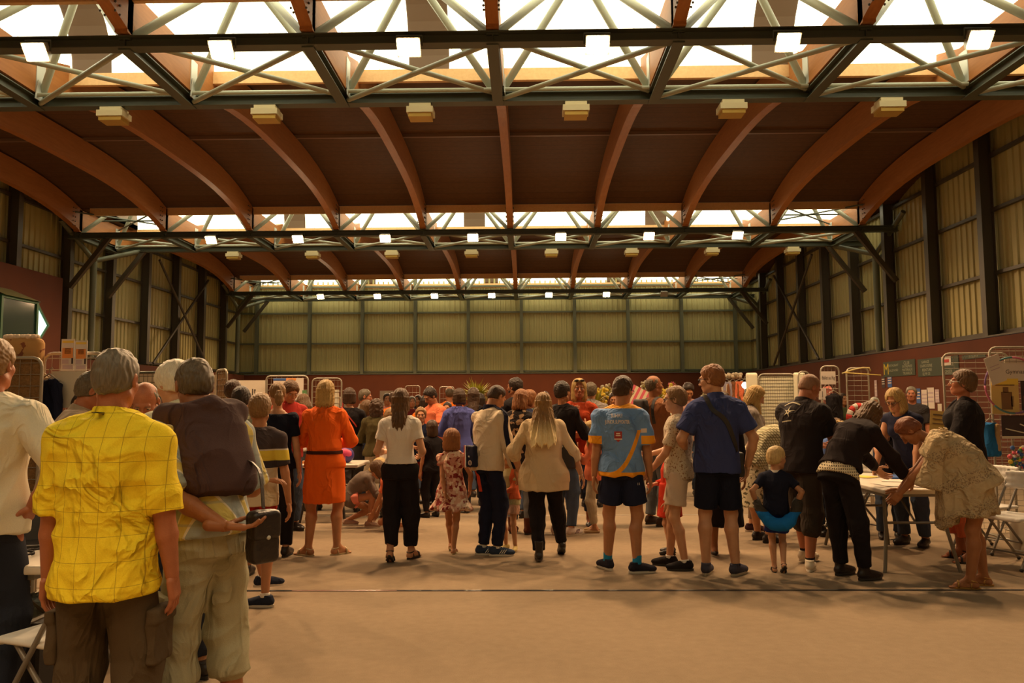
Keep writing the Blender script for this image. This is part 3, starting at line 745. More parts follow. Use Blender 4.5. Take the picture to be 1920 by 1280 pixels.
def person(name_label, H, x, y, rz=0, kind='m', w=1.0, dp=1.0, hs=1.0, lv=1, lean=0, side=0, twist=0, ph=None, po=(0, 0),
           fl=None, fr=None, kl=None, kr=None, hl='down', hr='down', el=None, er=None, hy=0, hp=0, hroll=0, curl=25,
           sk=None, hair=('short', None), top=None, bot=None, shoes=None, group=None, extra=None, glasses=None, beard=None,
           face=True, head_off=(0, 0, 0), hand_d=None, seed=None, belly=0, bust=None, nohands=False, tht=None):
    """x, y: where the body stands; rz: 0 = facing away from the viewer, +90 = facing left"""
    seed = (int(x*131+y*977) & 1023) if seed is None else seed
    sk = sk or S_M
    t = thing('person', name_label, 'person', (x, y, 0), R(rz), group)
    s_ = H/(1.52+.23*hs); J = {}
    ph = .93 if ph is None else ph
    fem = kind == 'f'
    hB = {0: .013, 1: .0085, 2: .0062}[lv]; hH = {0: .0075, 1: .0042, 2: .0033}[lv]; hG = {0: .012, 1: .0078, 2: .0058}[lv]
    P0 = V3(po[0], po[1], ph)
    def tilt(a, b): return nrm(V3(tan(R(b)), tan(R(max(-80, min(80, a)))), 1.0) if abs(a) < 80 else V3(0, 1, .12))
    up1 = tilt(lean*.62, side*.6); up2 = tilt(min(lean*1.12, 84), side)
    F1 = frame(up1); F2 = frame(up2, tw=twist)
    M = P0+up1*.25; N = M+up2*.30
    shw = (.150 if fem else .170)*w**.5
    sh = {-1: N-up2*.094-F2[0]*shw, 1: N-up2*.094+F2[0]*shw}
    fwdh = frame((0, 0, 1), tw=hy); cp, sp = cos(R(hp)), sin(R(hp))
    hf = fwdh[1]*cp-fwdh[2]*sp; hu = fwdh[2]*cp+fwdh[1]*sp; hr_ = fwdh[0]
    if hroll: cr, sr = cos(R(hroll)), sin(R(hroll)); hu, hr_ = hu*cr+hr_*sr, hr_*cr-hu*sr
    FH = np.array([hr_, hf, hu]); hq = hs
    nd = nrm(up2+hu*.6)
    Hc = N+nd*.045+hu*.112*hs+hf*.018+np.array(head_off)
    hip = {q: P0-up1*.01+F1[0]*q*.084 for q in (-1, 1)}
    feet = {-1: fl or (-.11, 0, 0, 8, 0), 1: fr or (.11, 0, 0, 8, 0)}
    legs = {}
    for q in (-1, 1):
        fx, fy, fz, fa, fp = (tuple(feet[q])+(0,)*5)[:5]
        an = R(-q*fa); fd = V3(-sin(an), cos(an), 0)
        pit_ = R(fp); fd3 = nrm(fd*cos(pit_)-V3(0, 0, 1)*sin(pit_)); fu = nrm(np.cross(np.cross(fd3, V3(0, 0, 1)), fd3))
        # fz: height of the heel above the ground
        ank = V3(fx, fy, .0)+fu*.085+V3(0, 0, fz)
        hint = {-1: kl, 1: kr}[q]; hint = fd*.35+V3(q*.05, .65, .0) if hint is None else np.asarray(hint, float)
        kn, an2 = ik(hip[q], ank, .427, .420, hint); legs[q] = (hip[q], kn, an2, fd3, fu)
    arms = {}
    for q, tg, eh in ((-1, hl, el), (1, hr, er)):
        S0 = sh[q]; th = V3(0, 1, 0); cu = curl; pt = V3(-q, 0, 0)
        if tg == 'down': T = S0+V3(q*.075, .035, -.535); e = V3(q*.5, -1, 0)
        elif tg == 'front': T = P0+V3(q*.07, .27, .17); e = V3(q*1.0, -.6, -.3); th = V3(0, .2, 1); pt = V3(-q, 0, 0)
        elif tg == 'read': T = N+F2[1]*.33+V3(q*.09, 0, -.27); e = V3(q*.8, -.4, -1); th = V3(q*.5, .2, 1); pt = V3(-q, 0, 0.3); cu = 40
        elif tg == 'hip': T = P0+V3(q*.185, -.03, .10); e = V3(q*1, -.6, 0); th = V3(0, -1, 0); pt = V3(-q, 0, 0); cu = 30
        elif tg == 'back': T = P0+V3(q*.05, -.19, .13); e = V3(q*1, -.4, 0); th = V3(0, 0, 1); pt = V3(0, 1, 0)
        elif tg == 'crossed': T = N+F2[1]*.20-V3(q*.10, 0, .27); e = V3(q*.8, .1, -1); th = V3(0, .1, 1); pt = V3(0, -1, 0)
        elif tg == 'phone': T = N+F2[1]*.28+V3(q*.06, 0, -.16); e = V3(q*.6, -.2, -1); th = V3(0, 0, 1); cu = 45
        elif tg == 'mouth': T = Hc+FH[1]*.16+V3(q*.03, 0, -.12); e = V3(q*.7, .2, -1); th = V3(0, 0, 1); cu = 60
        else: T = np.array(tg, float); e = V3(q*.8, -.6, -.3)
        if eh is not None: e = np.array(eh, float)
        E, W_ = ik(S0, T, .285, .255, e); d = nrm(W_-E)
        if tg == 'hip': d = nrm(V3(-q*.2, .5, -.9))
        if tht is not None and q in tht: th = np.array(tht[q], float)
        if hand_d is not None and q in hand_d: d = nrm(np.array(hand_d[q], float))
        arms[q] = (S0, E, W_, d, th, cu, pt)
    # ------------------------------------------------ body
    K = lambda v: np.asarray(v)*s_
    cov = bool(top); g = G(); sh_in = .014 if cov else 0
    wq = w; hipx = (.168 if fem else .155)*wq; wx = (.118 if fem else .140)*wq; cx_ = (.135 if fem else .160)*wq
    def torso(gg, e, lo=0.0, z_hi=1.0, lower=True, full=True, sc=1.0, hx=0, neckr=None):
        e2 = e/s_
        L1 = np.linalg.norm(M-P0); t_0 = ((.10-lo)/(L1+.12) if lo < .10 else 0)
        if lower: gg.loft(K(P0-up1*.10), K(M+up1*.02), F1[0], [(t_0, (hipx*.99+e2+hx+(.007 if e2 > 0 else 0)-max(0, t_0-.27)*.1)*s_, (.120*dp+e2)*s_)] +
                ([(.27, (hipx+e2+hx*.6+(.005 if e2 > 0 else 0))*s_, (.121*dp+e2)*s_, 0, 0)] if t_0 < .25 else []) + [(.65, (wx+.006+e2)*s_, (.105*dp+e2+belly*.4)*s_, 0, belly*.45*s_), (1, (wx+e2)*s_, (.103*dp+e2+belly*.3)*s_, 0, belly*.35*s_)], .03*s_)
        if full:
            gg.loft(K(M-up2*.05), K(N), F2[0], [(0, (wx+e2-.012)*s_, (.091*dp+e2+belly*.3)*s_, 0, belly*.3*s_), (.14, (wx+e2+.001)*s_, (.103*dp+e2+belly*.3)*s_, 0, belly*.3*s_), (.35, (cx_*.98+e2)*s_, (.112*dp+e2)*s_, 0, -.004*s_), (.62, (cx_+.006+e2)*s_, (.112*dp+e2)*s_), (.80, (cx_-.008+e2)*s_, (.088*dp+e2)*s_), (.90, (cx_-.045+e2)*s_, (.072*dp+e2)*s_), (.97, (.085+e2)*s_, (.060+e2)*s_)], .012*s_)
            for q in (-1, 1):
                S0 = sh[q]; gg.cone(K(S0), K(N-up2*.036+F2[0]*q*.03), (.047+e2)*s_, (.042+e2)*s_, .03*s_)
            if fem and (bust is None or bust > 0):
                bb = .052 if bust is None else bust
                for q in (-1, 1): gg.ball(K(N-up2*.19+F2[0]*q*.072+F2[1]*.075*dp), (bb+e2)*s_, .04*s_)
    torso(g, -.012 if cov else 0)
    g.cone(K(N-up2*.05), K(Hc-FH[2]*.05*hs-FH[1]*.02*hs), (.058 if not fem else .050)*s_*(.5+.5*hs), (.055 if not fem else .047)*s_*(.6+.4*hs), .03*s_)
    af = .92 if fem else 1.0
    aw = w**.6*af
    for q in (-1, 1):
        S0, E, W_, d, th, cu, pt = arms[q]
        g.cone(K(S0), K(E), .048*s_*aw, .039*s_*aw, .02*s_)
        g.cone(K(E), K(E+(W_-E)*.35), .039*s_*aw, .041*s_*aw, .015*s_); g.cone(K(E+(W_-E)*.35), K(W_), .040*s_*aw, .0255*s_*aw, .015*s_)
        h0, kn, an, fd3, fu = legs[q]; lw = w**.6
        g.cone(K(h0), K(kn), .080*s_*lw, .053*s_*lw, .03*s_); g.ball(K(kn+fd3*.008), .050*s_*lw, .02*s_)
        kn2 = kn+(an-kn)*.30-fd3*.015
        g.cone(K(kn), K(kn2), .047*s_*lw, .054*s_*lw, .02*s_); g.cone(K(kn2), K(an), .054*s_*lw, .034*s_*lw, .02*s_)
        if shoes and shoes.get('kind') in ('sandal', 'flat', 'wedge'):
            ft = an-fu*.045
            g.cone(K(an), K(ft-fd3*.035), .034*s_, .030*s_, .015*s_); g.cone(K(ft-fd3*.03-fu*.008), K(ft+fd3*.11-fu*.02), .030*s_, .026*s_, .02*s_)
            g.cone(K(an+fd3*.01), K(ft+fd3*.10-fu*.012), .030*s_, .024*s_, .02*s_)
            rt = np.cross(fd3, fu)
            for j in range(5): g.cone(K(ft+fd3*.11+rt*(j-2)*.013-fu*.027), K(ft+fd3*(.165-abs(j-1)*.007)+rt*(j-2)*.0145-fu*.030), .0095*s_, .0085*s_, .006*s_)
    V, F = g.mesh(hB); pieces = [(V, F)]
    gh = G(); head_prims(gh, K(Hc), FH, s_*hs, kind, ears=hair[0] not in ('bob', 'bobfull', 'long', 'longtip', 'curly', 'lowlong'))
    gh.cone(K(N-up2*.02), K(Hc-FH[2]*.05*hs-FH[1]*.02*hs), (.058 if not fem else .050)*s_*(.5+.5*hs), (.055 if not fem else .047)*s_*(.6+.4*hs), .02*s_)
    pieces.append(gh.mesh(hH))
    if not nohands:
        for q in (-1, 1):
            S0, E, W_, d, th, cu, pt = arms[q]; g2 = G(); hand_prims(g2, K(W_), d, th, s_*(.98 if hs < 1.1 else 1.08), cu, 1.0, pt)
            pieces.append(g2.mesh({0: .0062, 1: .0042, 2: .0034}[lv]))
    V, F = merge(pieces); body = npmesh('body', V, F, sk, t)
    # ------------------------------------------------ face details
    HP = lambda a, b, c_: Vector(K(Hc)+s_*hs*(FH[0]*a+FH[1]*b+FH[2]*c_))
    toward = (rz+hy) % 360
    if face:
        rot = Matrix(FH.tolist()).transposed(); qs = s_*hs
        for q in (-1, 1):
            b = MB(); b.sphere(HP(q*.031, .0725, -.001), (.0135*qs, .0125*qs, .0105*qs), 10, 8, rot); e_ = b.build('eye', M_eye, t, True)
            b = MB(); b.sphere(HP(q*.031, .0805, -.001), (.0068*qs, .0050*qs, .0066*qs), 8, 6, rot); b.build('iris', M_iris, e_, True)
            b = MB(); b.tube([HP(q*.014, .088, .018), HP(q*.030, .090, .024), HP(q*.046, .080, .018)], [.0022*qs, .0032*qs, .0016*qs], 6)
            b.build('eyebrow', hair[1] if hair[1] else M_iris, t, True)
        b = MB(); b.tube([HP(-.021, .0835, -.0635), HP(-.008, .0905, -.0615), HP(0, .0905, -.063), HP(.008, .0905, -.0615), HP(.021, .0835, -.0635)], [.001*qs, .0045*qs, .004*qs, .0045*qs, .001*qs], 6)
        b.tube([HP(-.019, .083, -.066), HP(0, .0895, -.0705), HP(.019, .083, -.066)], [.001*qs, .0052*qs, .001*qs], 6)
        b.build('lips', M_lip, t, True)
    if beard is not None:
        gb = G(); c_ = K(Hc); qs = s_*hs; PP = lambda a, b, c2: c_+qs*(FH[0]*a+FH[1]*b+FH[2]*c2)
        gb.ell(PP(0, .030, -.048), np.array([.062, .062, .068])*qs, FH, .01); gb.ball(PP(0, .066, -.09), .026*qs, .02)
        gb.plane(PP(0, 0, -.040), FH[2]+FH[1]*.12, .006); gb.box(PP(0, .098, -.066), np.array([.024, .02, .009])*qs, FH, .004, .005, 1)
        V, F = gb.mesh(hH); npmesh('beard', V, F, beard, t)
    # ------------------------------------------------ hair
    if hair[1] is not None:
        g3 = G(); hair_prims(g3, hair[0], K(Hc), FH, s_*hs, up2, seed); V, F = g3.mesh(hH*1.1)
        rel = (V-K(Hc))@FH.T; ang = np.arctan2(rel[:, 0], -rel[:, 1]-.01)
        if hair[0] in ('short', 'crop', 'buzz', 'bald', 'fringe'): dsp = .0017*hnoise(rel, seed, 260)+.0022*hnoise(rel, seed+1, 70)
        elif hair[0] in ('curly', 'bun'): dsp = .004*hnoise(rel, seed, 130)
        else: dsp = .0026*hnoise(np.stack([ang*1.0, rel[:, 2]*1.2, ang*0], 1), seed, 30, 7)+.0016*hnoise(np.stack([ang, rel[:, 2]*2, ang*0], 1), seed+2, 85, 7)
        if hair[0] == 'buzz': dsp *= .5
        V = V+vnormals(V, F)*(dsp*s_)[:, None]
        if hair[0] in ('long', 'longtip', 'lowlong', 'sidelong', 'bob', 'bobfull'):    # uneven ends
            low = rel[:, 2] < -.09*hs; V[low, 2] += (.018*np.sin(ang[low]*19)+.010*np.sin(ang[low]*47+1))*np.clip((-.09-rel[low, 2])/.1, 0, 1)
        npmesh('hair', V, F, hair[1], t)
    if glasses is not None:
        qs = s_*hs; b = MB()
        for q in (-1, 1):
            pts = [HP(q*.033+.023*cos(a), .1005-.004*abs(q*.033+.023*cos(a))/.03, .0+.016*sin(a)) for a in [2*pi*i/16 for i in range(16)]]
            b.tube(pts, .0018*qs+.0006, 5, closed=True)
            b.tube([HP(q*.056, .093, .006), HP(q*.078, .06, .008), HP(q*.082, -.01, .004)], .0017*qs+.0006, 5)
        b.tube([HP(-.010, .103, .004), HP(.010, .103, .004)], .0017*qs+.0005, 5)
        b.build('glasses', glasses, t, True)
    # ------------------------------------------------ clothes
    info = dict(K=K, P0=P0, M=M, N=N, F1=F1, F2=F2, up1=up1, up2=up2, Hc=Hc, FH=FH, arms=arms, legs=legs, sh=sh, s=s_, t=t, torso=torso, hG=hG, HP=HP, G=G, hipx=hipx, wx=wx, cx=cx_, seed=seed, dp=dp)
    if top:
        g4 = G(); lo = top.get('loose', .022); hem = top.get('hem', .08); sl = top.get('sl', .55); hx = top.get('flare', 0)
        torso(g4, lo, lo=hem if hem < .10 else .10, hx=hx)
        if hem > .10: g4.loft(K(P0-up1*(hem)), K(P0-up1*.02), F1[0], [(0, (hipx+hx*1.6)*s_+lo, (.124*dp+hx)*s_+lo), (1, (hipx+hx*.7)*s_+lo, .121*dp*s_+lo)], .02*s_)
        nk = top.get('neck', 'crew')
        if nk == 'crew': g4.ball(K(N+up2*.035+F2[1]*.012), .068*s_, .012*s_, 1)
        elif nk == 'wide': g4.ell(K(N+up2*.03+F2[1]*.01), np.array([.115, .09, .06])*s_, F2, .012*s_, 1)
        elif nk == 'off': g4.ell(K(N+up2*.055), np.array([.30, .22, .11])*s_, F2, .012*s_, 1)
        elif nk == 'vee': g4.ell(K(N+up2*.01+F2[1]*.10), np.array([.075, .10, .12])*s_, F2, .012*s_, 1)
        elif nk == 'tank':
            g4.ell(K(N+up2*.03), np.array([.085, .09, .07])*s_, F2, .012*s_, 1)
        if nk == 'collar' or top.get('collar'):
            g4.ball(K(N+up2*.06+F2[1]*.02), .058*s_, .012*s_, 1)
        fit = top.get('slw', .012)
        for q in (-1, 1):
            slq = sl[0 if q < 0 else 1] if isinstance(sl, tuple) else sl
            if slq <= 0: continue
            S0, E, W_, d, th, cu, pt = arms[q]; a1 = min(slq, 1.0)
            S1 = S0
            e_end = S0+(E-S0)*a1
            r0, r1 = .050*aw+fit+.001, (.045*aw+fit*1.4 if slq <= 1 else .042*aw+fit)
            g4.ball(K(S0), (.051*aw+fit)*s_, .025*s_)
            g4.loft(K(S0), K(e_end), F2[1], [(0, r0*s_, r0*s_), (1, r1*s_, r1*s_)], .025*s_, dome=slq > 1)
            if slq > 1:
                f2 = min(slq-1, .97); we = E+(W_-E)*f2
                rw = .030*aw+fit*.9+(1-f2)*.012+top.get('cuff', 0)
                g4.loft(K(E), K(we), F2[1], [(0, (.043*aw+fit)*s_, (.043*aw+fit)*s_), (.7, (.038*aw+fit)*s_, (.038*aw+fit)*s_), (1, rw*s_, rw*s_)], .02*s_)
                g4.ball(K(E), (.043*aw+fit)*s_, .02*s_)
        if top.get('fn'): top['fn'](g4, info)
        ob = cloth(top.get('name', 'shirt'), g4, hG, top['m'], t, top.get('amp', .0045), top.get('fsc', (16, 16, 8)), seed)
        if top.get('label'): ob['label'] = top['label']
        info['top'] = ob
        if top.get('collar'):
            cg = G(); cg.loft(K(N-up2*.030-F2[1]*.008), K(N+up2*.038+F2[1]*.004), F2[0], [(0, .090*s_, .082*s_), (.5, .076*s_, .072*s_), (1, .068*s_, .066*s_)], .01)
            cg.loft(K(N-up2*.06), K(N+up2*.07), F2[0], [(0, .062*s_, .058*s_), (1, .058*s_, .056*s_)], .005*s_, 1)
            V, F = cg.mesh(.0055 if lv else .009); npmesh('collar', V, F, top['collar'] if not isinstance(top['collar'], bool) else top['m'], t)
    if bot:
        g5 = G(); lo = bot.get('loose', .010); kd = bot.get('kind', 'pants'); ln = bot.get('len', 1.93)
        rise = bot.get('rise', .07)
        th_ = ((-(top.get('hem', .08)) if top else 9)+.09)/(rise+.09); Lp = (rise+.09)
        def pst(t):
            rx0 = np.interp(t, [0, .5, 1], [hipx*.93, hipx*.98, hipx*.93 if rise <= .08 else wx+.010])*s_+lo*(1 if t < .9 else .8); ry0 = np.interp(t, [0, .5, 1], [.102, .110, .102])*dp*s_+lo*(1 if t < .9 else .8)
            dl = .034*s_*min(1, max(0, (t-th_)*Lp/.022)); return (t, rx0-dl, ry0-dl)
        g5.loft(K(P0-up1*.09), K(P0+up1*rise), F1[0], [pst(t) for t in (0, .15, .3, .4, .5, .6, .7, .8, .9, 1)], .02*s_)
        if kd in ('pants', 'shorts'):
            hemr = bot.get('hemr', None)
            for q in (-1, 1):
                h0, kn, an, fd3, fu = legs[q]; lw = w**.6; lnq = ln
                h0b = h0+up1*.01-F1[0]*q*.012; a1 = min(lnq, 1.0); kk = h0b+(kn-h0b)*a1
                rk = .058*lw*s_+lo*1.3+.004; rt_ = .077*lw*s_+lo
                if lnq <= 1: rk = (.086+(.058-.086)*a1)*lw*s_+lo*1.2; rk = hemr*s_ if hemr else rk
                g5.loft(K(h0b), K(kk), F1[0], [(0, rt_, rt_*1.04), (.3, rt_*.98, rt_*1.02), (1, rk, rk)], .022*s_, dome=lnq > 1)
                if lnq > 1:
                    f2 = min(lnq-1, 1.0); ae = kn+(an-kn)*f2-fu*(.015 if f2 > .95 else 0)
                    ra = (hemr*s_) if hemr else (.046*lw*s_+lo)
                    ca = .058*lw*s_+lo
                    g5.loft(K(kn), K(ae), F1[0], [(0, rk, rk), (min(.35, .35/f2 if f2 else .35), max(ca, ra*.96), max(ca, ra*.96)), (1, ra, ra)], .02*s_)
                    g5.ball(K(kn), rk, .02*s_); g5.cone(K(kn), K(kn+(an-kn)*.34-fd3*.012), rk*.97, ca, .02*s_)
        else:   # skirt
            L_ = bot.get('slen', .45); fw_ = bot.get('flare', .03); dr = bot.get('drop', None); dn = -nrm(up1*.35+V3(0, 0, 1)) if dr is None else np.array(dr)
            g5.loft(K(P0+up1*.03), K(P0+dn*L_), F1[0], [(0, hipx*.97*s_+lo, .113*dp*s_+lo), (.25, hipx*s_+lo+.004, .120*dp*s_+lo+.01), (1, (hipx+fw_)*s_+lo, (.125*dp+fw_)*s_+lo)], .02*s_)
        if bot.get('fn'): bot['fn'](g5, info)
        ob = cloth(bot.get('name', {'pants': 'trousers', 'shorts': 'shorts', 'skirt': 'skirt'}[kd]), g5, hG, bot['m'], t, bot.get('amp', .004), bot.get('fsc', (12, 12, 14)), seed+3)
        if bot.get('label'): ob['label'] = bot['label']
        info['bot'] = ob
    if shoes:
        kd = shoes.get('kind', 'shoe'); hh = {0: .009, 1: .0052, 2: .0045}[lv]
        for q in (-1, 1):
            h0, kn, an, fd3, fu = legs[q]; rt = np.cross(fd3, fu); ft = an-fu*.085; Ff = np.array([rt, fd3, fu])
            if kd in ('shoe', 'boot', 'trainer'):
                g6 = G(); g6.cone(K(ft-fd3*.045+fu*.050), K(ft+fd3*.02+fu*.05), .036*s_, .036*s_, .02*s_)
                g6.ell(K(ft+fd3*.10+fu*.034), np.array([.046, .085, .036])*s_, Ff, .02*s_)
                g6.ell(K(ft+fd3*.03+fu*.045), np.array([.040, .095, .045])*s_, Ff, .02*s_)
                g6.loft(K(ft+fu*.05-fd3*.012), K(ft+fu*(.100 if kd != 'boot' else .20)-fd3*.018), fd3, [(0, .052*s_, .038*s_), (1, .048*s_ if kd != 'boot' else .052*s_, .038*s_ if kd != 'boot' else .046*s_)], .015*s_)
                g6.plane(K(ft+fu*.014), -fu, .004)
                V, F = g6.mesh(hh); so = npmesh('shoe' if kd != 'boot' else 'ankle_boot', V, F, shoes['m'], t)
                ol = []; n_ = 20
                for i in range(n_):
                    a = 2*pi*i/n_; yy = .045+.125*sin(a); wd = (.040+.010*sin(a))*cos(a)
                    ol.append((wd, yy))
                th_ = shoes.get('sole_h', .022)
                V = [Vector(K(ft+rt*u_*1.04+fd3*v_*1.02+fu*(.002))) for u_, v_ in ol]+[Vector(K(ft+rt*u_*1.06+fd3*v_*1.03+fu*th_)) for u_, v_ in ol]
                Fs = [tuple(range(n_))[::-1], tuple(range(n_, 2*n_))]+[(i, (i+1) % n_, n_+(i+1) % n_, n_+i) for i in range(n_)]
                link_mesh('sole', V, Fs, shoes.get('sole', M_rub), so)
                if kd in ('shoe', 'trainer'):
                    b = MB()
                    for j in range(4 if lv else 0):
                        yy = .055+j*.022; zz = .085-j*.0075
                        b.tube([Vector(K(ft+rt*(-.022)+fd3*yy+fu*(zz-.006))), Vector(K(ft+fd3*(yy+.004)+fu*(zz+.004))), Vector(K(ft+rt*(.022)+fd3*yy+fu*(zz-.006)))], .0028*s_, 5)
                    if lv: b.build('laces', shoes.get('lace', shoes['m']), so, True)
                if shoes.get('stripe'):
                    for side_ in (-1, 1):
                        for j in range(3):
                            y0_ = .022+j*.022; b = MB(); pts = []
                            for u_ in (0, .5, 1.): pts.append(K(ft+rt*side_*(.043-.006*u_)+fd3*(y0_+u_*.030)+fu*(.030+.038*u_)))
                            for u_ in range(2): b.beam(pts[u_], pts[u_+1], .006, .013, up=tuple(rt*side_))
                            b.build('stripe', shoes['stripe'], so)
                if shoes.get('sock'):
                    g7 = G(); g7.loft(K(an-fu*.01), K(an+(kn-an)*shoes.get('sockh', .16)), fd3, [(0, .041*s_, .039*s_), (1, .041*s_, .041*s_)], .01)
                    V, F = g7.mesh(hh); npmesh('sock', V, F, shoes['sock'], so)
            else:
                hl_ = shoes.get('heel', .012); b = MB(); ol = []; n_ = 20
                for i in range(n_):
                    a = 2*pi*i/n_; yy = .045+.122*sin(a); wd = (.036+.010*sin(a))*cos(a); ol.append((wd, yy))
                V = [Vector(K(ft+rt*u_+fd3*v_)) for u_, v_ in ol]+[Vector(K(ft+rt*u_*1.03+fd3*v_*1.01+fu*(.016+.0*(v_)))) for u_, v_ in ol]
                Fs = [tuple(range(n_))[::-1], tuple(range(n_, 2*n_))]+[(i, (i+1) % n_, n_+(i+1) % n_, n_+i) for i in range(n_)]
                so = link_mesh('sandal' if kd == 'sandal' else 'flat_shoe', V, Fs, shoes.get('sole', shoes['m']), t)
                g8 = G()
                if kd == 'sandal':
                    b = MB()
                    b.tube([Vector(K(ft+rt*u_+fd3*(.095)+fu*z_)) for u_, z_ in ((-.042, .012), (-.034, .05), (0, .064), (.034, .05), (.042, .012))], .009*s_, 6)
                    b.tube([Vector(K(ft+rt*.036*cos(a)+fd3*(-.012+.040*sin(a))+fu*(.075+.012*sin(a)))) for a in [2*pi*i/12 for i in range(12)]], .0065*s_, 6, closed=True)
                    b.tube([Vector(K(ft+rt*.036*u_-fd3*(.048)*abs(1-abs(u_))+fu*.0+fu*z_)) for u_, z_ in ((-1, .012), (-.9, .05), (0, .066), (.9, .05), (1, .012))], .006*s_, 6)
                    b.build('strap', shoes['m'], so, True)
                else:
                    g8.ell(K(ft+fd3*.045+fu*.022), np.array([.046, .135, .040])*s_, Ff, .01); g8.ell(K(ft+fd3*.03+fu*.078), np.array([.038, .078, .055])*s_, Ff, .008, 1)
                    g8.plane(K(ft+fu*.012), -fu, .003); V, F = g8.mesh(hh); npmesh('upper', V, F, shoes['m'], so)
    if extra: extra(info)
    return info

# ---- accessories attached to people (each worn thing carried on the body is its own object)
def local_thing(info, name, label, cat, group=None):
    p = info['t']; o = bpy.data.objects.new(name, None); C.objects.link(o)
    o.location = p.location; o.rotation_euler = p.rotation_euler; return tag(o, label, cat, group)
def surf_path(info, pts, off=.006, objs=('top',)):
    """pull a strap path onto the garments"""
    from mathutils.bvhtree import BVHTree
    me = info['top'].data; bv = BVHTree.FromPolygons([v.co for v in me.vertices], [p.vertices for p in me.polygons])
    out = []
    for p in pts:
        q = bv.find_nearest(Vector(p))
        if q[0] is None: out.append(Vector(p)); continue
        out.append(q[0]+q[1]*off)
    return out
def ribbon(path, wdt, thick, side_of):
    """flat strap along path, its width across the surface normal"""
    b = MB(); n_ = len(path); V = []
    for i, p in enumerate(path):
        t_ = (path[min(i+1, n_-1)]-path[max(i-1, 0)]).normalized(); nn = side_of[i]; x = t_.cross(nn).normalized(); nn = x.cross(t_)
        for a, c_ in ((-1, 0), (1, 0), (1, 1), (-1, 1)): V.append(p+x*a*wdt/2+nn*c_*thick)
    F = []
    for i in range(n_-1):
        for k in range(4): F.append((4*i+k, 4*i+(k+1) % 4, 4*i+4+(k+1) % 4, 4*i+4+k))
    F += [(3, 2, 1, 0), tuple(4*(n_-1)+k for k in range(4))]; b.add(V, F); return b
def strap_on(info, ctrl, wdt, m, name, parent, n_=26):
    """strap through control points (body-normalised), hugging the torso"""
    from mathutils.bvhtree import BVHTree
    K = info['K']; cp = [Vector(K(np.array(p, float))) for p in ctrl]; pts = []
    seg = len(cp)-1
    for i in range(n_+1):
        u = i/n_*seg; j = min(int(u), seg-1); f = u-j
        p0 = cp[max(j-1, 0)]; p1 = cp[j]; p2 = cp[j+1]; p3 = cp[min(j+2, seg)]
        pts.append(.5*((2*p1)+(p2-p0)*f+(2*p0-5*p1+4*p2-p3)*f*f+(3*p1-p0-3*p2+p3)*f**3))
    me = info['top'].data; bv = BVHTree.FromPolygons([v.co for v in me.vertices], [p.vertices for p in me.polygons])
    P_, N_ = [], []
    for p in pts:
        loc, no, _, dist = bv.find_nearest(p)
        if dist < .09: P_.append(loc+no*.004); N_.append(no)
        else: P_.append(p); N_.append((p-Vector(K(info['M']))).normalized())
    for _ in range(3):
        P_ = [P_[0]]+[(P_[i-1]+P_[i]*2+P_[i+1])/4 for i in range(1, len(P_)-1)]+[P_[-1]]
    o = ribbon(P_, wdt, .004, N_).build(name, m, parent); return o
def text_on(info, body, size, cx_, cz_, m, name, back=True, parent=None, obj='top', bold=0, rot=0, sx=1, arc=0):
    """lettering printed on a garment: text turned to mesh and laid on the cloth"""
    from mathutils.bvhtree import BVHTree
    cu = bpy.data.curves.new(name, 'FONT'); cu.body = body; cu.size = size; cu.align_x = 'CENTER'; cu.align_y = 'CENTER'; cu.offset = bold; cu.resolution_u = 2
    tmp = bpy.data.objects.new(name, cu); C.objects.link(tmp); dg = bpy.context.evaluated_depsgraph_get()
    me0 = bpy.data.meshes.new_from_object(tmp.evaluated_get(dg)); C.objects.unlink(tmp); bpy.data.objects.remove(tmp)
    V = [v.co.copy() for v in me0.vertices]; F = [tuple(p.vertices) for p in me0.polygons]
    me = info[obj].data; bv = BVHTree.FromPolygons([v.co for v in me.vertices], [p.vertices for p in me.polygons])
    sg = 1 if back else -1; out = []
    for v in V:
        u, w_ = v.x*sx*cos(rot)-v.y*sin(rot), v.x*sx*sin(rot)+v.y*cos(rot)
        if arc: w_ += -arc*u*u
        p = Vector((cx_+sg*u, -1.0*sg, cz_+w_)); hit = bv.ray_cast(p, Vector((0, sg, 0)))
        out.append((hit[0]-Vector((0, .003*sg, 0))) if hit[0] else Vector((cx_+sg*u, -.12*sg, cz_+w_)))
    o = link_mesh(name, out, F, m, parent or info[obj]); return o
def flat_on(info, poly_uv, m, name, back=True, obj='top', sub=10, off=.003):
    """badge or printed patch: a 2-D outline subdivided and laid on the cloth"""
    from mathutils.bvhtree import BVHTree
    import bmesh
    bm = bmesh.new(); vs = [bm.verts.new((u, v, 0)) for u, v in poly_uv]; bm.faces.new(vs)
    bmesh.ops.triangulate(bm, faces=bm.faces[:]); 
    for _ in range(2): bmesh.ops.subdivide_edges(bm, edges=bm.edges[:], cuts=1, use_grid_fill=True)
    me = info[obj].data; bv = BVHTree.FromPolygons([v.co for v in me.vertices], [p.vertices for p in me.polygons]); sg = 1 if back else -1
    V = []; bm.verts.ensure_lookup_table()
    for v in bm.verts:
        hit = bv.ray_cast(Vector((v.co.x*sg, -1.0*sg, v.co.y)), Vector((0, sg, 0)))
        V.append((hit[0]-Vector((0, off*sg, 0))) if hit[0] else Vector((v.co.x*sg, -.12*sg, v.co.y)))
    F = [tuple(q.index for q in f.verts) for f in bm.faces]; bm.free(); return link_mesh(name, V, F, m, info[obj])
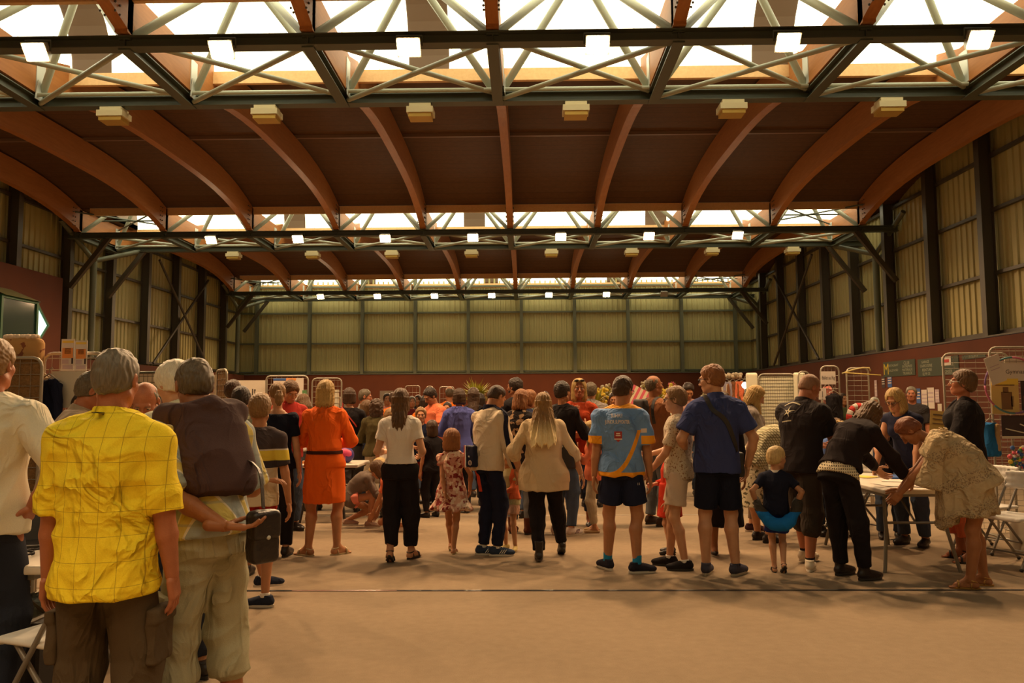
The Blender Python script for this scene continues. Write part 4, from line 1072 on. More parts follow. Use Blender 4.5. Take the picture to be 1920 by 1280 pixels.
# ================================================================ THE PEOPLE IN THE PHOTO
def XY(px, d): return at(px, 757, d).x, d
def zr(row, d): return at(960, row, d).z
H_black = hairm('black', (.012, .008, .006), (.045, .025, .014)); H_dark = hairm('dark_brown', (.025, .012, .006), (.085, .042, .018))
H_brown = hairm('brown', (.06, .028, .010), (.17, .085, .030)); H_light = hairm('light_brown', (.13, .065, .022), (.32, .18, .065))
H_auburn = hairm('auburn', (.14, .045, .012), (.34, .14, .04)); H_blond = hairm('blond', (.26, .15, .045), (.62, .42, .15))
H_straw = hairm('straw', (.34, .22, .08), (.75, .56, .26)); H_grey = hairm('grey', (.075, .062, .042), (.24, .20, .14)); H_white = hairm('white', (.50, .44, .32), (.85, .78, .62))
H_greybrown = hairm('grey_brown', (.05, .035, .02), (.17, .13, .08)); H_shave = hairm('shaved', (.20, .095, .05), (.32, .17, .09)); H_red = hairm('red_brown', (.09, .022, .008), (.26, .08, .025))
K_ = fab
F_navy = fab('navy', (.014, .018, .045)); F_black = fab('black', (.014, .011, .012)); F_white = fab('white', (.74, .68, .60)); F_cream = fab('cream', (.62, .50, .34))
F_orange = fab('orange', (.84, .135, .012), bump=.5); F_jean = fab('jean_blue', (.055, .075, .12)); F_jeangrey = fab('grey_jean', (.12, .125, .13)); F_coral = fab('coral', (.80, .20, .09))
F_orange_tee = fab('bright_orange', (.95, .20, .015)); F_khaki = fab('khaki', (.34, .29, .17)); F_beige = fab('beige', (.42, .33, .22)); F_pink = fab('pink', (.80, .26, .19))
F_olive = fab('olive', (.075, .06, .022)); F_greybrown = fab('grey_taupe', (.16, .12, .095)); F_brownT = fab('brown_tee', (.24, .095, .04)); F_greyS = fab('grey_shirt', (.22, .19, .17))
def checks(period, lw, base, line, base2=None):
    def f(t, o):
        a = t.math('LESS_THAN', t.math('FRACT', t.math('DIVIDE', t.math('ADD', o[0], 5.0), period)), lw)
        b = t.math('LESS_THAN', t.math('FRACT', t.math('DIVIDE', o[2], period)), lw)
        m_ = t.math('MAXIMUM', a, b); n = t.noise(200, 2)
        return t.mix(t.math('MULTIPLY', m_, .75), t.mix(n, base, base2 or base), line)
    return f
def prop(px, row, d): return at(px, row, d)
LAMP = None
# ---- foreground group on the left --------------------------------------------------
def yellow_fn(t, o):
    a = t.math('LESS_THAN', t.math('FRACT', t.math('DIVIDE', t.math('ADD', o[0], 5.0), .070)), .034)
    b = t.math('LESS_THAN', t.math('FRACT', t.math('DIVIDE', o[2], .092)), .024)
    c = t.mix(t.noise(200, 2), (.80, .60, .018), (.98, .76, .04))
    return t.mix(t.math('MULTIPLY', t.math('MAXIMUM', a, b), .62), c, (.28, .17, .02))
F_yel = fabp('yellow_check', (.9, .7, .03), yellow_fn, bump=.75, bs=7)
F_cargo = fab('brown_cargo', (.085, .060, .033), bump=.55, bs=8)
x, y = XY(209, 3.08)
def yell_extra(i):
    K = i['K']
    # yoke seam, loop label and two-part shirt tail
    b = MB(); z0 = zr(757, 3.08); 
    o = flat_on(i, [(-.012, zr(771, 2.95)-.006), (.012, zr(771, 2.95)-.006), (.012, zr(771, 2.95)+.006), (-.012, zr(771, 2.95)+.006)], mat('label_black', (.03, .03, .025), .6), 'loop_label')
    for q in (-1, 1):    # cargo pockets
        h0, kn, an, fd3, fu = i['legs'][q]; c_ = h0+(kn-h0)*.72+V3(q*.092, .0, 0)
        g = G(); g.box(K(c_), np.array([.022, .075, .10])*i['s'], None, .012, .01); g.box(K(c_+V3(q*.006, 0, .085)), np.array([.024, .080, .028])*i['s'], None, .01, .004)
        cloth('cargo_pocket', g, .006, F_cargo, i['bot'], .004, (20, 20, 20), 3)
F2 = person('person in yellow checked shirt and brown cargo trousers seen from behind', 1.72, x, y, 0, 'm', w=1.06, dp=1.05, lv=2, sk=S_R, hair=('crop', H_grey), hp=8,
    top=dict(m=F_yel, sl=1.0, loose=.034, hem=.135, collar=True, slw=.018, amp=.006, fsc=(12, 12, 10), name='shirt', flare=.0), bot=dict(m=F_cargo, loose=.020, hemr=.085, amp=.005, fsc=(10, 10, 26)),
    shoes=dict(m=M_leather), fl=(-.13, 0, 0, 10), fr=(.13, 0, 0, 10), hl='down', hr='down', face=False, extra=yell_extra, er=(.6, -1, 0))
x, y = XY(-20, 3.74)
F_offw = fab('off_white', (.74, .68, .52), bump=.45); F_darkjean = fab('dark_jean', (.020, .024, .038), bump=.5)
person('person in off-white tee and dark jeans, hand on hip, cut by the picture edge', 1.82, x, y, 8, 'm', w=.98, lv=2, sk=S_R, hair=('short', H_light), hy=-8,
    top=dict(m=F_offw, sl=.92, loose=.030, slw=.022, hem=.06, amp=.007), bot=dict(m=F_darkjean, loose=.012), shoes=dict(m=M_leather), hl='hip', hr=(.215, -.02, .99), er=(1, -.45, 0), hand_d={1: (-.45, .35, -.8)}, tht={1: (-.3, -.9, -.2)}, curl=22)

def plaidblue(t, o):
    v = t.math('FRACT', t.math('DIVIDE', t.math('ADD', t.math('ADD', t.math('MULTIPLY', o[0], .45), o[1]), 5.0), .085))
    c = t.mix(t.band(v, .0, .34), (.34, .38, .36), (.62, .50, .14)); c = t.mix(t.band(v, .34, .39), c, (.75, .68, .5)); c = t.mix(t.band(v, .93, 1.0), c, (.75, .68, .5))
    h = t.math('FRACT', t.math('DIVIDE', o[2], .09)); return t.mix(t.math('MULTIPLY', t.band(h, .0, .12), .5), c, (.3, .32, .26))
F_pl = fabp('pale_plaid', (.4, .4, .3), plaidblue)
F_sw = fab('plum_sweater', (.075, .042, .040), bump=.6, bs=7, var=.12); F_capri = fab('pale_khaki', (.40, .38, .25), bump=.6, bs=8)
def f3_extra(i):
    K, P0, M, N, F2_, up2, s_ = i['K'], i['P0'], i['M'], i['N'], i['F2'], i['up2'], i['s']
    g = G()   # sweater body draped over the back, sleeves over both shoulders
    ex, fw = F2_[0], F2_[1]
    g.loft(K(N-fw*.080-up2*.0), K(N-fw*.130-up2*.40), ex, [(0, .130*s_, .055*s_), (.25, .175*s_, .070*s_), (.6, .168*s_, .070*s_), (.92, .155*s_, .060*s_), (1, .13*s_, .045*s_)], .03, pw=2.6)
    g.cone(K(N-fw*.05+ex*.15), K(N-fw*.05-ex*.15), .055*s_, .055*s_, .04)
    g.cone(K(N-fw*.10+ex*.02+up2*.01), K(N-fw*.03-ex*.11+up2*.0), .045*s_, .045*s_, .03)
    for q in (-1, 1):
        a = N-fw*.02+ex*q*.15-up2*.005; b = N+fw*.135+ex*q*.115-up2*.10; c = P0+fw*.19+ex*q*.10+up2*.22; d = P0+fw*.19+ex*q*.10+up2*.05
        g.cone(K(a), K(b), .056*s_, .05*s_, .04); g.cone(K(b), K(c), .048*s_, .044*s_, .03); g.cone(K(c), K(d), .044*s_, .040*s_, .02)
    cloth('draped_sweater', g, .0062, F_sw, i['t'], .009, (13, 13, 6), 5)['label'] = 'plum sweater draped over the shoulders'
    b = MB(); pts = []
    for k in range(25):
        a = 2*pi*k/24; pts.append(Vector(K(P0+i['up1']*.075+i['F1'][0]*(.170)*cos(a)+i['F1'][1]*.137*sin(a))))
    b.tube(pts[:-1], .014, 6, closed=True); b.build('belt', M_leather, i['t'], True)
    h0, kn, an, fd3, fu = i['legs'][-1]; c_ = h0+(kn-h0)*.80+V3(-.088, .0, 0)
    g = G(); g.box(K(c_), np.array([.018, .078, .105])*s_, None, .012, .01); g.box(K(c_+V3(-.005, 0, .09)), np.array([.02, .083, .03])*s_, None, .01, .004)
    cloth('cargo_pocket', g, .006, F_capri, i['bot'], .004, (20, 20, 20), 3)
x, y = XY(400, 3.50)
F3 = person('person with plum sweater over plaid shirt, pale khaki calf-length trousers', 1.74, x, y, 50, 'm', w=1.0, dp=1.08, lv=2, sk=S_T, lean=17, hp=20, hy=-14, hair=('crop', H_greybrown),
    top=dict(m=F_pl, sl=.95, loose=.030, hem=.0, slw=.024, collar=True, amp=.007), bot=dict(m=F_capri, len=1.44, hemr=.088, loose=.022, rise=.09, amp=.004, fsc=(10, 10, 24)), shoes=dict(m=fab('tan_shoe', (.16, .08, .04))),
    hl=(-.05, -.205, 1.00), el=(-1, -.1, -1), hr='front', hand_d={-1: (.7, -.4, -.1)}, belly=.05, face=False, extra=f3_extra, fl=(-.11, .02, 0, 8), fr=(.11, -.06, 0, 8))
# black shoulder bag at his back
def hang_bag(i, c, size, m, label, strap_pts=None, name='shoulder_bag', cat='bag', rz=0, strapw=.03, flap=True, mtl=None, tex=None):
    o = local_thing(i, name, label, cat); K = i['K']; c = np.array(c); Fm = frame((0, 0, 1), tw=rz); g = G()
    g.box(c, np.array(size), Fm, min(size)*.6, .01); cloth('bag_body', g, .0075, m, o, .0025, (20, 20, 20), 1)
    if flap:
        g = G(); g.box(c+Fm[1]*(-size[1]*.35)*1+V3(0, 0, size[2]*.45), np.array([size[0]*1.03, size[1]*.85, size[2]*.55]), Fm, min(size)*.5, .01); cloth('flap', g, .0075, m, o, .001, (20, 20, 20), 2)
        b = MB()
        b.sphere(Vector(c-Fm[1]*size[1]*1.15+V3(0, 0, .0)), .010, 8, 6); b.build('clasp', mtl or M_plate, o, True)
    if strap_pts: strap_on(i, strap_pts, strapw, m, 'strap', o)
    return o
i = F3; K = i['K']; bc = i['P0']-i['F1'][1]*.225+i['F1'][0]*.125+V3(0, 0, -.035); bcw = K(bc)
hang_bag(i, bcw, (.065, .042, .112), M_leather, 'black leather shoulder bag hanging behind the person with the plum sweater',
    [bc+V3(0, 0, .12), i['M']-i['F2'][1]*.21+i['F2'][0]*.14, i['N']-i['F2'][1]*.19+i['F2'][0]*.10-i['up2']*.1, i['N']-i['F2'][1]*.02+i['F2'][0]*.13+i['up2']*.055], rz=0, strapw=.028)
x, y = XY(356, 4.35)
person('white-haired person in pale shirt behind the one with the plum sweater', 1.76, x, y, 60, 'm', lv=1, sk=S_L, lean=10, hp=20, hair=('fringe', H_white), top=dict(m=fab('pale_shirt', (.66, .62, .44)), sl=.9, loose=.03, collar=True), bot=dict(m=F_darkjean), shoes=dict(m=M_leather), hl='front', hr='front')
x, y = XY(290, 5.15)
person('person bending forward with flushed forehead, between yellow shirt and plum sweater', 1.72, x, y, 195, 'm', lv=1, sk=S_R, lean=24, hp=38, hair=('bald', H_grey), top=dict(m=fab('check_brown', (.22, .15, .08)), sl=.9), bot=dict(m=F_khaki), shoes=dict(m=fab('tan_shoe', (.16, .08, .04))), hl='front', hr='front')
x, y = XY(118, 5.0)
F_polo = fab('taupe_polo', (.36, .27, .18))
person('person in taupe polo and dark glasses looking down at the table', 1.74, x, y, -62, 'm', lv=1, sk=S_R, lean=12, hp=24, hair=('short', H_greybrown), glasses=M_frame, top=dict(m=F_polo, sl=.85, loose=.028, collar=True), bot=dict(m=F_beige, loose=.016), shoes=dict(m=M_leather), hl='front', hr='front')
x, y = XY(163, 5.9)
person('dark-haired person in black behind the taupe polo', 1.60, x, y, 170, 'f', lv=0, sk=S_L, hp=10, hair=('bob', H_black), top=dict(m=F_black, sl=1.9), bot=dict(m=F_black), shoes=dict(m=M_leather))
x, y = XY(254, 5.7)
person('brown-haired person just past the yellow shoulder, looking left', 1.56, x, y, 110, 'f', lv=0, sk=S_M, hp=18, hair=('bob', H_auburn), top=dict(m=F_beige, sl=1.9), bot=dict(m=F_jean), shoes=dict(m=M_leather), hl='front', hr='front')

# ---- second rank, left -------------------------------------------------------------
zb = [zr(r, 5.85) for r in (842, 862, 876)]
def boytee(t, o):
    c = t.mix(t.math('GREATER_THAN', o[2], zb[0]), (.60, .49, .33), (.060, .042, .042))
    c = t.mix(t.band(o[2], zb[1], zb[0]), c, (.70, .53, .06)); c = t.mix(t.band(o[2], zb[0]-.003, zb[0]+.008), c, (.6, .55, .45))
    return t.mix(t.band(o[2], zb[2], zb[1]), c, (.045, .035, .038))
x, y = XY(487, 5.95)
person('boy in striped tee and red shorts holding one arm behind the back', 1.58, x, y, 6, 'm', w=.86, lv=1, sk=S_M, hair=('short', H_light), hs=1.06,
    top=dict(m=fabp('boy_stripes', (.5, .4, .3), boytee), sl=.78, loose=.024, hem=.09, name='tee'), bot=dict(kind='shorts', m=fab('red_shorts', (.36, .022, .012)), len=.86, loose=.014, name='shorts'),
    shoes=dict(m=fab('navy_trainer', (.02, .025, .045)), sole=M_solew, sock=F_white, sockh=.07), fr=(.075, .0, 0, -78), fl=(-.02, .42, 0, -72), hl=(.10, -.175, 1.06), el=(-1, -.5, -.4), hand_d={-1: (1, -.05, .05)}, hr=(.26, .03, .80), face=False)
x, y = XY(436, 8.6)
person('person in beige tee with dark hair standing by the wire display panel', 1.77, x, y, -5, 'm', lv=1, sk=S_M, hair=('short', H_dark), top=dict(m=F_khaki, sl=.8), bot=dict(m=F_jean), shoes=dict(m=M_leather), face=False)
F_gplaid = fabp('green_plaid', (.1, .1, .05), checks(.052, .5, (.40, .37, .24), (.05, .06, .035)))
x, y = XY(447, 7.0)
person('dark-haired person in green and black plaid shirt leaning toward a table', 1.68, x, y, 12, 'm', lv=1, w=1.05, sk=S_M, lean=14, hp=12, hair=('short', H_black), top=dict(m=F_gplaid, sl=.85, loose=.028, collar=True), bot=dict(m=F_jean), shoes=dict(m=M_leather), hl='front', hr='down', face=False)
x, y = XY(520, 7.9)
person('ponytailed person in black off-shoulder top seen from behind', 1.72, x, y, 6, 'f', lv=1, sk=S_L, hy=20, hair=('pony', H_light), top=dict(m=fab('midnight', (.008, .010, .022)), sl=.62, neck='off', loose=.022, hem=.05), bot=dict(m=F_black), shoes=dict(m=M_leather), hl='front', hr='down', face=False)
x, y = XY(540, 9.5)
person('tall person with brown fringe and red shirt looking down to the right', 1.80, x, y, -140, 'm', lv=1, sk=S_M, hp=28, hair=('fringe', H_brown), top=dict(m=fab('red_shirt', (.38, .03, .02)), sl=1.9, collar=True), bot=dict(m=F_jean), shoes=dict(m=M_leather), hl='front', hr='front')
x, y = XY(556, 12.1)
person('person in dark glasses peering over the table toward the camera', 1.56, x, y, 178, 'f', lv=0, sk=S_L, hp=15, hair=('short', H_black), glasses=M_frame, top=dict(m=F_greyS, sl=1.9), bot=dict(m=F_jean), shoes=dict(m=M_leather), hl='front', hr='front')
x, y = XY(490, 9.7)
person('fair-haired person tilting the head back behind the ponytailed one', 1.64, x, y, 150, 'f', lv=0, sk=S_L, hp=-8, hair=('bobshort', H_light), top=dict(m=F_pink, sl=1.9), bot=dict(m=F_jean), shoes=dict(m=M_leather))
x, y = XY(588, 11.3)
person('person in white tee leaning far over the table behind the orange dress', 1.72, x, y, 45, 'f', lv=1, sk=S_L, lean=26, hp=30, hair=('bob', H_brown), top=dict(m=F_white, sl=.6, loose=.03), bot=dict(m=F_jeangrey, loose=.012), shoes=dict(m=M_leather), hl=(-.2, .5, .95), hr=(.2, .5, .95), face=False)
def orange_dress(g, i):
    K, P0, F1, s_ = i['K'], i['P0'], i['F1'], i['s']; hx = i['hipx']
    g.loft(K(P0+V3(0, 0, .12)), K(P0-V3(0, 0, .40)), F1[0], [(0, .150*s_, .128*s_), (.30, (hx+.018)*s_, .140*s_), (.62, (hx+.026)*s_, .146*s_), (1, (hx+.034)*s_, .150*s_)], .008*s_)
    g.loft(K(P0+V3(0, 0, .10)), K(P0+V3(0, 0, .22)), F1[0], [(0, .160*s_, .135*s_), (.4, .172*s_, .145*s_), (1, .158*s_, .13*s_)], .012*s_)
def orange_extra(i):
    K, P0, F1 = i['K'], i['P0'], i['F1']; b = MB(); pts = []
    g = G(); g.loft(K(P0+V3(0, 0, .085)), K(P0+V3(0, 0, .118)), F1[0], [(0, .183*i['s'], .158*i['s']), (1, .180*i['s'], .156*i['s'])], .003)
    V, F = g.mesh(.006); npmesh('belt', V, F, fab('dark_belt', (.05, .016, .012)), i['t'])
x, y = XY(610, 7.95)
person('person in an orange belted shirt dress and flat sandals seen from behind', 1.74, x, y, 4, 'f', w=1.06, lv=1, sk=S_M, hair=('bob', H_blond), top=dict(m=F_orange, sl=1.8, loose=.026, slw=.020, collar=True, hem=.05, name='shirt_dress', fn=orange_dress, amp=.005),
    shoes=dict(kind='sandal', m=mat('beige_leather', (.50, .38, .22), .5)), fl=(-.15, 0, 0, 62), fr=(.13, .03, 0, 50), hl='front', hr='front', face=False, extra=orange_extra)
x, y = XY(751, 7.62)
def wp_extra(i):
    pass
person('long-haired person in white top and loose black trousers walking away', 1.645, x, y, 0, 'f', w=1.0, lv=1, sk=S_L, hair=('long', H_brown), top=dict(m=F_white, sl=.58, loose=.020, slw=.016, hem=-.06, neck='wide', amp=.006, name='tee'), bot=dict(m=F_black, loose=.022, rise=.12, len=1.86, hemr=.066, amp=.007),
    shoes=dict(kind='sandal', m=M_leather, sole=M_rub), fl=(-.085, -.10, .05, 4, 28), fr=(.095, .16, 0, 25), hl=(-.17, .22, 1.10), hr=(.18, .20, 1.06), el=(-.45, -1, -.6), er=(.45, -1, -.6), face=False)
x, y = XY(664, 9.8)
person('girl in pink shorts crouching on the floor beside the orange dress', 1.38, x, y, -82, 'f', w=.9, lv=1, sk=S_M, hs=1.12, ph=.43, lean=50, hp=35, hair=('bobfull', H_straw), top=dict(m=F_greybrown, sl=1.9, loose=.024), bot=dict(kind='shorts', m=F_pink, len=.42, loose=.016),
    shoes=dict(m=fab('canvas_shoe', (.42, .27, .2)), sole=M_solew), fl=(-.16, -.10, 0, 5), fr=(.13, .27, 0, 5), kl=(0, 1, .6), kr=(0, 1, .9), hl=(-.1, .55, .22), hr=(.12, .55, .25), po=(0, -.08))
x, y = XY(800, 9.3)
person('crouching person with white trainers mostly hidden by the black trousers', 1.36, x-.28, y+.2, 80, 'f', w=.9, lv=0, sk=S_M, hs=1.12, ph=.40, lean=45, hp=35, hair=('bob', H_brown), top=dict(m=F_coral, sl=.6), bot=dict(kind='shorts', m=F_navy, len=.5, loose=.012),
    shoes=dict(m=F_white, sole=M_solew), fl=(-.12, -.08, 0, 5), fr=(.12, .2, 0, 5), kl=(0, 1, .6), kr=(0, 1, .9), hl=(-.1, .5, .25), hr=(.12, .5, .25))
x, y = XY(655, 11.15)
F_skirt = fab('slate_skirt', (.075, .07, .075))
P_skirt = person('dark-haired person in black top and slate skirt with a red bag strap', 1.73, x, y, 8, 'f', w=1.08, lv=1, sk=S_L, hair=('bobshort', H_dark), top=dict(m=F_black, sl=1.85, neck='wide', hem=.0), bot=dict(kind='skirt', m=F_skirt, slen=.52, flare=.035, rise=.08), shoes=dict(m=M_leather), hl='front', hr='front', face=False)
o = local_thing(P_skirt, 'bag_strap', 'thin red bag strap across the back of the black top', 'strap'); strap_on(P_skirt, [P_skirt['N']+V3(-.12, -.05, .03), P_skirt['N']+V3(.0, -.16, -.12), P_skirt['M']+V3(.13, -.12, .02)], .018, mat('red_strap', (.55, .06, .04), .5), 'strap', o)
x, y = XY(681, 12.4)
person('short-haired person in profile behind the black top, pale shirt', 1.74, x, y, -85, 'm', lv=0, sk=S_R, hp=8, hair=('crop', H_greybrown), top=dict(m=F_greyS, sl=.8, collar=True), bot=dict(m=F_jean), shoes=dict(m=M_leather))
x, y = XY(706, 11.0)
person('curly dark-haired person in a long olive jacket', 1.57, x, y, 8, 'f', w=1.0, lv=1, sk=S_M, hair=('curly', H_dark), top=dict(m=F_olive, sl=1.9, loose=.03, hem=.05, slw=.02), bot=dict(kind='skirt', m=F_beige, slen=.46, flare=.02), shoes=dict(m=M_leather, kind='boot'), hl='front', hr='read', face=False)
x, y = XY(683, 11.6)
person('brown-haired person in profile beside the olive jacket', 1.56, x, y, -75, 'f', lv=0, sk=S_M, hp=15, hair=('bob', H_brown), top=dict(m=F_navy, sl=1.9), bot=dict(m=F_jean), shoes=dict(m=M_leather), hl='front', hr='mouth')
x, y = XY(733, 10.6)
person('child with round brown hair next to the white top', 1.44, x, y, 10, 'f', hs=1.15, lv=0, sk=S_M, hair=('bobfull', H_light), top=dict(m=F_white, sl=.6), bot=dict(m=F_jean), shoes=dict(m=M_leather), face=False)

# ---- girl, teenager, toddler, long fair hair -----------------------------------------
def floral(t, o):
    v = t.n('ShaderNodeTexVoronoi'); v.inputs['Scale'].default_value = 30; v.distance = 'CHEBYCHEV'; t.L.new(t.tc, v.inputs['Vector'])
    sp = t.n('ShaderNodeSeparateColor'); t.L.new(v.outputs['Color'], sp.inputs[0])
    c = t.mix(t.math('GREATER_THAN', sp.outputs[0], .45), (.66, .40, .30), (.52, .24, .17)); c = t.mix(t.math('GREATER_THAN', sp.outputs[1], .74), c, (.26, .035, .03)); c = t.mix(t.math('GREATER_THAN', sp.outputs[2], .72), c, (.76, .60, .46)); return c
F_flo = fabp('floral_dress', (.6, .4, .3), floral)
def girl_dress(g, i):
    K, P0, F1, s_ = i['K'], i['P0'], i['F1'], i['s']
    g.loft(K(P0+V3(0, 0, .22)), K(P0-V3(0, 0, .30)), F1[0], [(0, .150*s_, .120*s_), (.45, .21*s_, .175*s_), (.72, .235*s_, .20*s_), (.78, .255*s_, .21*s_), (1, .335*s_, .28*s_)], .02*s_)
    r_ = np.random.RandomState(3)
    def ruff(X, Y, Z):   # waved hem
        a = np.arctan2(Y, X); return (K(P0)[2]-.30*s_+.018+.022*np.sin(a*7)+.012*np.sin(a*13+1))-Z
    g.custom(ruff)
def girl_fold(i):
    pass
x, y = XY(847, 8.05)
person('girl in a red and pink patterned dress walking away', 1.245, x, y, -6, 'f', w=.95, lv=1, sk=S_M, hs=1.24, bust=0, hair=('bobfull', H_auburn), top=dict(m=F_flo, sl=.42, loose=.018, name='dress', fn=girl_dress, amp=.007, fsc=(26, 26, 3), slw=.02),
    shoes=dict(kind='sandal', m=mat('pink_sandal', (.55, .3, .2), .5), sole=mat('pale_sole', (.55, .48, .25), .6)), fl=(-.045, .16, .02, 0, 25), fr=(.035, -.04, 0, 0), hl=(-.03, -.30, .78), el=(-1, -.6, -.2), hr=(.26, .08, .92), face=False)
zt0 = zr(757, 7.95)
def track(t, o):
    return t.mix(t.noise(200, 2), (.58, .47, .33), (.66, .55, .40))
F_track = fabp('cream_track_top', (.6, .5, .4), track); F_nv = fab('track_navy', (.012, .014, .034))
def track_extra(i):
    K, s_ = i['K'], i['s']; S0, E, W_, d, th, cu, pt = i['arms'][-1 if False else 1]
    # navy stripe down the sleeve nearest the viewer
    from mathutils.bvhtree import BVHTree
    me = i['top'].data; bv = BVHTree.FromPolygons([v.co for v in me.vertices], [p.vertices for p in me.polygons])
    for q in (-1, 1):
        S0, E, W_, d, th, cu, pt = i['arms'][q]; P_, N_ = [], []
        path = [i['N']+i['F2'][0]*q*.05+i['up2']*.02, S0+i['up2']*.06, S0*.6+E*.4+i['F2'][0]*q*.06-i['F2'][1]*.04, E+i['F2'][0]*q*.05-i['F2'][1]*.05, E*.5+W_*.5+i['F2'][0]*q*.04-i['F2'][1]*.05, W_+i['F2'][0]*q*.04-i['F2'][1]*.04]
        path = [Vector(K(p)) for p in path]
        for k in range(31):
            u = k/30*(len(path)-1); j = min(int(u), len(path)-2); p = path[j].lerp(path[j+1], u-j); loc, no, _, _ = bv.find_nearest(p); P_.append(loc+no*.003); N_.append(no)
        for _ in range(3): P_ = [P_[0]]+[(P_[a-1]+P_[a]*2+P_[a+1])/4 for a in range(1, len(P_)-1)]+[P_[-1]]
        P_ = [(lambda r: r[0]+r[1]*.006)(bv.find_nearest(p)) for p in P_]
        ribbon(P_, .050, .004, N_).build('sleeve_stripe', F_nv, i['top'])
    h0, kn, an, fd3, fu = i['legs'][-1]; me = i['bot'].data; bv = BVHTree.FromPolygons([v.co for v in me.vertices], [p.vertices for p in me.polygons]); P_, N_ = [], []
    for k in range(16):
        p = Vector(K(h0+(kn-h0)*(-.05+k/15*.72)+V3(.045, -.12, 0)-i['F1'][0]*.02)); loc, no, _, _ = bv.find_nearest(p); P_.append(loc+no*.003); N_.append(no)
    ribbon(P_, .036, .003, N_).build('red_stripe', mat('stripe_red', (.55, .05, .015), .7), i['bot'])
    cg = G(); N, up2, F2_ = i['N'], i['up2'], i['F2']
    cg.loft(K(N-up2*.03), K(N+up2*.05), F2_[0], [(0, .085*s_, .078*s_), (1, .070*s_, .068*s_)], .01); cg.loft(K(N-up2*.06), K(N+up2*.09), F2_[0], [(0, .062*s_, .058*s_), (1, .060*s_, .058*s_)], .005, 1)
    V, F = cg.mesh(.006); npmesh('collar', V, F, F_nv, i['top'])
x, y = XY(914, 7.92)
P_tr = person('teenager in cream track top with navy sleeve stripe, head bowed', 1.71, x, y, -42, 'm', w=.93, lv=1, sk=S_M, hy=-12, hp=34, hair=('buzz', H_dark), lean=4,
    top=dict(m=F_track, sl=1.92, loose=.030, slw=.020, hem=.07, name='track_top', amp=.006), bot=dict(m=F_nv, loose=.014, hemr=.052, amp=.006), shoes=dict(m=fab('blue_trainer', (.03, .045, .085)), sole=M_solew, stripe=mat('stripe_white', (.8, .74, .62), .6), lace=F_white, sock=F_white, sockh=.05),
    fl=(-.07, 0, 0, -42), fr=(.08, .05, 0, 42), hl=(-.06, .30, .92), hr=(.25, .16, .86), er=(.5, -1, 0), extra=track_extra)
bc = P_tr['P0']+P_tr['F1'][0]*-.045-P_tr['F1'][1]*.185+V3(0, 0, .07)
ob = hang_bag(P_tr, P_tr['K'](bc), (.066, .030, .105), fab('navy_bag', (.012, .016, .04), rough=.5), 'small navy club side bag with white and red bands on the track top', [bc+V3(0, 0, .11), P_tr['M']-P_tr['F2'][0]*.17-P_tr['F2'][1]*.08, P_tr['N']-P_tr['F2'][0]*.14+P_tr['up2']*.03], strapw=.014)
b = MB(); c_ = Vector(P_tr['K'](bc)); 
Fb = frame((0, 0, 1), tw=0); rr_ = Matrix.Rotation(0, 3, 'Z')
for dx, mm in ((-.050, 'white'), (-.064, 'red')):
    b = MB(); b.box(c_+Vector((dx, -.034, 0)), (.006, .006, .108)); b.build('band', mat('band_'+mm, (.75, .68, .6) if mm == 'white' else (.5, .03, .02), .6), ob)
b = MB(); b.tube([c_+Vector((.018+.022*cos(a), -.040, -.06+.022*sin(a))) for a in [2*pi*k/18 for k in range(18)]], .003, 5, closed=True); b.tube([c_+Vector((.018+.012*cos(a), -.040, -.06+.012*sin(a))) for a in [2*pi*k/12 for k in range(12)]], .002, 5, closed=True); b.build('crest', mat('crest_pale', (.6, .5, .42), .5), ob)
x, y = XY(955, 8.2)
F_card = fab('orange_cardigan', (.62, .14, .06)); F_mint = fab('pale_green', (.52, .50, .30)); F_pinkshort = fab('pink_check', (.66, .42, .33))
def cardigan(i):
    g = G(); s_ = i['s']; K = i['K']
    i['torso'](g, .030, hx=.0)
    for q in (-1, 1):
        S0, E, W_, d, th, cu, pt = i['arms'][q]
        g.ball(K(S0), .070*s_, .02*s_); g.cone(K(S0), K(E), .066*s_, .058*s_, .02*s_); g.cone(K(E), K(E+(W_-E)*.85), .058*s_, .045*s_, .02*s_)
    g.ball(K(i['N']+i['up2']*.04+i['F2'][1]*.02), .085*s_, .012, 1)
    g.box(K(i['P0']+i['F1'][1]*.25+V3(0, 0, .22)), np.array([.075, .25, .42])*s_, frame((0, 0, 1)), .02, .01, 1)
    cloth('cardigan', g, .0075, F_card, i['t'], .003, (20, 20, 12), 2)
person('toddler with glasses in orange cardigan and pink shorts reaching to the teenager', 1.045, x, y, 150, 'f', w=1.0, lv=1, sk=S_L, hs=1.42, bust=0, hy=-35, hp=-14, hair=('bobshort', H_straw), glasses=mat('pink_frame', (.6, .3, .3), .3),
    top=dict(m=F_mint, sl=.5, loose=.018, hem=.10), bot=dict(kind='shorts', m=F_pinkshort, len=.62, loose=.018, amp=.006), shoes=dict(m=mat('yellow_shoe', (.52, .40, .14), .6), sole=M_solew), fl=(-.11, 0, 0, 25), fr=(.11, -.04, 0, 20), hl=(.02, .30, 1.05), hr=(.22, .42, 1.08), extra=cardigan)
x, y = XY(1022, 7.68)
H_tip = hairm('dipped_blond', (.17, .085, .022), (.36, .20, .06), tip=(.86, .68, .34), zt=(1.36, 1.20))
F_knit = fab('oat_knit', (.62, .47, .28), bump=.3)
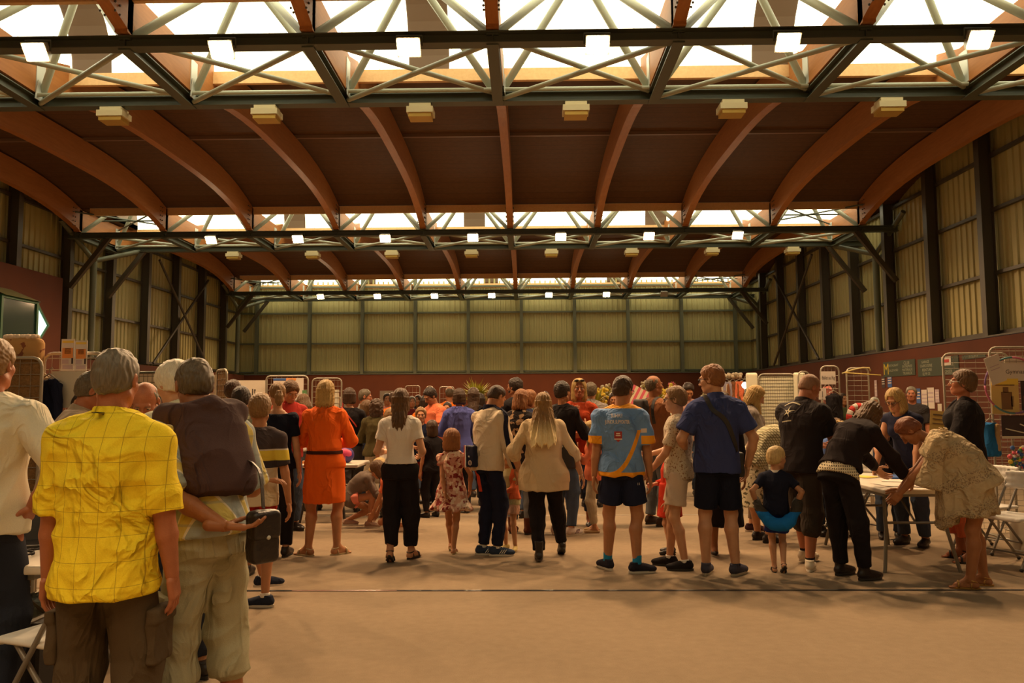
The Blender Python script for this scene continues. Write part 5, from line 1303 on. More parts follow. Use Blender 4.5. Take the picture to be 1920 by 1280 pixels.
P_bl = person('person with long blond-tipped hair, oat-coloured top and black leggings', 1.60, x, y, -2, 'f', w=1.34, dp=1.22, lv=1, sk=S_L, hair=('longtip', H_tip), top=dict(m=F_knit, sl=1.42, loose=.024, slw=.016, hem=.20, flare=.010, neck='wide', amp=.006, name='top'), bot=dict(m=F_black, loose=.006, len=1.95), po=(-.02, 0),
    shoes=dict(kind='boot', m=M_leather), fl=(-.075, -.06, .015, 4), fr=(.17, .25, .05, -6, 24), hl=(-.28, .08, .93), hr=(.42, .10, .80), er=(1, -.5, 0), face=False, lean=3)
bc = P_bl['N']+V3(.215, .0, -.40)
o = local_thing(P_bl, 'handbag', 'black handbag hanging from the shoulder of the oat-coloured top', 'bag'); g = G(); K = P_bl['K']
g.loft(K(bc+V3(0, 0, .155)), K(bc-V3(0, 0, .12)), V3(1, 0, 0), [(0, .055, .030), (.6, .105, .045), (1, .115, .05)], .01, pw=3.5); cloth('bag_body', g, .007, M_leather, o, .003, (18, 18, 18), 1)
b = MB(); b.tube([Vector(K(bc+V3(-.045, 0, .14))), Vector(K(P_bl['N']+V3(.145, -.03, -.13))), Vector(K(P_bl['N']+V3(.135, -.01, .012))), Vector(K(P_bl['N']+V3(.165, .03, -.10))), Vector(K(bc+V3(.035, .02, .14)))], .010, 7); b.build('strap', M_leather, o, True)
b = MB(); b.sphere(Vector(K(bc+V3(-.02, -.04, .11))), .012, 8, 6); b.build('stud', M_plate, o, True)
def floral2(t, o):
    v = t.n('ShaderNodeTexVoronoi'); v.inputs['Scale'].default_value = 22; t.L.new(t.tc, v.inputs['Vector']); sp = t.n('ShaderNodeSeparateColor'); t.L.new(v.outputs['Color'], sp.inputs[0])
    return t.mix(t.math('GREATER_THAN', sp.outputs[0], .72), (.02, .015, .015), (.34, .22, .12))
x, y = XY(974, 9.25)
person('auburn bob and black floral blouse, beside the blond-tipped hair', 1.67, x, y, -25, 'f', w=1.05, lv=1, sk=S_L, hp=20, hair=('bob', H_auburn), top=dict(m=fabp('black_floral', (.03, .02, .02), floral2), sl=1.3, loose=.03), bot=dict(m=F_jeangrey, len=1.8, loose=.01), shoes=dict(kind='boot', m=fab('brown_boot', (.09, .03, .015))), hl='front', hr='front', face=True)
x, y = XY(988, 10.4)
person('second auburn-haired person just behind the floral blouse', 1.68, x, y, -60, 'f', lv=0, sk=S_L, hp=15, hair=('bobshort', H_auburn), top=dict(m=F_navy, sl=1.9), bot=dict(m=F_jean), shoes=dict(m=M_leather))
x, y = XY(1054, 9.15)
person('short black hair and long black jacket, turned to the red sweater', 1.75, x, y, -38, 'f', w=1.02, lv=1, sk=S_M, hair=('short', H_black), top=dict(m=F_black, sl=1.9, loose=.03, hem=.16, slw=.018), bot=dict(m=F_jean, loose=.006), shoes=dict(m=fab('white_trainer', (.6, .5, .45)), sole=M_solew, stripe=mat('stripe_dark', (.1, .05, .05), .6)), hl='down', hr='read')
x, y = XY(1086, 9.85)
def sunglass(i):
    HP = i['HP']; qs = i['s']; b = MB()
    for q in (-1, 1): b.sphere(HP(q*.035, .075, .098), (.030*qs, .012*qs, .016*qs), 10, 6)
    b.tube([HP(-.07, .03, .085), HP(-.05, .072, .10), HP(.05, .072, .10), HP(.07, .03, .085)], .004*qs, 5); b.build('sunglasses', M_frame, i['t'], True)
person('smiling person in brick-red sweater with sunglasses on blond hair', 1.80, x, y, 165, 'f', w=1.05, lv=1, sk=S_R, hair=('bob', H_blond), hy=15, top=dict(m=fab('brick_sweater', (.44, .055, .015)), sl=1.5, neck='wide', loose=.028), bot=dict(m=fab('indigo', (.022, .028, .055)), len=1.75), shoes=dict(kind='flat', m=M_leather), hl='front', hr='phone', extra=sunglass)
x, y = XY(1108, 11.6)
person('person in grey-brown shirt with short hair seen from behind', 1.80, x, y, -12, 'm', lv=1, w=1.05, sk=S_M, hair=('short', H_greybrown), top=dict(m=F_greyS, sl=1.9, loose=.03, collar=True), bot=dict(m=F_black), shoes=dict(m=M_leather), face=False)
x, y = XY(1112, 9.35)
person('girl in coral top and beige trousers holding a phone', 1.29, x, y, 85, 'f', w=.95, lv=1, sk=S_M, hs=1.2, hp=15, bust=0, hair=('sidelong', H_blond), top=dict(m=F_coral, sl=1.5, loose=.025), bot=dict(m=F_beige, loose=.01, len=1.85), shoes=dict(kind='flat', m=mat('tan_flat', (.4, .24, .1), .5)), hl='phone', hr='phone')
x, y = XY(967, 11.2)
person('bearded person in black tee looking left across the crowd', 1.86, x, y, 58, 'm', w=1.1, lv=1, sk=S_T, hair=('short', H_black), beard=H_black, top=dict(m=F_black, sl=.85, loose=.028), bot=dict(m=F_jeangrey), shoes=dict(m=M_leather), hl='read', hr='read')

# ---- middle distance ---------------------------------------------------------------
def P(label, px, d, H, rz, kind, hair, hc, topm, botm=F_jean, **kw):
    x, y = XY(px, d); tk = dict(m=topm, sl=kw.pop('sl', .8)); tk.update(kw.pop('tk', {})); bk = dict(m=botm); bk.update(kw.pop('bk', {}))
    kw.setdefault('sk', S_M); kw.setdefault('lv', 0)
    return person(label, H, x, y, rz, kind, hair=(hair, hc), top=tk, bot=bk, shoes=kw.pop('shoes', dict(m=M_leather)), **kw)
F_hood = fab('blue_hoodie', (.095, .11, .36))
def hoodf(g, i): g.loft(i['K'](i['N']-i['F2'][1]*.09+i['up2']*.02), i['K'](i['N']-i['F2'][1]*.13-i['up2']*.16), i['F2'][0], [(0, .10, .04), (.5, .10, .05), (1, .03, .03)], .03)
P('person in a blue hooded sweatshirt with short dark hair', 861, 11.0, 1.71, 8, 'f', 'bobshort', H_dark, F_hood, F_black, sl=1.9, lv=1, tk=dict(loose=.034, slw=.025, fn=hoodf, name='hoodie'), hl='front', hr='front', face=False)
P('long dark hair and black coat just behind the blue hoodie', 888, 11.8, 1.74, 2, 'f', 'long', H_dark, F_black, F_black, sl=1.9, hl='front', hr='front', face=False)
P('person in coral tee with black hair looking down to the left', 815, 12.0, 1.77, 132, 'm', 'short', H_black, F_coral, F_jean, lv=1, hp=34, hl='front', hr='read')
P('dark-haired person in bright orange tee seen from behind', 797, 13.1, 1.64, 5, 'f', 'bobshort', H_black, F_orange_tee, lv=0, hl='front', hr='front', face=False)
P('blond boy in navy tee and red shorts facing the camera', 789, 11.2, 1.45, 188, 'm', 'short', H_light, F_navy, fab('red_shorts', (.36, .022, .012)), lv=1, hs=1.12, bk=dict(kind='shorts', len=.85), hl='front', hr='front')
P('balding person in salmon-orange tee far behind the blue hoodie', 843, 14.4, 1.82, 10, 'm', 'bald', H_greybrown, F_orange_tee, hl='front', hr='front', face=False)
P('child with black hair peeping between coral tee and blue hoodie', 839, 13.0, 1.53, 172, 'm', 'crop', H_black, F_black, hs=1.05)
P('person in dark clothes standing low behind the boy with red shorts', 810, 10.6, 1.28, 40, 'f', 'bob', H_dark, F_black, F_black, hs=1.15, face=False)
P('dark-haired person in orange tee beside the teenager', 899, 12.9, 1.67, 20, 'f', 'bobshort', H_black, F_orange_tee, face=False, hl='front')
P('small figure in white top under the green plant', 884, 15.5, 1.52, 175, 'f', 'short', H_black, F_white, sk=S_T)
P('person with grey curls in maroon at the far table', 772, 16.5, 1.66, 200, 'f', 'bobshort', H_grey, fab('maroon', (.15, .02, .02)))
P('person in dark jacket over pale shirt at the far table', 784, 17.5, 1.70, 165, 'f', 'bob', H_dark, F_black, sl=1.9)
P('brown-haired person far off in a grey tee by the red wall', 801, 19.5, 1.66, 190, 'm', 'short', H_brown, F_greyS)
P('person in orange tee half hidden by the long brown hair', 738, 14.0, 1.70, 15, 'm', 'short', H_dark, F_orange_tee, face=False)
P('person in black cap-like hair before the white board', 726, 16.0, 1.72, 195, 'm', 'short', H_black, F_pink)
P('white-haired person in mint top deep in the hall', 1006, 16.5, 1.66, 5, 'f', 'bobshort', H_white, fab('mint', (.45, .55, .40)), face=False)
P('dark-haired person in charcoal tee deep in the hall', 1022, 15.0, 1.72, 10, 'm', 'short', H_black, fab('charcoal', (.035, .03, .03)), face=False)
P('bald person in black looking toward the camera by the yellow flowers', 1151, 13.2, 1.68, 172, 'm', 'crop', H_black, F_black, sk=S_T, hp=10)
P('person in a pale mint tee bending by the yellow flowers', 1243, 12.2, 1.60, -60, 'm', 'crop', H_white, fab('mint', (.45, .55, .40)), lean=22)
P('tall dark-haired person looking down behind the boy with glasses', 1288, 12.8, 1.84, 185, 'm', 'short', H_black, fab('pinkish_tee', (.4, .22, .18)), hp=32, hl='front', hr='front')
P('person with dark bob and hairband behind the blue polo', 1357, 11.5, 1.66, 195, 'f', 'bob', H_brown, fab('rust', (.35, .12, .04)))
P('elderly person in dark tee with pale print near the notice boards', 1710, 13.0, 1.74, 150, 'm', 'crop', H_grey, fab('charcoal', (.035, .03, .03)), sk=S_R, lv=0)
P('person in green top standing far back by the hanging jackets', 1580, 15.2, 1.66, 190, 'f', 'bob', H_dark, fab('moss', (.07, .08, .03)))
P('person with white hair far behind the seated group', 1640, 15.0, 1.58, 175, 'f', 'bobshort', H_white, F_greyS)
# ---- the light blue supporter shirt --------------------------------------------------
d_ = 7.15; x, y = XY(1164, d_)
zA, zB_, zC = zr(905, d_), zr(890, d_), zr(822, d_)
def supp(t, o):
    c = t.mix(t.noise(3, 2), (.14, .28, .56), (.18, .33, .64)); org = (.90, .36, .02)
    c = t.mix(t.math('LESS_THAN', o[2], zB_+.03), c, org)
    # curved orange swoosh rising to the right
    zc = t.math('ADD', zB_+.02, t.math('MULTIPLY', t.math('POWER', t.math('MAXIMUM', t.math('ADD', o[0], .10), .0), 2.2), 7.5))
    dlt = t.math('ABSOLUTE', t.math('SUBTRACT', o[2], zc)); wdt = t.math('ADD', .012, t.math('MULTIPLY', t.math('MAXIMUM', t.math('ADD', o[0], .1), 0.0), .16))
    on = t.math('MULTIPLY', t.math('LESS_THAN', dlt, wdt), t.math('LESS_THAN', o[1], 0.02)); on = t.math('MULTIPLY', on, t.band(o[0], -.1, .185)); on = t.math('MULTIPLY', on, t.math('LESS_THAN', o[2], zB_+.40))
    c = t.mix(on, c, org)
    slv = t.math('MULTIPLY', t.math('GREATER_THAN', t.math('ABSOLUTE', t.math('ADD', o[0], 0.0)), .175), t.band(o[2], zC-.05, zC+.025)); c = t.mix(slv, c, org)
    return t.mix(t.math('GREATER_THAN', o[2], 1.455), c, org)
F_sup = fabp('supporter_blue', (.2, .35, .55), supp, rough=.55, bump=.45)
M_print = mat('print_cream', (.82, .70, .56), .6); M_crest = mat('crest_red', (.38, .035, .03), .5)
def supp_extra(i):
    z1, z2, z0 = zr(780, 7.05), zr(791, 7.05), zr(766, 7.05)
    text_on(i, 'macron', .020, -.015, z0, M_print, 'neck_lettering', sx=1.2) if False else text_on(i, 'mairie', .018, -.01, z0, M_print, 'neck_lettering', sx=1.2)
    text_on(i, 'SUHAI?', .046, -.040, z1, M_print, 'name_lettering', bold=.0006, sx=.72)
    text_on(i, 'JUNIOR SUPPORTER', .046, -.035, z2-.004, M_print, 'back_lettering', bold=.0006, sx=.52)
    c = (-.030, zr(818, 7.05)); s1 = .042
    sh_ = [(-1, 1), (1, 1), (1, -.35), (.55, -.85), (0, -1.25), (-.55, -.85), (-1, -.35)]
    cr = flat_on(i, [(c[0]+u*s1*.82, c[1]+v*s1) for u, v in sh_], M_crest, 'crest')
    for zz, ww, hh in ((.55, .5, .14), (.12, .62, .1), (-.62, 1.05, .12)):
        flat_on(i, [(c[0]-ww*s1*.8, c[1]+zz*s1-hh*s1), (c[0]+ww*s1*.8, c[1]+zz*s1-hh*s1), (c[0]+ww*s1*.8, c[1]+zz*s1+hh*s1), (c[0]-ww*s1*.8, c[1]+zz*s1+hh*s1)], M_print, 'crest_band', off=.005)
    zp = zr(808, 7.05); flat_on(i, [(.172, zp-.02), (.225, zp-.017), (.225, zp+.02), (.172, zp+.017)], mat('patch_white', (.75, .62, .52), .6), 'sleeve_patch')
    zn = zr(908, 7.05); text_on(i, '11', .03, .145, zn, M_print, 'shorts_number', obj='bot', parent=i['bot'])
person('person in light blue and orange supporter shirt, navy shorts and blue socks', 1.74, x, y, -6, 'm', w=1.08, lv=1, sk=S_M, hy=-34, hp=14, hair=('short', H_dark), glasses=M_frame,
    top=dict(m=F_sup, sl=.86, loose=.030, slw=.026, hem=.07, neck='crew', amp=.008, name='football_shirt'), bot=dict(kind='shorts', m=F_navy, len=.74, loose=.022, hemr=.108), extra=supp_extra,
    shoes=dict(m=fab('black_trainer', (.022, .02, .03)), sole=M_solew, sock=fab('blue_sock', (.02, .22, .42)), sockh=.17), fl=(-.14, .10, 0, 30, 0), fr=(.12, -.03, 0, 72), hl='down', hr='down')
x, y = XY(1226, 9.85)
P_br = person('balding person in brown tee with folded arms and rucksack', 1.84, x, y, -62, 'm', w=1.04, lv=1, sk=S_T, hy=-10, hp=-2, hair=('bald', H_greybrown), top=dict(m=F_brownT, sl=.75, loose=.024, hem=.06), bot=dict(m=F_jeangrey, loose=.014), shoes=dict(m=fab('hiking_shoe', (.05, .03, .02))), hl='crossed', hr='crossed')
o = local_thing(P_br, 'rucksack_strap', 'black rucksack straps over the brown tee', 'rucksack'); i = P_br
for q in (-1, 1): strap_on(i, [i['M']+i['F2'][0]*q*.15-i['F2'][1]*.12, i['N']-i['F2'][1]*.12+i['F2'][0]*q*.11-i['up2']*.08, i['N']+i['up2']*.02+i['F2'][0]*q*.10, i['N']+i['F2'][1]*.12+i['F2'][0]*q*.11-i['up2']*.12, i['M']+i['F2'][0]*q*.16+i['F2'][1]*.03], .04, M_rub, 'strap', o)
g = G(); K = i['K']; g.box(K(i['M']*.5+i['N']*.5-i['F2'][1]*.19), np.array([.11, .05, .15]), i['F2'], .03, .02); cloth('pack', g, .009, M_rub, o, .004, (14, 14, 14), 2)
x, y = XY(1270, 7.3)
def speck(t, o):
    n = t.noise(60, 1); return t.mix(t.math('GREATER_THAN', n, .64), (.60, .50, .36), (.26, .12, .05))
person('boy with glasses in pale speckled tee and cream shorts, in profile', 1.645, x, y, 72, 'm', w=.9, lv=1, sk=S_L, hy=6, hp=4, hair=('short', H_light), glasses=M_frame, hs=1.03, top=dict(m=fabp('speckled_tee', (.6, .5, .4), speck), sl=.72, loose=.024, hem=.06), bot=dict(kind='shorts', m=fab('cream_shorts', (.60, .46, .34)), len=.72, loose=.022, hemr=.10),
    shoes=dict(m=fab('black_trainer2', (.018, .014, .014)), sole=M_rub, sock=F_white, sockh=.05), fl=(-.08, -.05, 0, 12), fr=(.10, .12, 0, 0), hl=(-.10, .26, .94), hr='front')
x, y = XY(1342, 7.02)
F_bpolo = fab('royal_polo', (.042, .056, .165), bump=.45)
def watch(i):
    K = i['K']; S0, E, W_, d, th, cu, pt = i['arms'][-1]; b = MB(); c = K(W_-d*.02); a = nrm(np.cross(d, V3(0, 1, .1))); bb = np.cross(d, a)
    b.tube([Vector(c+(a*cos(u)+bb*sin(u))*.031) for u in [2*pi*k/14 for k in range(14)]], .007, 6, closed=True); b.build('wristwatch', M_plate, i['t'], True)
P_po = person('tall person in royal blue polo and navy shorts with a crossbody strap', 1.83, x, y, 8, 'm', w=1.08, lv=1, sk=S_L, hy=48, hp=8, hair=('short', H_auburn), glasses=M_frame, beard=None, top=dict(m=F_bpolo, sl=.74, loose=.028, slw=.024, hem=.08, collar=True, amp=.006, name='polo_shirt'), bot=dict(kind='shorts', m=fab('dark_navy', (.010, .012, .026)), len=.88, loose=.020, hemr=.095),
    shoes=dict(m=fab('slate_canvas', (.06, .055, .08)), sole=mat('gum_sole', (.42, .35, .24), .6), sock=F_navy, sockh=.03), fl=(-.10, .05, 0, -30), fr=(.13, -.02, 0, 50), hl=(-.20, .22, 1.04), el=(-.7, -.6, -.5), hr=(.29, .05, .90), extra=watch)
i = P_po; o = local_thing(i, 'crossbody_strap', 'black crossbody bag strap running down the royal blue polo', 'strap')
strap_on(i, [i['N']+i['F2'][0]*-.10+i['up2']*.015, i['N']+V3(-.08, -.14, -.10), i['M']+V3(.03, -.16, .10), i['P0']+V3(.15, -.12, .10)], .040, M_rub, 'strap', o)
g = G(); K = i['K']; g.box(K(i['P0']+V3(.20, .05, -.02)), np.array([.03, .09, .11]), None, .02, .02); cloth('pouch', g, .008, M_rub, o, .003, (14, 14, 14), 2)
x, y = XY(1252, 8.0)
person('small child in red dress looking up at the boy with glasses', 1.13, x, y, 78, 'f', lv=1, sk=S_L, hs=1.38, bust=0, hp=-28, hair=('bobshort', H_brown), top=dict(m=fab('red_dress', (.50, .035, .012)), sl=1.6, loose=.02, name='dress', fn=lambda g, i: g.loft(i['K'](i['P0']+V3(0, 0, .2)), i['K'](i['P0']-V3(0, 0, .32)), i['F1'][0], [(0, .13, .10), (1, .15, .125)], .02)), shoes=dict(m=M_leather, sock=F_black, sockh=.3), hl='down', hr='front')
x, y = XY(1352, 7.95)
person('person in long dark dress mostly hidden behind the royal blue polo', 1.60, x, y, -10, 'f', lv=0, sk=S_T, hair=('bob', H_dark), top=dict(m=F_black, sl=1.8), bot=dict(kind='skirt', m=F_black, slen=.62, flare=.03), shoes=dict(kind='flat', m=M_leather), face=False)
x, y = XY(1405, 9.25)
P_gr = person('person with long blond hair and grey hoodie reading a sheet of paper', 1.71, x, y, -98, 'f', lv=1, sk=S_L, hp=30, hair=('sidelong', H_blond), top=dict(m=fab('grey_hoodie', (.24, .20, .17)), sl=1.85, loose=.034, slw=.02, hem=.07, name='hoodie', fn=hoodf), bot=dict(m=fab('brown_trouser', (.14, .085, .05)), len=1.85, loose=.012), shoes=dict(m=fab('plum_trainer', (.045, .018, .022)), sole=M_solew), fl=(-.1, .0, 0, 0), fr=(.1, .18, 0, 0), hl='read', hr='read')
b = MB(); i = P_gr; c = Vector(i['K'](i['N']+i['F2'][1]*.38+V3(0, 0, -.33))); o = local_thing(i, 'paper_sheet', 'sheet of paper held by the person in the grey hoodie', 'paper')
b.box(c, (.11, .0012, .15), Matrix.Rotation(R(-35), 3, 'X')); b.build('sheet', mat('paper', (.66, .58, .50), .8), o)
def lat(t, o):
    a = t.math('FRACT', t.math('MULTIPLY', t.math('ADD', o[1], t.math('MULTIPLY', o[2], .6)), 34)); b = t.math('FRACT', t.math('MULTIPLY', o[2], 34))
    return t.mix(t.math('MULTIPLY', t.math('GREATER_THAN', a, .35), t.math('GREATER_THAN', b, .3)), (.22, .19, .10), (.62, .56, .36))
def flo3(t, o):
    n = t.noise(26, 2); return t.mix(t.math('GREATER_THAN', n, .58), (.55, .48, .32), (.10, .09, .05))
x, y = XY(1424, 8.7)
person('person in cream latticed blouse and patterned skirt bending far forward', 1.64, x, y, -72, 'f', w=1.1, lv=1, sk=S_L, lean=58, hp=60, hair=('bob', H_brown), top=dict(m=fabp('lattice', (.5, .45, .3), lat), sl=.8, loose=.03), bot=dict(kind='skirt', m=fabp('ink_floral', (.5, .45, .3), flo3), slen=.52, flare=.05, drop=(0, 0, -1)), shoes=dict(m=M_leather), hl=(-.15, .62, .80), hr=(.15, .62, .80), face=False, po=(0, -.12))
# ---- around the right-hand table -----------------------------------------------------
x, y = XY(1498, 7.35)
F_bpoloK = fab('black_polo', (.020, .014, .014), rough=.75, bump=.4)
M_logo = mat('logo_cream', (.62, .54, .34), .6)
def star_extra(i):
    # star figure logo with arched lettering above and a word below, on the shoulder-blade side of the polo
    from mathutils.bvhtree import BVHTree
    K = i['K']; me = i['top'].data; bv = BVHTree.FromPolygons([v.co for v in me.vertices], [p.vertices for p in me.polygons])
    ce = i['N']*.55+i['M']*.45; ax = -i['F2'][1]*.92-i['F2'][0]*.40; ax = nrm(ax-i['up2']*(ax@i['up2'])); ux = nrm(np.cross(i['up2'], -ax)); c = Vector(K(ce+i['up2']*.03-ux*.0)); U = Vector(-ux) if (-ux)@i['F2'][0] > 0 else Vector(ux); W = Vector(i['up2']); A = Vector(ax)
    def lay(pts, faces, name):
        out = []
        for u, v in pts:
            p = c+U*u+W*v+A*.6; h = bv.ray_cast(p, -A); out.append(h[0]+A*.004 if h[0] else c+U*u+W*v+A*.13)
        link_mesh(name, out, faces, M_logo, i['top'])
    P_ = []; F_ = []
    for k in range(5):
        a = pi/2+2*pi*k/5-.12; r = .058 if k != 4 else .070; n = len(P_)
        P_ += [(.013*cos(a-.9), .013*sin(a-.9)), (r*cos(a-.05)*.55, r*sin(a-.05)*.55), (r*cos(a), r*sin(a)), (r*cos(a+.16)*.5, r*sin(a+.16)*.5), (.013*cos(a+.9), .013*sin(a+.9))]; F_.append((n, n+1, n+2, n+3, n+4))
    lay(P_, F_, 'star_logo')
    def arch(r0, r1, a0, a1, n, name, cy0=0):
        P_ = []; F_ = []
        for k in range(n):
            aa = a0+(a1-a0)*k/n; ab = aa+(a1-a0)/n*.72; j = len(P_)
            P_ += [(r0*cos(aa), cy0+r0*sin(aa)), (r1*cos(aa), cy0+r1*sin(aa)), (r1*cos(ab), cy0+r1*sin(ab)), (r0*cos(ab), cy0+r0*sin(ab))]; F_.append((j, j+1, j+2, j+3))
        lay(P_, F_, name)
    arch(.150, .161, R(125), R(58), 24, 'arched_lettering', -.065)
    P_ = []; F_ = []
    for k in range(12):
        u = -.052+k*.009; j = len(P_); P_ += [(u, -.095+u*.12), (u+.006, -.095+u*.12), (u+.006, -.084+u*.12), (u, -.084+u*.12)]; F_.append((j, j+1, j+2, j+3))
    lay(P_, F_, 'lower_lettering')
person('shaven-headed person in black polo with a star logo and white trainers', 1.78, x, y, -52, 'm', w=1.14, lv=1, sk=S_R, hy=-22, hp=30, lean=7, hair=('buzz', H_shave), top=dict(m=F_bpoloK, sl=.74, loose=.032, slw=.026, hem=.09, collar=True, name='polo_shirt'), bot=dict(kind='shorts', m=fab('dark_grey_short', (.050, .036, .026)), len=1.04, hemr=.098, loose=.022),
    shoes=dict(m=fab('white_trainer3', (.70, .60, .46)), sole=M_solew, sock=F_black, sockh=.20), fl=(-.12, .20, 0, -6), fr=(.12, -.10, 0, -28), hl=(-.10, .42, 1.08), hr=(.24, .42, 1.06), el=(-.2, -.6, -1), er=(.15, -.6, -1), extra=star_extra)
# nike-like tick is built on the shoe side as a plain dark swoosh
x, y = XY(1450, 7.15)
def jacket_waist(i):
    K, s_ = i['K'], i['s']; g = G(); P0, F1 = i['P0'], i['F1']
    for k in range(13):
        a = pi+pi*k/12; a2 = pi+pi*(k+1)/12
        f = lambda a: P0+F1[0]*.30*cos(a)+F1[1]*.26*sin(a)+V3(0, 0, .13-.34*abs(sin(a))**1.5)
        if k < 12: g.cone(K(f(a)), K(f(a2)), .045*s_+.02*abs(sin(a)), .045*s_+.02*abs(sin(a2)), .03)
    cloth('slipped_jacket', g, .008, fabp('jacket_two_tone', (.1, .2, .3), lambda t, o: t.mix(t.math('LESS_THAN', o[2], K(P0)[2]-.01), (.055, .045, .035), (.012, .16, .50))), i['t'], .006, (20, 20, 20), 4)['label'] = 'blue and brown jacket slipping down to the waist'
person('blond toddler in navy polo with a blue jacket slipping off, walking', 1.10, x, y, -12, 'm', lv=1, sk=S_L, hs=1.42, hy=-52, hp=6, hair=('short', H_straw), top=dict(m=fab('navy_polo', (.012, .014, .030)), sl=.62, loose=.02, collar=F_white, hem=.08), bot=dict(kind='shorts', m=fab('royal_short', (.018, .035, .20)), len=.80, loose=.02, hemr=.10),
    shoes=dict(kind='sandal', m=M_leather, sole=M_rub), fl=(-.06, -.02, 0, 0), fr=(.07, -.16, .07, -5, 42), hl=(-.28, -.02, .98), hr=(.27, -.02, .98), extra=jacket_waist)
x, y = XY(1584, 6.9)
F_jkt = fab('black_jacket', (.020, .013, .013), bump=.5); F_dots = fabp('dotted_top', (.6, .5, .4), lambda t, o: t.mix(t.math('LESS_THAN', t.math('ADD', t.math('POWER', t.math('SUBTRACT', t.math('FRACT', t.math('MULTIPLY', t.math('ADD', o[0], o[1]), 42)), .5), 2.0), t.math('POWER', t.math('SUBTRACT', t.math('FRACT', t.math('MULTIPLY', o[2], 42)), .5), 2.0)), .07), (.72, .62, .42), (.07, .05, .03)))
def dots_under(i):
    g = G(); s_ = i['s']; K = i['K']; g.loft(K(i['P0']-i['up1']*.035), K(i['P0']+i['up1']*.12), i['F1'][0], [(0, (i['hipx']+.014)*s_+.012, .118*s_+.016), (1, (i['wx']+.018)*s_+.012, .108*s_+.016)], .01)
    cloth('dotted_blouse', g, .008, F_dots, i['t'], .003, (20, 20, 12), 3)
person('long-haired person in black jacket and trousers leaning onto the table edge', 1.69, x, y, -60, 'f', w=1.06, lv=1, sk=S_L, lean=44, hp=52, hair=('lowlong', H_brown), top=dict(m=F_jkt, sl=1.9, loose=.030, slw=.018, hem=-.05, name='jacket', amp=.006), bot=dict(m=F_black, loose=.012, rise=.05), shoes=dict(kind='boot', m=M_leather),
    fl=(-.12, .02, 0, 0), fr=(.13, .02, 0, 10), hl=(-.10, .62, .86), hr=(.26, .52, .80), er=(.6, -.5, .4), hand_d={1: (.1, .6, -.5)}, po=(0, -.12), extra=dots_under, face=False, curl=45)
# lace tunic
def lacepat(t, o):
    v = t.n('ShaderNodeTexVoronoi'); v.inputs['Scale'].default_value = 70; t.L.new(t.tc, v.inputs['Vector'])
    bnd = t.band(t.math('FRACT', t.math('DIVIDE', t.math('ADD', o[2], t.math('MULTIPLY', o[1], .45)), .27)), .0, .38)
    net = t.math('MULTIPLY', t.math('LESS_THAN', v.outputs['Distance'], .42), bnd)
    return t.mix(t.math('MULTIPLY', net, .65), t.mix(t.noise(30, 3), (.40, .30, .17), (.56, .44, .27)), (.20, .13, .08))
F_lace = fabp('lace_tunic', (.5, .4, .25), lacepat, bump=.45, bs=14)
def tunic(g, i):
    K, P0, M, N, F1, s_ = i['K'], i['P0'], i['M'], i['N'], i['F1'], i['s']
    g.loft(K(M+V3(0, -.03, .03)), K(P0+V3(0, .09, -.30)), F1[0], [(0, .165*s_, .13*s_), (.35, .195*s_, .165*s_), (.7, .215*s_, .20*s_), (1, .235*s_, .235*s_)], .05*s_)
    g.loft(K(N*.4+M*.6-V3(0, .0, .02)), K(P0+V3(0, .27, -.46)), F1[0], [(0, .15*s_, .09*s_), (.5, .17*s_, .085*s_), (1, .19*s_, .085*s_)], .06*s_)
    for q in (-1, 1):
        S0, E, W_, d, th, cu, pt = i['arms'][q]
        g.loft(K(S0), K(S0*.35+E*.65+V3(q*.02, .0, -.22)), F1[0], [(0, .06*s_, .065*s_), (.6, .070*s_, .085*s_), (1, .075*s_, .11*s_)], .04*s_)
    def scallop(X, Y, Z):
        a = np.arctan2(Y-K(P0)[1]-.05, X); base = K(P0)[2]-(.31+.10*np.clip((Y-K(P0)[1])/.3, -.6, 1.5))*s_
        return (base+.014*np.abs(np.sin(a*17))+.02*np.sin(a*5+1))-Z
    g.custom(scallop)
x, y = XY(1796, 6.58)
def tun_extra(i):
    K = i['K']; me = i['top'].data; co = np.array([v.co[:] for v in me.vertices]); b = MB()
    zmin = {}; ang = np.round(np.arctan2(co[:, 1]-K(i['P0'])[1]-.05, co[:, 0])*9).astype(int)
    for a in np.unique(ang):
        m_ = (ang == a)
        low = co[m_][np.argsort(co[m_][:, 2])[:10]]
        for p in low[::3]: b.sphere(Vector(p)+Vector((0, 0, .012)), (.016, .016, .012), 6, 4)
    b.build('lace_hem', F_lace, i['top'], True)
    b = MB(); cN = K(i['N']-i['up2']*.045-i['F2'][1]*.03)
    for k in range(54):
        a = 2*pi*k/27; rr = (.120+.022*(k % 2)); p = cN+i['F2'][0]*rr*cos(a)*1.2+i['F2'][1]*rr*sin(a)*.85-i['up2']*(.03*(k % 2)+.045*abs(cos(a)))
        b.sphere(Vector(p), (.016, .016, .007), 6, 4)
    b.build('lace_collar', F_lace, i['top'], True)
person('red-haired person in beige lace tunic bending over the table end', 1.62, x, y, 66, 'f', w=1.12, lv=1, sk=S_T, lean=54, hp=58, hair=('short', H_red), top=dict(m=F_lace, sl=.5, loose=.034, slw=.03, neck='wide', fn=tunic, name='lace_tunic', amp=.007, fsc=(30, 30, 3)), shoes=dict(kind='sandal', m=mat('gold_leather', (.50, .27, .07), .3, metal=.5)),
    fl=(-.10, -.02, 0, 2), fr=(.10, -.14, 0, 2), hl=(-.13, .50, .80), hr=(.14, .50, .80), po=(0, -.14), extra=tun_extra, face=False, curl=30)
x, y = XY(1806, 7.6)
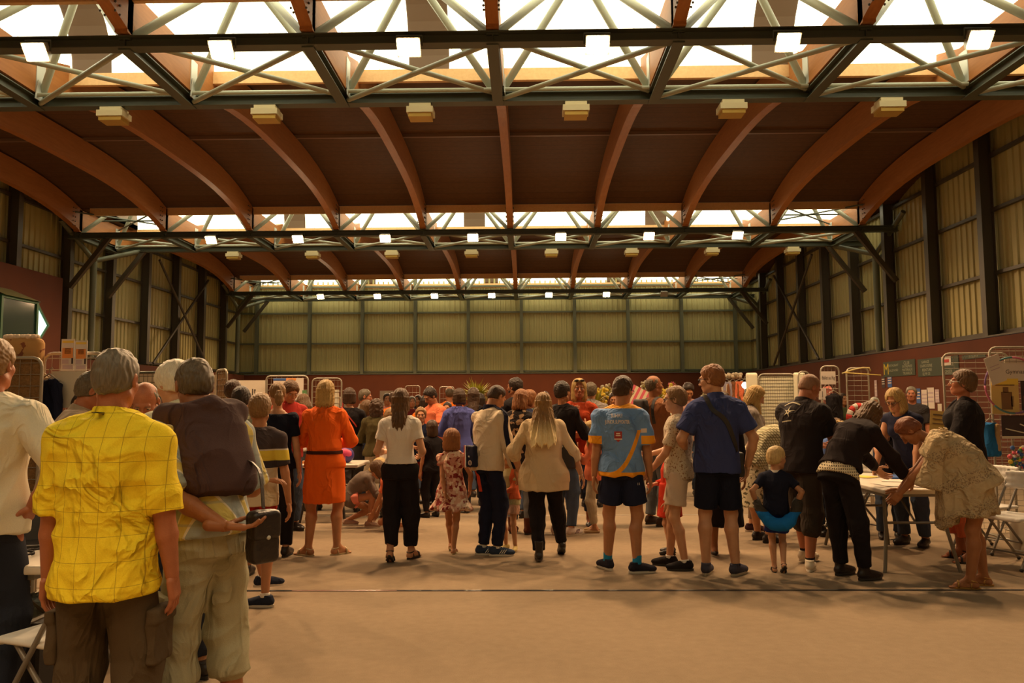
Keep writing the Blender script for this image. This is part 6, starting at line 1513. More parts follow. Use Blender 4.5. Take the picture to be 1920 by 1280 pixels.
def cardiK(g, i):
    K, P0, F1, s_ = i['K'], i['P0'], i['F1'], i['s']; g.loft(K(P0+V3(0, 0, .1)), K(P0-V3(0, 0, .22)), F1[0], [(0, .185*s_, .15*s_), (1, .215*s_, .18*s_)], .03*s_)
person('person in long black cardigan and orange trousers with rimless glasses', 1.79, x, y, 68, 'f', w=1.22, dp=1.15, lv=1, sk=S_R, hp=-8, hair=('fringe', H_brown), glasses=M_plate, top=dict(m=F_black, sl=1.9, loose=.032, slw=.022, neck='vee', fn=cardiK, name='cardigan'), bot=dict(m=F_card, len=1.62, hemr=.09, loose=.02),
    shoes=dict(kind='sandal', m=M_leather, sole=M_rub), fl=(-.12, .0, 0, 4), fr=(.12, .06, 0, 4), hl='front', hr='front')
x, y = XY(1704, 8.45)
person('person with dark glasses and honey bob in navy sleeveless top, leaning on the table', 1.70, x, y, 128, 'f', w=1.1, lv=1, sk=S_M, lean=26, hp=26, hair=('bob', H_blond), glasses=M_frame, top=dict(m=fab('navy_vest', (.02, .022, .05)), sl=0, neck='tank', loose=.022), bot=dict(m=F_jean), shoes=dict(m=M_leather), hl=(-.24, .42, .80), hr=(.20, .40, .80))
x, y = XY(1658, 8.85)
person('dark-haired girl standing at the table beside the navy sleeveless top', 1.38, x, y, 168, 'f', lv=1, sk=S_M, hs=1.12, hp=22, hair=('sidelong', H_dark), top=dict(m=F_black, sl=.5, neck='vee'), bot=dict(m=F_jean), shoes=dict(m=M_leather), hl='front', hr='mouth')
x, y = XY(1557, 9.95)
P_s1 = person('seated girl with long brown hair and blue tee looking down at the table', 1.66, x, y, 188, 'f', lv=1, sk=S_L, ph=.56, hp=26, lean=6, hair=('sidelong', H_brown), top=dict(m=fab('sky_tee', (.10, .17, .42)), sl=.7), bot=dict(m=F_jean), shoes=dict(m=M_leather), fl=(-.1, .42, 0, 0), fr=(.1, .42, 0, 0), kl=(0, .6, 1), kr=(0, .6, 1), hl=(-.12, .36, .80), hr=(.12, .36, .80))
x, y = XY(1592, 9.25)
person('seated girl with messy fair bun and glasses turned to the side', 1.64, x, y, 110, 'f', lv=1, sk=S_L, ph=.56, hp=34, lean=12, hair=('bun', H_blond), glasses=M_frame, top=dict(m=F_white, sl=.7), bot=dict(m=F_jean), shoes=dict(m=M_leather), fl=(-.1, .42, 0, 0), fr=(.1, .42, 0, 0), kl=(0, .6, 1), kr=(0, .6, 1), hl=(-.12, .36, .80), hr=(.12, .36, .80))
# ================================================================ TABLES, CHAIRS, DISPLAY PANELS AND STANDS
M_tab = mat('table_white', (.66, .60, .50), .5); M_leg = mat('grey_leg', (.22, .20, .17), .4, metal=.3); M_legk = mat('dark_leg', (.03, .026, .022), .45)
M_wire = mat('wire_galv', (.34, .30, .23), .4, metal=.4); M_paper = mat('paper', (.66, .58, .50), .8); M_ink = mat('ink', (.05, .04, .035), .7)
def table(label, x0, x1, y0, y1, legm, curved=True):
    t = thing('folding_table', label, 'table', ((x0+x1)/2, (y0+y1)/2, 0), 0, 'white folding tables'); hx, hy = (x1-x0)/2, (y1-y0)/2
    o = bpy.data.objects; b = MB(); b.box((0, 0, .717), (hx, hy, .022)); me = b.build('tabletop', M_tab, t)
    md = me.modifiers.new('bevel', 'BEVEL'); md.width = .015; md.segments = 3
    b = MB(); b.box((0, 0, .680), (hx*.90, hy*.90, .014)); b.build('apron', legm, t)
    for sx in (-1, 1):
        for sy in (-1, 1):
            b = MB(); lx, ly = (hx-.10, hy-.22) if hy > hx else (hx-.22, hy-.08)
            b.tube([(sx*lx, sy*ly, .69), (sx*lx, sy*ly, .45), (sx*(lx-.0), sy*(ly+.01), .36), (sx*(lx+.06), sy*(ly+.09), .0)], .017, 8); smooth_by_angle(b.build('leg', legm, t), 60)
    for sy in (-1, 1):
        b = MB()
        if hy > hx: b.tube([(-(hx-.1), sy*(hy-.22), .42), ((hx-.1), sy*(hy-.22), .42)], .013, 6)
        else: b.tube([(sy*(hx-.22), -(hy-.08), .42), (sy*(hx-.22), (hy-.08), .42)], .013, 6)
        b.build('crossbar', legm, t)
    for sy in (-1, 1):
        b = MB()
        if hy > hx: b.tube([(0, sy*(hy-.22), .42), (0, sy*(hy-.60), .68)], .011, 6)
        else: b.tube([(sy*(hx-.22), 0, .42), (sy*(hx-.60), 0, .68)], .011, 6)
        b.build('stay', legm, t)
    return t
c1 = gnd(88, 1062, .74)
table('white folding table at the left edge with black cables on it', c1.x-1.83, c1.x, 3.78, 4.52, M_leg)
table('white folding table behind the orange dress with papers on it', -3.05, -2.15, 10.1, 10.86, M_legk)
table('white folding table people lean on at the right', 3.12, 3.86, 6.98, 8.62, M_leg)
x_ = at(700, 757, 12.3).x
# things on the left table
def lone(name, label, cat, b, m, group=None, smooth=False, loc=None):
    o = b.build(name, m, None, smooth); return tag(o, label, cat, group)
for q, (cx_, cy_, rr) in enumerate(((-2.62, 4.02, .10), (-2.70, 4.16, .13))):
    b = MB(); pts = []
    for k in range(60): a = 2*pi*k/20; pts.append((cx_+rr*cos(a)*(1+.06*sin(a*3+q)), cy_+rr*.8*sin(a), .748+.0035*(k/20)+.004*(k % 2)*0))
    b.tube(pts, .0035, 5); lone('cable_coil', ['smaller coil of black cable near the table corner', 'larger coil of black cable behind the first on the left table'][q], 'cable', b, M_rub, 'cable coils', True)
b = MB(); b.sphere((-2.42, 4.14, .752), (.035, .055, .016), 12, 8); lone('computer_mouse', 'black computer mouse on the left table', 'mouse', b, M_rub, smooth=True)
t = thing('laptop', 'thin dark laptop half open beside the off-white tee', 'laptop', (-2.72, 4.32, .739), R(20))
b = MB(); b.box((0, 0, .009), (.16, .11, .008)); b.build('base', M_rub, t); b = MB(); b.box((0, .135, .10), (.16, .004, .10), Matrix.Rotation(R(-15), 3, 'X')); b.build('screen', M_rub, t)
t = thing('drinking_glass', 'clear water glass on the left table', 'glass', (-2.50, 4.36, .739))
b = MB(); n_ = 16; V = []; F = []
for k in range(n_):
    a = 2*pi*k/n_
    for r_, z in ((.028, 0), (.034, .11), (.031, .11), (.025, .008)): V.append((r_*cos(a), r_*sin(a), z))
for k in range(n_):
    for j in range(3): F.append((4*k+j, 4*((k+1) % n_)+j, 4*((k+1) % n_)+j+1, 4*k+j+1))
F.append(tuple(4*k for k in range(n_))[::-1]); b.add(V, F); b.build('tumbler', M_lens, t, True)
b = MB(); b.bbox((-2.98, 3.98, .0), (-2.44, 4.40, .36)); o = lone('equipment_case', 'black equipment case under the left table', 'case', b, M_rub); o.modifiers.new('bevel', 'BEVEL').width = .012
b = MB(); rr_ = np.random.RandomState(4)
for k in range(1): b.sphere((-2.62, 4.20, .40+.05), (.10, .07, .06), 14, 10)
V = [Vector(v)+Vector(tuple(rr_.randn(3)*.008)) for v in b.V]; b.V = [Vector((v.x, v.y, max(v.z, .3605))) for v in V]; lone('plastic_bag', 'crumpled blue and white plastic bag on the black case', 'bag', b, mat('bag_plastic', (.30, .38, .42), .25), smooth=False)
b = MB(); b.tube([(-3.4, 3.3, .012), (-2.9, 3.5, .012), (-2.6, 3.42, .012), (-2.4, 3.6, .012), (-2.55, 3.9, .012), (-2.95, 3.92, .012)], .008, 6); lone('floor_cable', 'black cable snaking over the carpet by the left table', 'cable', b, M_rub, smooth=True)

def chair(label, x, y, rz, group='white folding chairs'):
    t = thing('folding_chair', label, 'chair', (x, y, 0), R(rz), group)     # sitter faces +Y
    g = G(); g.box((0, 0, .445), (.215, .20, .016), None, .016, .01); g.cone((-.19, .19, .438), (.19, .19, .438), .016, .016, .02)
    g.ell((0, 0, .478), (.17, .17, .018), None, .01, 1); V, F = g.mesh(.0085); npmesh('seat', V, F, M_white, t)
    g = G(); n_ = 8
    for k in range(n_):
        u0 = -1+2*k/n_; u1 = -1+2*(k+1)/n_; f = lambda u: np.array([u*.20, -.245+.035*u*u, .76])
        for dz in (-.06, 0, .06): g.cone(f(u0)+np.array([0, dz*-.12, dz]), f(u1)+np.array([0, dz*-.12, dz]), .014, .014, .03)
        g.box((f(u0)+f(u1))/2, (.03, .010, .075), None, .008, .02)
    V, F = g.mesh(.0085); npmesh('backrest', V, F, M_white, t)
    for s_ in (-1, 1):
        b = MB(); b.tube([(s_*.205, -.25, .85), (s_*.215, -.21, .70), (s_*.215, .22, .02)], .0125, 8); smooth_by_angle(b.build('leg', M_leg, t), 60)
        b = MB(); b.tube([(s_*.19, .10, .44), (s_*.19, -.30, .02)], .0125, 8); smooth_by_angle(b.build('leg', M_leg, t), 60)
        b = MB(); b.sphere((s_*.215, .22, .016), (.018, .018, .016), 8, 6); b.sphere((s_*.19, -.30, .016), (.018, .018, .016), 8, 6); b.build('foot_cap', M_rub, t, True)
    b = MB(); b.tube([(-.215, .14, .14), (.215, .14, .14)], .009, 6); b.tube([(-.19, -.24, .09), (.19, -.24, .09)], .009, 6); b.build('stretcher', M_leg, t)
    return t
cx1, cy1 = XY(128, 3.66); chair('white folding chair seat seen between the yellow shirt and the table', cx1, cy1+.08, 70)
cx1, cy1 = XY(1888, 7.4); chair('white folding chair at the right edge, its seat toward the viewer', cx1, cy1, 112)
cx1, cy1 = XY(1838, 8.15); chair('white folding chair behind the black cardigan', cx1, cy1, 112)
for q, (px_, d__, rz_) in enumerate(((1557, 9.87, 188), (1592, 9.18, 110))):
    cx1, cy1 = XY(px_, d__); chair(['white folding chair under the girl in the blue tee', 'white folding chair under the girl with the messy bun'][q], cx1+.0, cy1+.05, rz_)

def panel(label, x, y, w_, h_, rz=0, m=M_wire, nx=8, nz=20, back=None, backm=None, name='wire_display_panel', r=.013, z0=.05, group='wire display panels'):
    t = thing(name, label, 'display panel', (x, y, 0), R(rz), group); hw = w_/2; c = .07
    pts = [(-hw, 0, .0), (-hw, 0, h_-c)]+[(-hw+c-c*cos(a), 0, h_-c+c*sin(a)) for a in (pi/6, pi/3, pi/2)]+[(hw-c+c*sin(a), 0, h_-c+c*cos(a)) for a in (0, pi/6, pi/3, pi/2)]+[(hw, 0, 0)]
    b = MB(); b.tube(pts, r, 8); smooth_by_angle(b.build('frame', m, t), 60)
    b = MB()
    for k in range(1, nx): xx = -hw+w_*k/nx; b.tube([(xx, 0, z0), (xx, 0, h_-.01)], .0024, 4, cap=False)
    for k in range(nz+1): zz = z0+(h_-z0-.04)*k/nz; b.tube([(-hw, .003, zz), (hw, .003, zz)], .0030, 4, cap=False)
    b.build('wire_grid', m, t)
    for s_ in (-1, 1):
        b = MB(); b.tube([(s_*hw, -.22, .014), (s_*hw, .22, .014)], .013, 6); b.build('foot', m, t)
    if back:
        (a0, a1, b0, b1) = back; b = MB(); b.bbox((a0, .008, b0), (a1, .016, b1)); b.build('backing_sheet', backm, t)
    return t
M_felt = mat('brown_hessian', (.20, .105, .035), .95, bump=.8, bscale=90, var=.25, vscale=60)
def boardm():
    m = mat('speckled_board', (.45, .25, .09), .9); t = NT(m); o = t.xyz(); n = t.noise(16, 5); t.color(t.mix(t.math('GREATER_THAN', n, .60), (.46, .25, .085), (.22, .07, .03))); t.bump(n, .3, .01); return m
M_board = boardm(); M_pale = mat('pale_sheet', (.62, .55, .42), .8)
def PW(px0, px1, d): return at(px0, 757, d).x, at(px1, 757, d).x
a, c = PW(-90, 76, 6.0); panel('wire panel lined with brown hessian at the left edge', (a+c)/2, 6.0, c-a, zr(665, 6.0), 0, back=(-(c-a)/2+.02, (c-a)/2-.02, .1, zr(668, 6.0)), backm=M_felt)
g = G(); a, c = PW(-80, 76, 6.15); g.box(((a+c)/2, 6.16, zr(628, 6.15)-.62), ((c-a)/2, .05, .62), None, .045, .01); V, F = g.mesh(.016); V[:, 2] += .01*np.sin(V[:, 0]*9); o = npmesh('foam_block', V, F, M_board, None); tag(o, 'speckled tan foam block standing upright behind the hessian panel', 'foam block'); 
b = MB(); rr_ = np.random.RandomState(8)
a, c = PW(5, 62, 6.15)
for k in range(26): b.sphere((a+(c-a)*rr_.rand(), 6.16+.06*(rr_.rand()-.5), zr(628, 6.15)+.012), (.028, .025, .022), 7, 5)
tag(b.build('wool_scraps', mat('cream_wool', (.72, .58, .44), .95), None, True), 'pale woolly scraps lying on top of the speckled block', 'wool', kind='stuff')
a, c = PW(80, 196, 6.35); pz = zr(657, 6.35)
panel('wire panel with two pinned orange posters behind the taupe polo', (a+c)/2, 6.35, c-a, pz, 0)
# double poster with orange blocks
def poster(name, label, x, y, z0, z1, w_, base, blocks, rz=0, tilt=0, thick=.004, cat='poster', bend=.0):
    t = thing(name, label, cat, (x, y, (z0+z1)/2), R(rz)); h_ = (z1-z0)/2; rot = Matrix.Rotation(R(tilt), 3, 'Y')
    b = MB(); b.box((0, 0, 0), (w_/2, thick/2, h_), rot); b.build('sheet', base, t)
    for j, (u0, u1, v0, v1, m_) in enumerate(blocks):
        b = MB(); c_ = rot @ Vector(((u0+u1-1)*w_/2, -thick/2-.0016, (v0+v1-1)*h_)); b.box(c_, (abs(u1-u0)*w_/2, .0012, abs(v1-v0)*h_), rot); b.build('printed_block', m_, t)
    return t
M_or = mat('print_orange', (.75, .28, .07), .7); M_ye = mat('print_yellow', (.78, .55, .08), .7); M_lil = mat('print_lilac', (.50, .38, .40), .7); M_grn = mat('print_green', (.10, .22, .08), .7); M_blu = mat('print_blue', (.05, .12, .35), .7); M_redp = mat('print_red', (.45, .04, .03), .7); M_drk = mat('print_dark', (.05, .03, .03), .6)
for q, (pa, pb) in enumerate(((111, 136), (137, 160))):
    a, c = PW(pa, pb, 6.3); z0, z1 = zr(690, 6.3), zr(630+q*3, 6.3)
    poster('orange_poster', 'orange and lilac poster pinned above the taupe polo, %s of the pair' % ['first', 'second'][q], (a+c)/2, 6.30, z0, z1, c-a, M_paper,
        [(.08, .92, .88, .95, M_ye), (.1, .9, .40, .72, M_or)]+[(.28, .75, .68-.045*k, .705-.045*k, M_ink) for k in range(4)]+[(.1, .6, .22, .36, M_lil), (.15, .9, .05, .18, M_lil), (.80, .93, .22, .40, M_drk)])
a, c = PW(98, 166, 6.29); poster('blank_sheet', 'large pale sheet hung on the wire panel below the orange posters', (a+c)/2, 6.26, zr(760, 6.29), zr(691, 6.29), c-a, M_pale, [], cat='paper sheet')
def pole_for(label, x, y, h_):
    b = MB(); b.tube([(x, y, 0), (x, y, h_)], .012, 6); b.tube([(x-.15, y, .012), (x+.15, y, .012)], .012, 6); b.tube([(x, y-.15, .012), (x, y+.15, .012)], .012, 6); return tag(b.build('stand_pole', M_wire), label, 'pole')
def garment(name, label, px, row, d, w_, h_, m, m2=None, seed=0, cat='garment'):
    p = at(px, row, d); g = G(); g.loft((0, 0, 0), (0, 0, -h_), (1, 0, 0), [(0, w_*.22, .02), (.08, w_*.5, .035), (.5, w_*.46, .045), (1, w_*.52, .055)], .01)
    V, F = g.mesh(.012); V = V+vnormals(V, F)*fold(V, .010, (40, 40, 4), seed)[:, None]
    t = thing(name, label, cat, tuple(p)); npmesh('cloth', V, F, m, t)
    b = MB(); b.tube([(-w_*.4, 0, -.01), (0, 0, .05), (w_*.4, 0, -.01)], .006, 6); b.tube([(0, 0, .05), (0, 0, .085), (.02, 0, .10), (.03, 0, .085)], .004, 5); b.build('hanger', M_wire, t)
    if m2:
        g = G(); g.box((w_*.32, -.03, -h_*.45), (w_*.14, .02, h_*.42), None, .01, .01); V, F = g.mesh(.012); npmesh('panel', V, F, m2, t)
    return t
garment('hanging_judo_jacket', 'cream jacket with dark belt hanging by the hessian panel', 76, 708, 6.25, .26, .42, F_cream, None, 1)
garment('hanging_dark_top', 'dark top hanging on the wire panel left of the taupe polo', 92, 712, 6.2, .22, .40, F_navy, None, 2)
a, c = PW(243, 300, 8.4); panel('wire panel over a pale sheet behind the white-haired person', (a+c)/2, 8.4, c-a, zr(694, 8.4), 0, m=M_steel, nx=7, nz=26, back=(-(c-a)/2, (c-a)/2, .4, zr(697, 8.4)), backm=M_pale)
a, c = PW(345, 365, 9.0); poster('small_poster', 'narrow poster with a dark photo beside the white-haired person', (a+c)/2, 9.0, zr(745, 9), zr(684, 9), c-a, M_lil, [(.3, .9, .45, .85, M_drk), (.1, .9, .1, .3, M_paper)], rz=0)
a, c = PW(340, 372, 9.06); panel('narrow wire panel holding the dark-photo poster', (a+c)/2, 9.04, c-a, zr(682, 9.04), 0, nx=4)
a, c = PW(396, 432, 9.4); panel('angled wire panel backed with brown board left of the beige tee', (a+c)/2, 9.4, .42, zr(690, 9.4), -52, nx=6, nz=26, back=(-.20, .20, .3, zr(692, 9.4)), backm=M_felt)
a, c = PW(397, 410, 9.3); poster('tall_notice', 'tall pale notice hanging on the angled wire panel', a+.05, 9.15, zr(775, 9.3), zr(700, 9.3), .12, M_pale, [(.15, .85, .1+.11*k, .14+.11*k, M_lil) for k in range(7)])
a, c = PW(432, 499, 12.7); t = poster('white_banner', 'white cloth banner with small dark marks behind the striped tee', (a+c)/2, 12.7, zr(790, 12.7), zr(710, 12.7), c-a, mat('banner', (.60, .52, .42), .9, bump=.4, bscale=6), [(.60, .63, .62, .80, M_ink), (.66, .70, .74, .79, M_ink), (.66, .68, .62, .74, M_ink)], cat='banner')
for q_, xx_ in enumerate((a, c)): pole_for('thin pole at the %s end of the white cloth banner' % ['left', 'right'][q_], xx_, 12.72, zr(708, 12.7))
a, c = PW(498, 577, 12.6); panel('wire panel with posters behind the ponytailed person', (a+c)/2, 12.6, c-a, zr(702, 12.6), 0)
a, c = PW(511, 568, 12.5); poster('white_notice', 'white notice with a blue and orange strip on the wire panel', (a+c)/2, 12.52, zr(785, 12.5), zr(706, 12.5), c-a, M_paper, [(.0, .42, .94, .995, M_blu), (.42, .75, .94, .995, M_or)]+[(.50, .92, .60-.07*k, .615-.07*k, M_lil) for k in range(6)])
for q in range(4):
    p = at(571, 735+q*10, 12.5); b = MB(); b.box(p, (.035, .004, .03)); tag(b.build('small_card', [M_grn, M_ye, M_grn, M_paper][q], None), 'small %s card clipped to the wire panel edge, %s from the top' % (['green', 'yellow', 'dark green', 'pale'][q], ORD[q]), 'card', 'small cards on the wire panel')
a, c = PW(585, 640, 12.9); panel('wire panel partly hidden behind the orange dress', (a+c)/2, 12.9, c-a, zr(707, 12.9), 0, back=(-.1, .2, .9, 1.75), backm=M_pale)
a, c = PW(626, 640, 13); t = thing('strip_rack', 'rack of narrow yellow and white strips left of the short dark bob', 'rack', ((a+c)/2, 13.0, 0))
for k in range(6):
    b = MB(); b.bbox((-.10+k*.034, -.01, .5), (-.078+k*.034, .01, zr(733, 13)-.02*k)); b.build('strip', [M_ye, M_paper, M_redp][k % 3], t)
b = MB(); b.tube([(-.12, 0, 0), (-.12, 0, zr(730, 13)), (.12, 0, zr(730, 13)), (.12, 0, 0)], .012, 6); b.build('stand', M_wire, t)
# on the middle table
for q, (xx, yy, w_, h_, m_, nm, lb, ct) in enumerate(((-2.55, 10.35, .22, .15, M_paper, 'paper_sheet', 'white sheet lying on the table behind the orange dress', 'paper'), (-2.85, 10.5, .12, .16, M_paper, 'paper_stack', 'stack of white leaflets at the back of the middle table', 'paper'))):
    b = MB(); b.box((xx, yy, .743+.006*q), (w_, h_, .003+.006*q)); lone(nm, lb, ct, b, m_)
b = MB(); b.box((-2.86, 10.25, .757), (.045, .03, .016)); lone('orange_box', 'small orange box on the table behind the orange dress', 'box', b, M_or)
g = G(); g.ball((-2.36, 10.33, .845), .105, .01); V, F = g.mesh(.012)
def ballm():
    m = mat('ball_pattern', (.6, .1, .2), .45); t = NT(m); o = t.xyz(); v = t.n('ShaderNodeTexVoronoi'); v.inputs['Scale'].default_value = 12; t.L.new(t.tc, v.inputs['Vector']); sp = t.n('ShaderNodeSeparateColor'); t.L.new(v.outputs['Color'], sp.inputs[0]); t.color(t.mix(t.math('GREATER_THAN', sp.outputs[0], .5), (.62, .06, .16), (.06, .04, .20))); return m
tag(npmesh('ball', V, F, ballm(), None), 'pink and purple ball on the table beside the orange dress', 'ball')
# papers on the right table
for q, (xx, yy, a_, m_) in enumerate(((3.35, 7.35, 10, M_paper), (3.55, 7.75, -20, M_paper), (3.42, 8.15, 35, M_ye), (3.62, 7.2, -40, M_paper))):
    b = MB(); b.box((xx, yy, .7425+.0012*q), (.105, .148, .0006), Matrix.Rotation(R(a_), 3, 'Z')); lone('form_sheet', ['white form at the near end of the right table', 'white form in the middle of the right table', 'yellow leaflet toward the far end of the right table', 'white form askew by the lace tunic'][q], 'paper', b, m_, 'papers on the right table')
b = MB(); b.box((3.70, 8.0, .752), (.11, .15, .010)); lone('blue_folder', 'blue folder lying on the right table', 'folder', b, M_blu)

# ---- deep in the hall ----
a, c = PW(712, 737, 22); poster('white_display_board', 'plain white board standing far back by the red wall', (a+c)/2, 22, 1.0, zr(731, 22), c-a, M_paper, [], cat='board'); b = MB(); b.tube([((a+c)/2, 22.05, 0), ((a+c)/2, 22.05, 1.4)], .02, 6); tag(b.build('board_stand', M_wire), 'thin stand behind the plain white board', 'stand')
for q, (pa, pb, rw) in enumerate(((760, 787, 722), (802, 808, 723), (823, 850, 724))):
    a, c = PW(pa, pb, 24); panel('empty wire panel far back by the red wall, %s of three' % ORD[q], (a+c)/2, 24+q*.1, max(c-a, .2), zr(rw, 24), 0, nx=4, nz=12)
M_leaf = mat('leaf_green', (.16, .20, .03), .6, var=.3, vscale=20); M_leafy = mat('leaf_yellow', (.45, .42, .06), .6, var=.3, vscale=20); M_petal = mat('petal_yellow', (.85, .58, .06), .6); M_pot = mat('pot', (.12, .05, .03), .6); M_petal2 = mat('petal_pink', (.7, .12, .16), .6); M_petalw = mat('petal_cream', (.75, .62, .40), .6)
def bouquet(name, label, px, row, d, r, m_, lm=M_leaf, n=40, seed=0, z_stand=True, pot=True, cat='plant', leafy=60):
    p = at(px, row, d); t = thing(name, label, cat, (p.x, p.y, 0)); r_ = np.random.RandomState(seed); zc = p.z
    b = MB()
    for k in range(n):
        v = r_.randn(3); v /= np.linalg.norm(v); rr = r*(.6+.4*r_.rand()); b.sphere((v[0]*rr, v[1]*rr, zc+v[2]*rr*.8), r*.13*(.7+.6*r_.rand()), 6, 4)
    if m_: b.build('blossoms', m_, t, True)
    b = MB()
    for k in range(leafy):
        v = r_.randn(3); v[2] = abs(v[2])*.8-.2; v /= np.linalg.norm(v); rr = r*(.8+.4*r_.rand()); c_ = Vector((0, 0, zc-r*.5)); e = Vector((v[0]*rr, v[1]*rr, zc-r*.3+v[2]*rr*1.1)); m1 = (c_+e)/2+Vector((0, 0, r*.15)); side = (e-c_).cross(Vector((0, 0, 1))).normalized()*r*.07
        b.add([c_, m1-side, e, m1+side], [(0, 1, 2, 3)])
    b.build('leaves', lm, t)
    b = MB(); b.tube([(0, 0, .02), (0, 0, zc-r*.4)], .018, 6); b.build('stem', M_leaf, t)
    if pot: b = MB(); b.tube([(0, 0, 0), (0, 0, .30)], [.12, .16], 14); b.build('pot', M_pot, t)
    return t
bouquet('green_plant', 'feathery yellow-green plant rising over the crowd right of the blue hoodie', 893, 735, 19, .42, None, M_leafy, n=0, leafy=220, seed=1)
bouquet('leafy_plant', 'leafy olive plant left of the angled wire panel', 386, 742, 12.5, .32, None, M_leafy, n=0, leafy=120, seed=2)
fl = [(1119, 741, 14.5, .24, M_petal, 'yellow flower bundle left of the light blue supporter shirt'), (1137, 735, 15.2, .20, M_petalw, 'cream and yellow flower bundle behind the supporter shirt'), (1235, 739, 14.6, .20, M_petal, 'yellow flower bundle beside the balding person in brown'), (1262, 741, 15.2, .26, M_petal, 'large yellow flower bundle left of the boy with glasses'), (1262, 724, 16.0, .12, M_petal2, 'small pink flower bundle above the yellow ones'), (1216, 727, 16.3, .22, M_petalw, 'pale flower bundle behind the brown tee'), (1330, 745, 15.6, .22, M_petalw, 'pale dried bundle behind the royal blue polo'), (930, 728+10, 15.0, .16, M_petal2, 'red and cream flower bundle by the bearded person')]
for q, (px_, rw, d__, r_, m_, lb) in enumerate(fl): bouquet('flower_bundle', lb, px_, rw, d__, r_, m_, M_leafy, n=46, seed=10+q, pot=False, cat='flowers')['group'] = 'flower bundles of the far stand'
t = thing('striped_flag', 'pink and white striped flag hanging behind the supporter shirt', 'flag', tuple(at(1205, 728, 13.6))); b = MB(); g0 = Matrix.Rotation(R(28), 3, 'Y')
for k in range(7):
    b = MB(); b.box(g0 @ Vector((-.14+.047*k, 0, -.28)), (.0235, .006, .27), g0); b.build('stripe', M_petal2 if k % 2 == 0 else M_petalw, t)
b = MB(); b.tube([(0, .03, .02), (0, .03, -.0-at(1205, 728, 13.6).z+.01)], .012, 6); b.build('pole', M_wire, t)
# clothes rail and lit stand behind the blond reader
t = thing('clothes_rail', 'metal clothes rail behind the blond person reading', 'rail', (at(1378, 757, 14).x, 14.0, 0)); zz = zr(712, 14)
b = MB(); b.tube([(-.45, 0, 0), (-.45, 0, zz), (.45, 0, zz), (.45, 0, 0)], .015, 8); b.build('frame', M_wire, t)
for s_ in (-1, 1): b = MB(); b.tube([(s_*.45, -.25, .02), (s_*.45, .25, .02)], .015, 6); b.build('foot', M_wire, t)
for q, (px_, m_, m2, nm) in enumerate(((1352, F_cream, None, 'cream ruffled'), (1362, fab('lilac_dress', (.35, .30, .36)), None, 'lilac'), (1374, F_brownT, None, 'brown'), (1386, F_coral, None, 'coral red'), (1396, F_olive, None, 'olive green'))):
    garment('dance_dress', '%s dress hanging on the clothes rail' % nm, px_, 716, 13.95+.0*q, .26, .75, m_, m2, 20+q)['group'] = 'dresses on the clothes rail'
b = MB(); r_ = np.random.RandomState(9)
for k in range(40): b.sphere((at(1368, 757, 14).x+.22*(r_.rand()-.5)*2, 14.0+.05*r_.randn(), zz+.03+.05*r_.rand()), .035, 6, 4)
tag(b.build('white_ruffles', F_cream, None, True), 'pale ruffled cloth heaped on top of the clothes rail', 'cloth', kind='stuff')
t = thing('stand_spotlight', 'small bright spotlight on a pole by the clothes rail', 'spotlight', tuple(at(1397, 722, 13.6))); b = MB(); b.sphere((0, 0, 0), .055, 12, 8); b.build('bulb', mat('bulb', (1, 1, 1), .5, emit=((1, .92, .75), 14)), t, True)
b = MB(); b.tube([(0, .03, -.03), (0, .03, .01-at(1397, 722, 13.6).z)], .010, 6); b.build('pole', M_wire, t); b = MB(); b.tube([(0, .02, 0), (0, .10, .01)], [.06, .035], 10); b.build('shade', M_steel, t)
a, c = PW(1424, 1492, 12.5); panel('pale lit wire panel with fine square mesh behind the black polo', (a+c)/2, 12.5, c-a, zr(704, 12.5), 0, nx=16, nz=36, back=(-(c-a)/2, (c-a)/2, .2, zr(707, 12.5)), backm=mat('lit_sheet', (.70, .68, .50), .8))
for s_, px_ in ((-1, 1424), (1, 1492)):
    g = G(); p = at(px_, 757, 12.35); g.box((p.x+s_*.09, 12.42, .985), (.09, .04, .985), None, .03, .01); V, F = g.mesh(.02); tag(npmesh('pale_side_panel', V, F, mat('lit_sheet2', (.72, .68, .50), .7), None), 'pale rounded side panel on the %s of the lit mesh' % ('left' if s_ < 0 else 'right'), 'panel')
a, c = PW(1495, 1522, 12.0); panel('narrow wire panel right above the shaven head', (a+c)/2, 12.0, c-a, zr(700, 12.0), 25, nx=4)
a, c = PW(1541, 1575, 11.6); panel('wire panel carrying a lettered white sign', (a+c)/2, 11.6, c-a, zr(690, 11.6), 0, nx=5)
def sign(label, x, y, z, w_, h_, text, size, rz=0, m=M_paper, im=M_ink, name='lettered_sign', sx=1, lines=None):
    t = thing(name, label, 'sign', (x, y, z), R(rz)); b = MB(); b.box((0, 0, 0), (w_/2, .004, h_/2)); b.build('board', m, t)
    for k, (tx, sz, zo, xo, mm) in enumerate(lines or [(text, size, 0, 0, im)]):
        cu = bpy.data.curves.new('lettering', 'FONT'); cu.body = tx; cu.size = sz; cu.align_x = 'CENTER'; cu.align_y = 'CENTER'; cu.resolution_u = 2
        tmp = bpy.data.objects.new('lettering', cu); C.objects.link(tmp); me = bpy.data.meshes.new_from_object(tmp.evaluated_get(bpy.context.evaluated_depsgraph_get())); C.objects.unlink(tmp); bpy.data.objects.remove(tmp)
        for v in me.vertices: v.co = Vector((v.co.x*sx+xo, -.0055, v.co.y+zo))
        me.materials.clear(); me.materials.append(mm or im); o = bpy.data.objects.new('lettering', me); C.objects.link(o); o.parent = t
    return t
p = at(1555, 708, 11.5); sign('white sign with black handwriting on the wire panel right of the shaven head', p.x, 11.54, p.z, .21, .19, 'Ballet au Rig', .075, sx=.50)
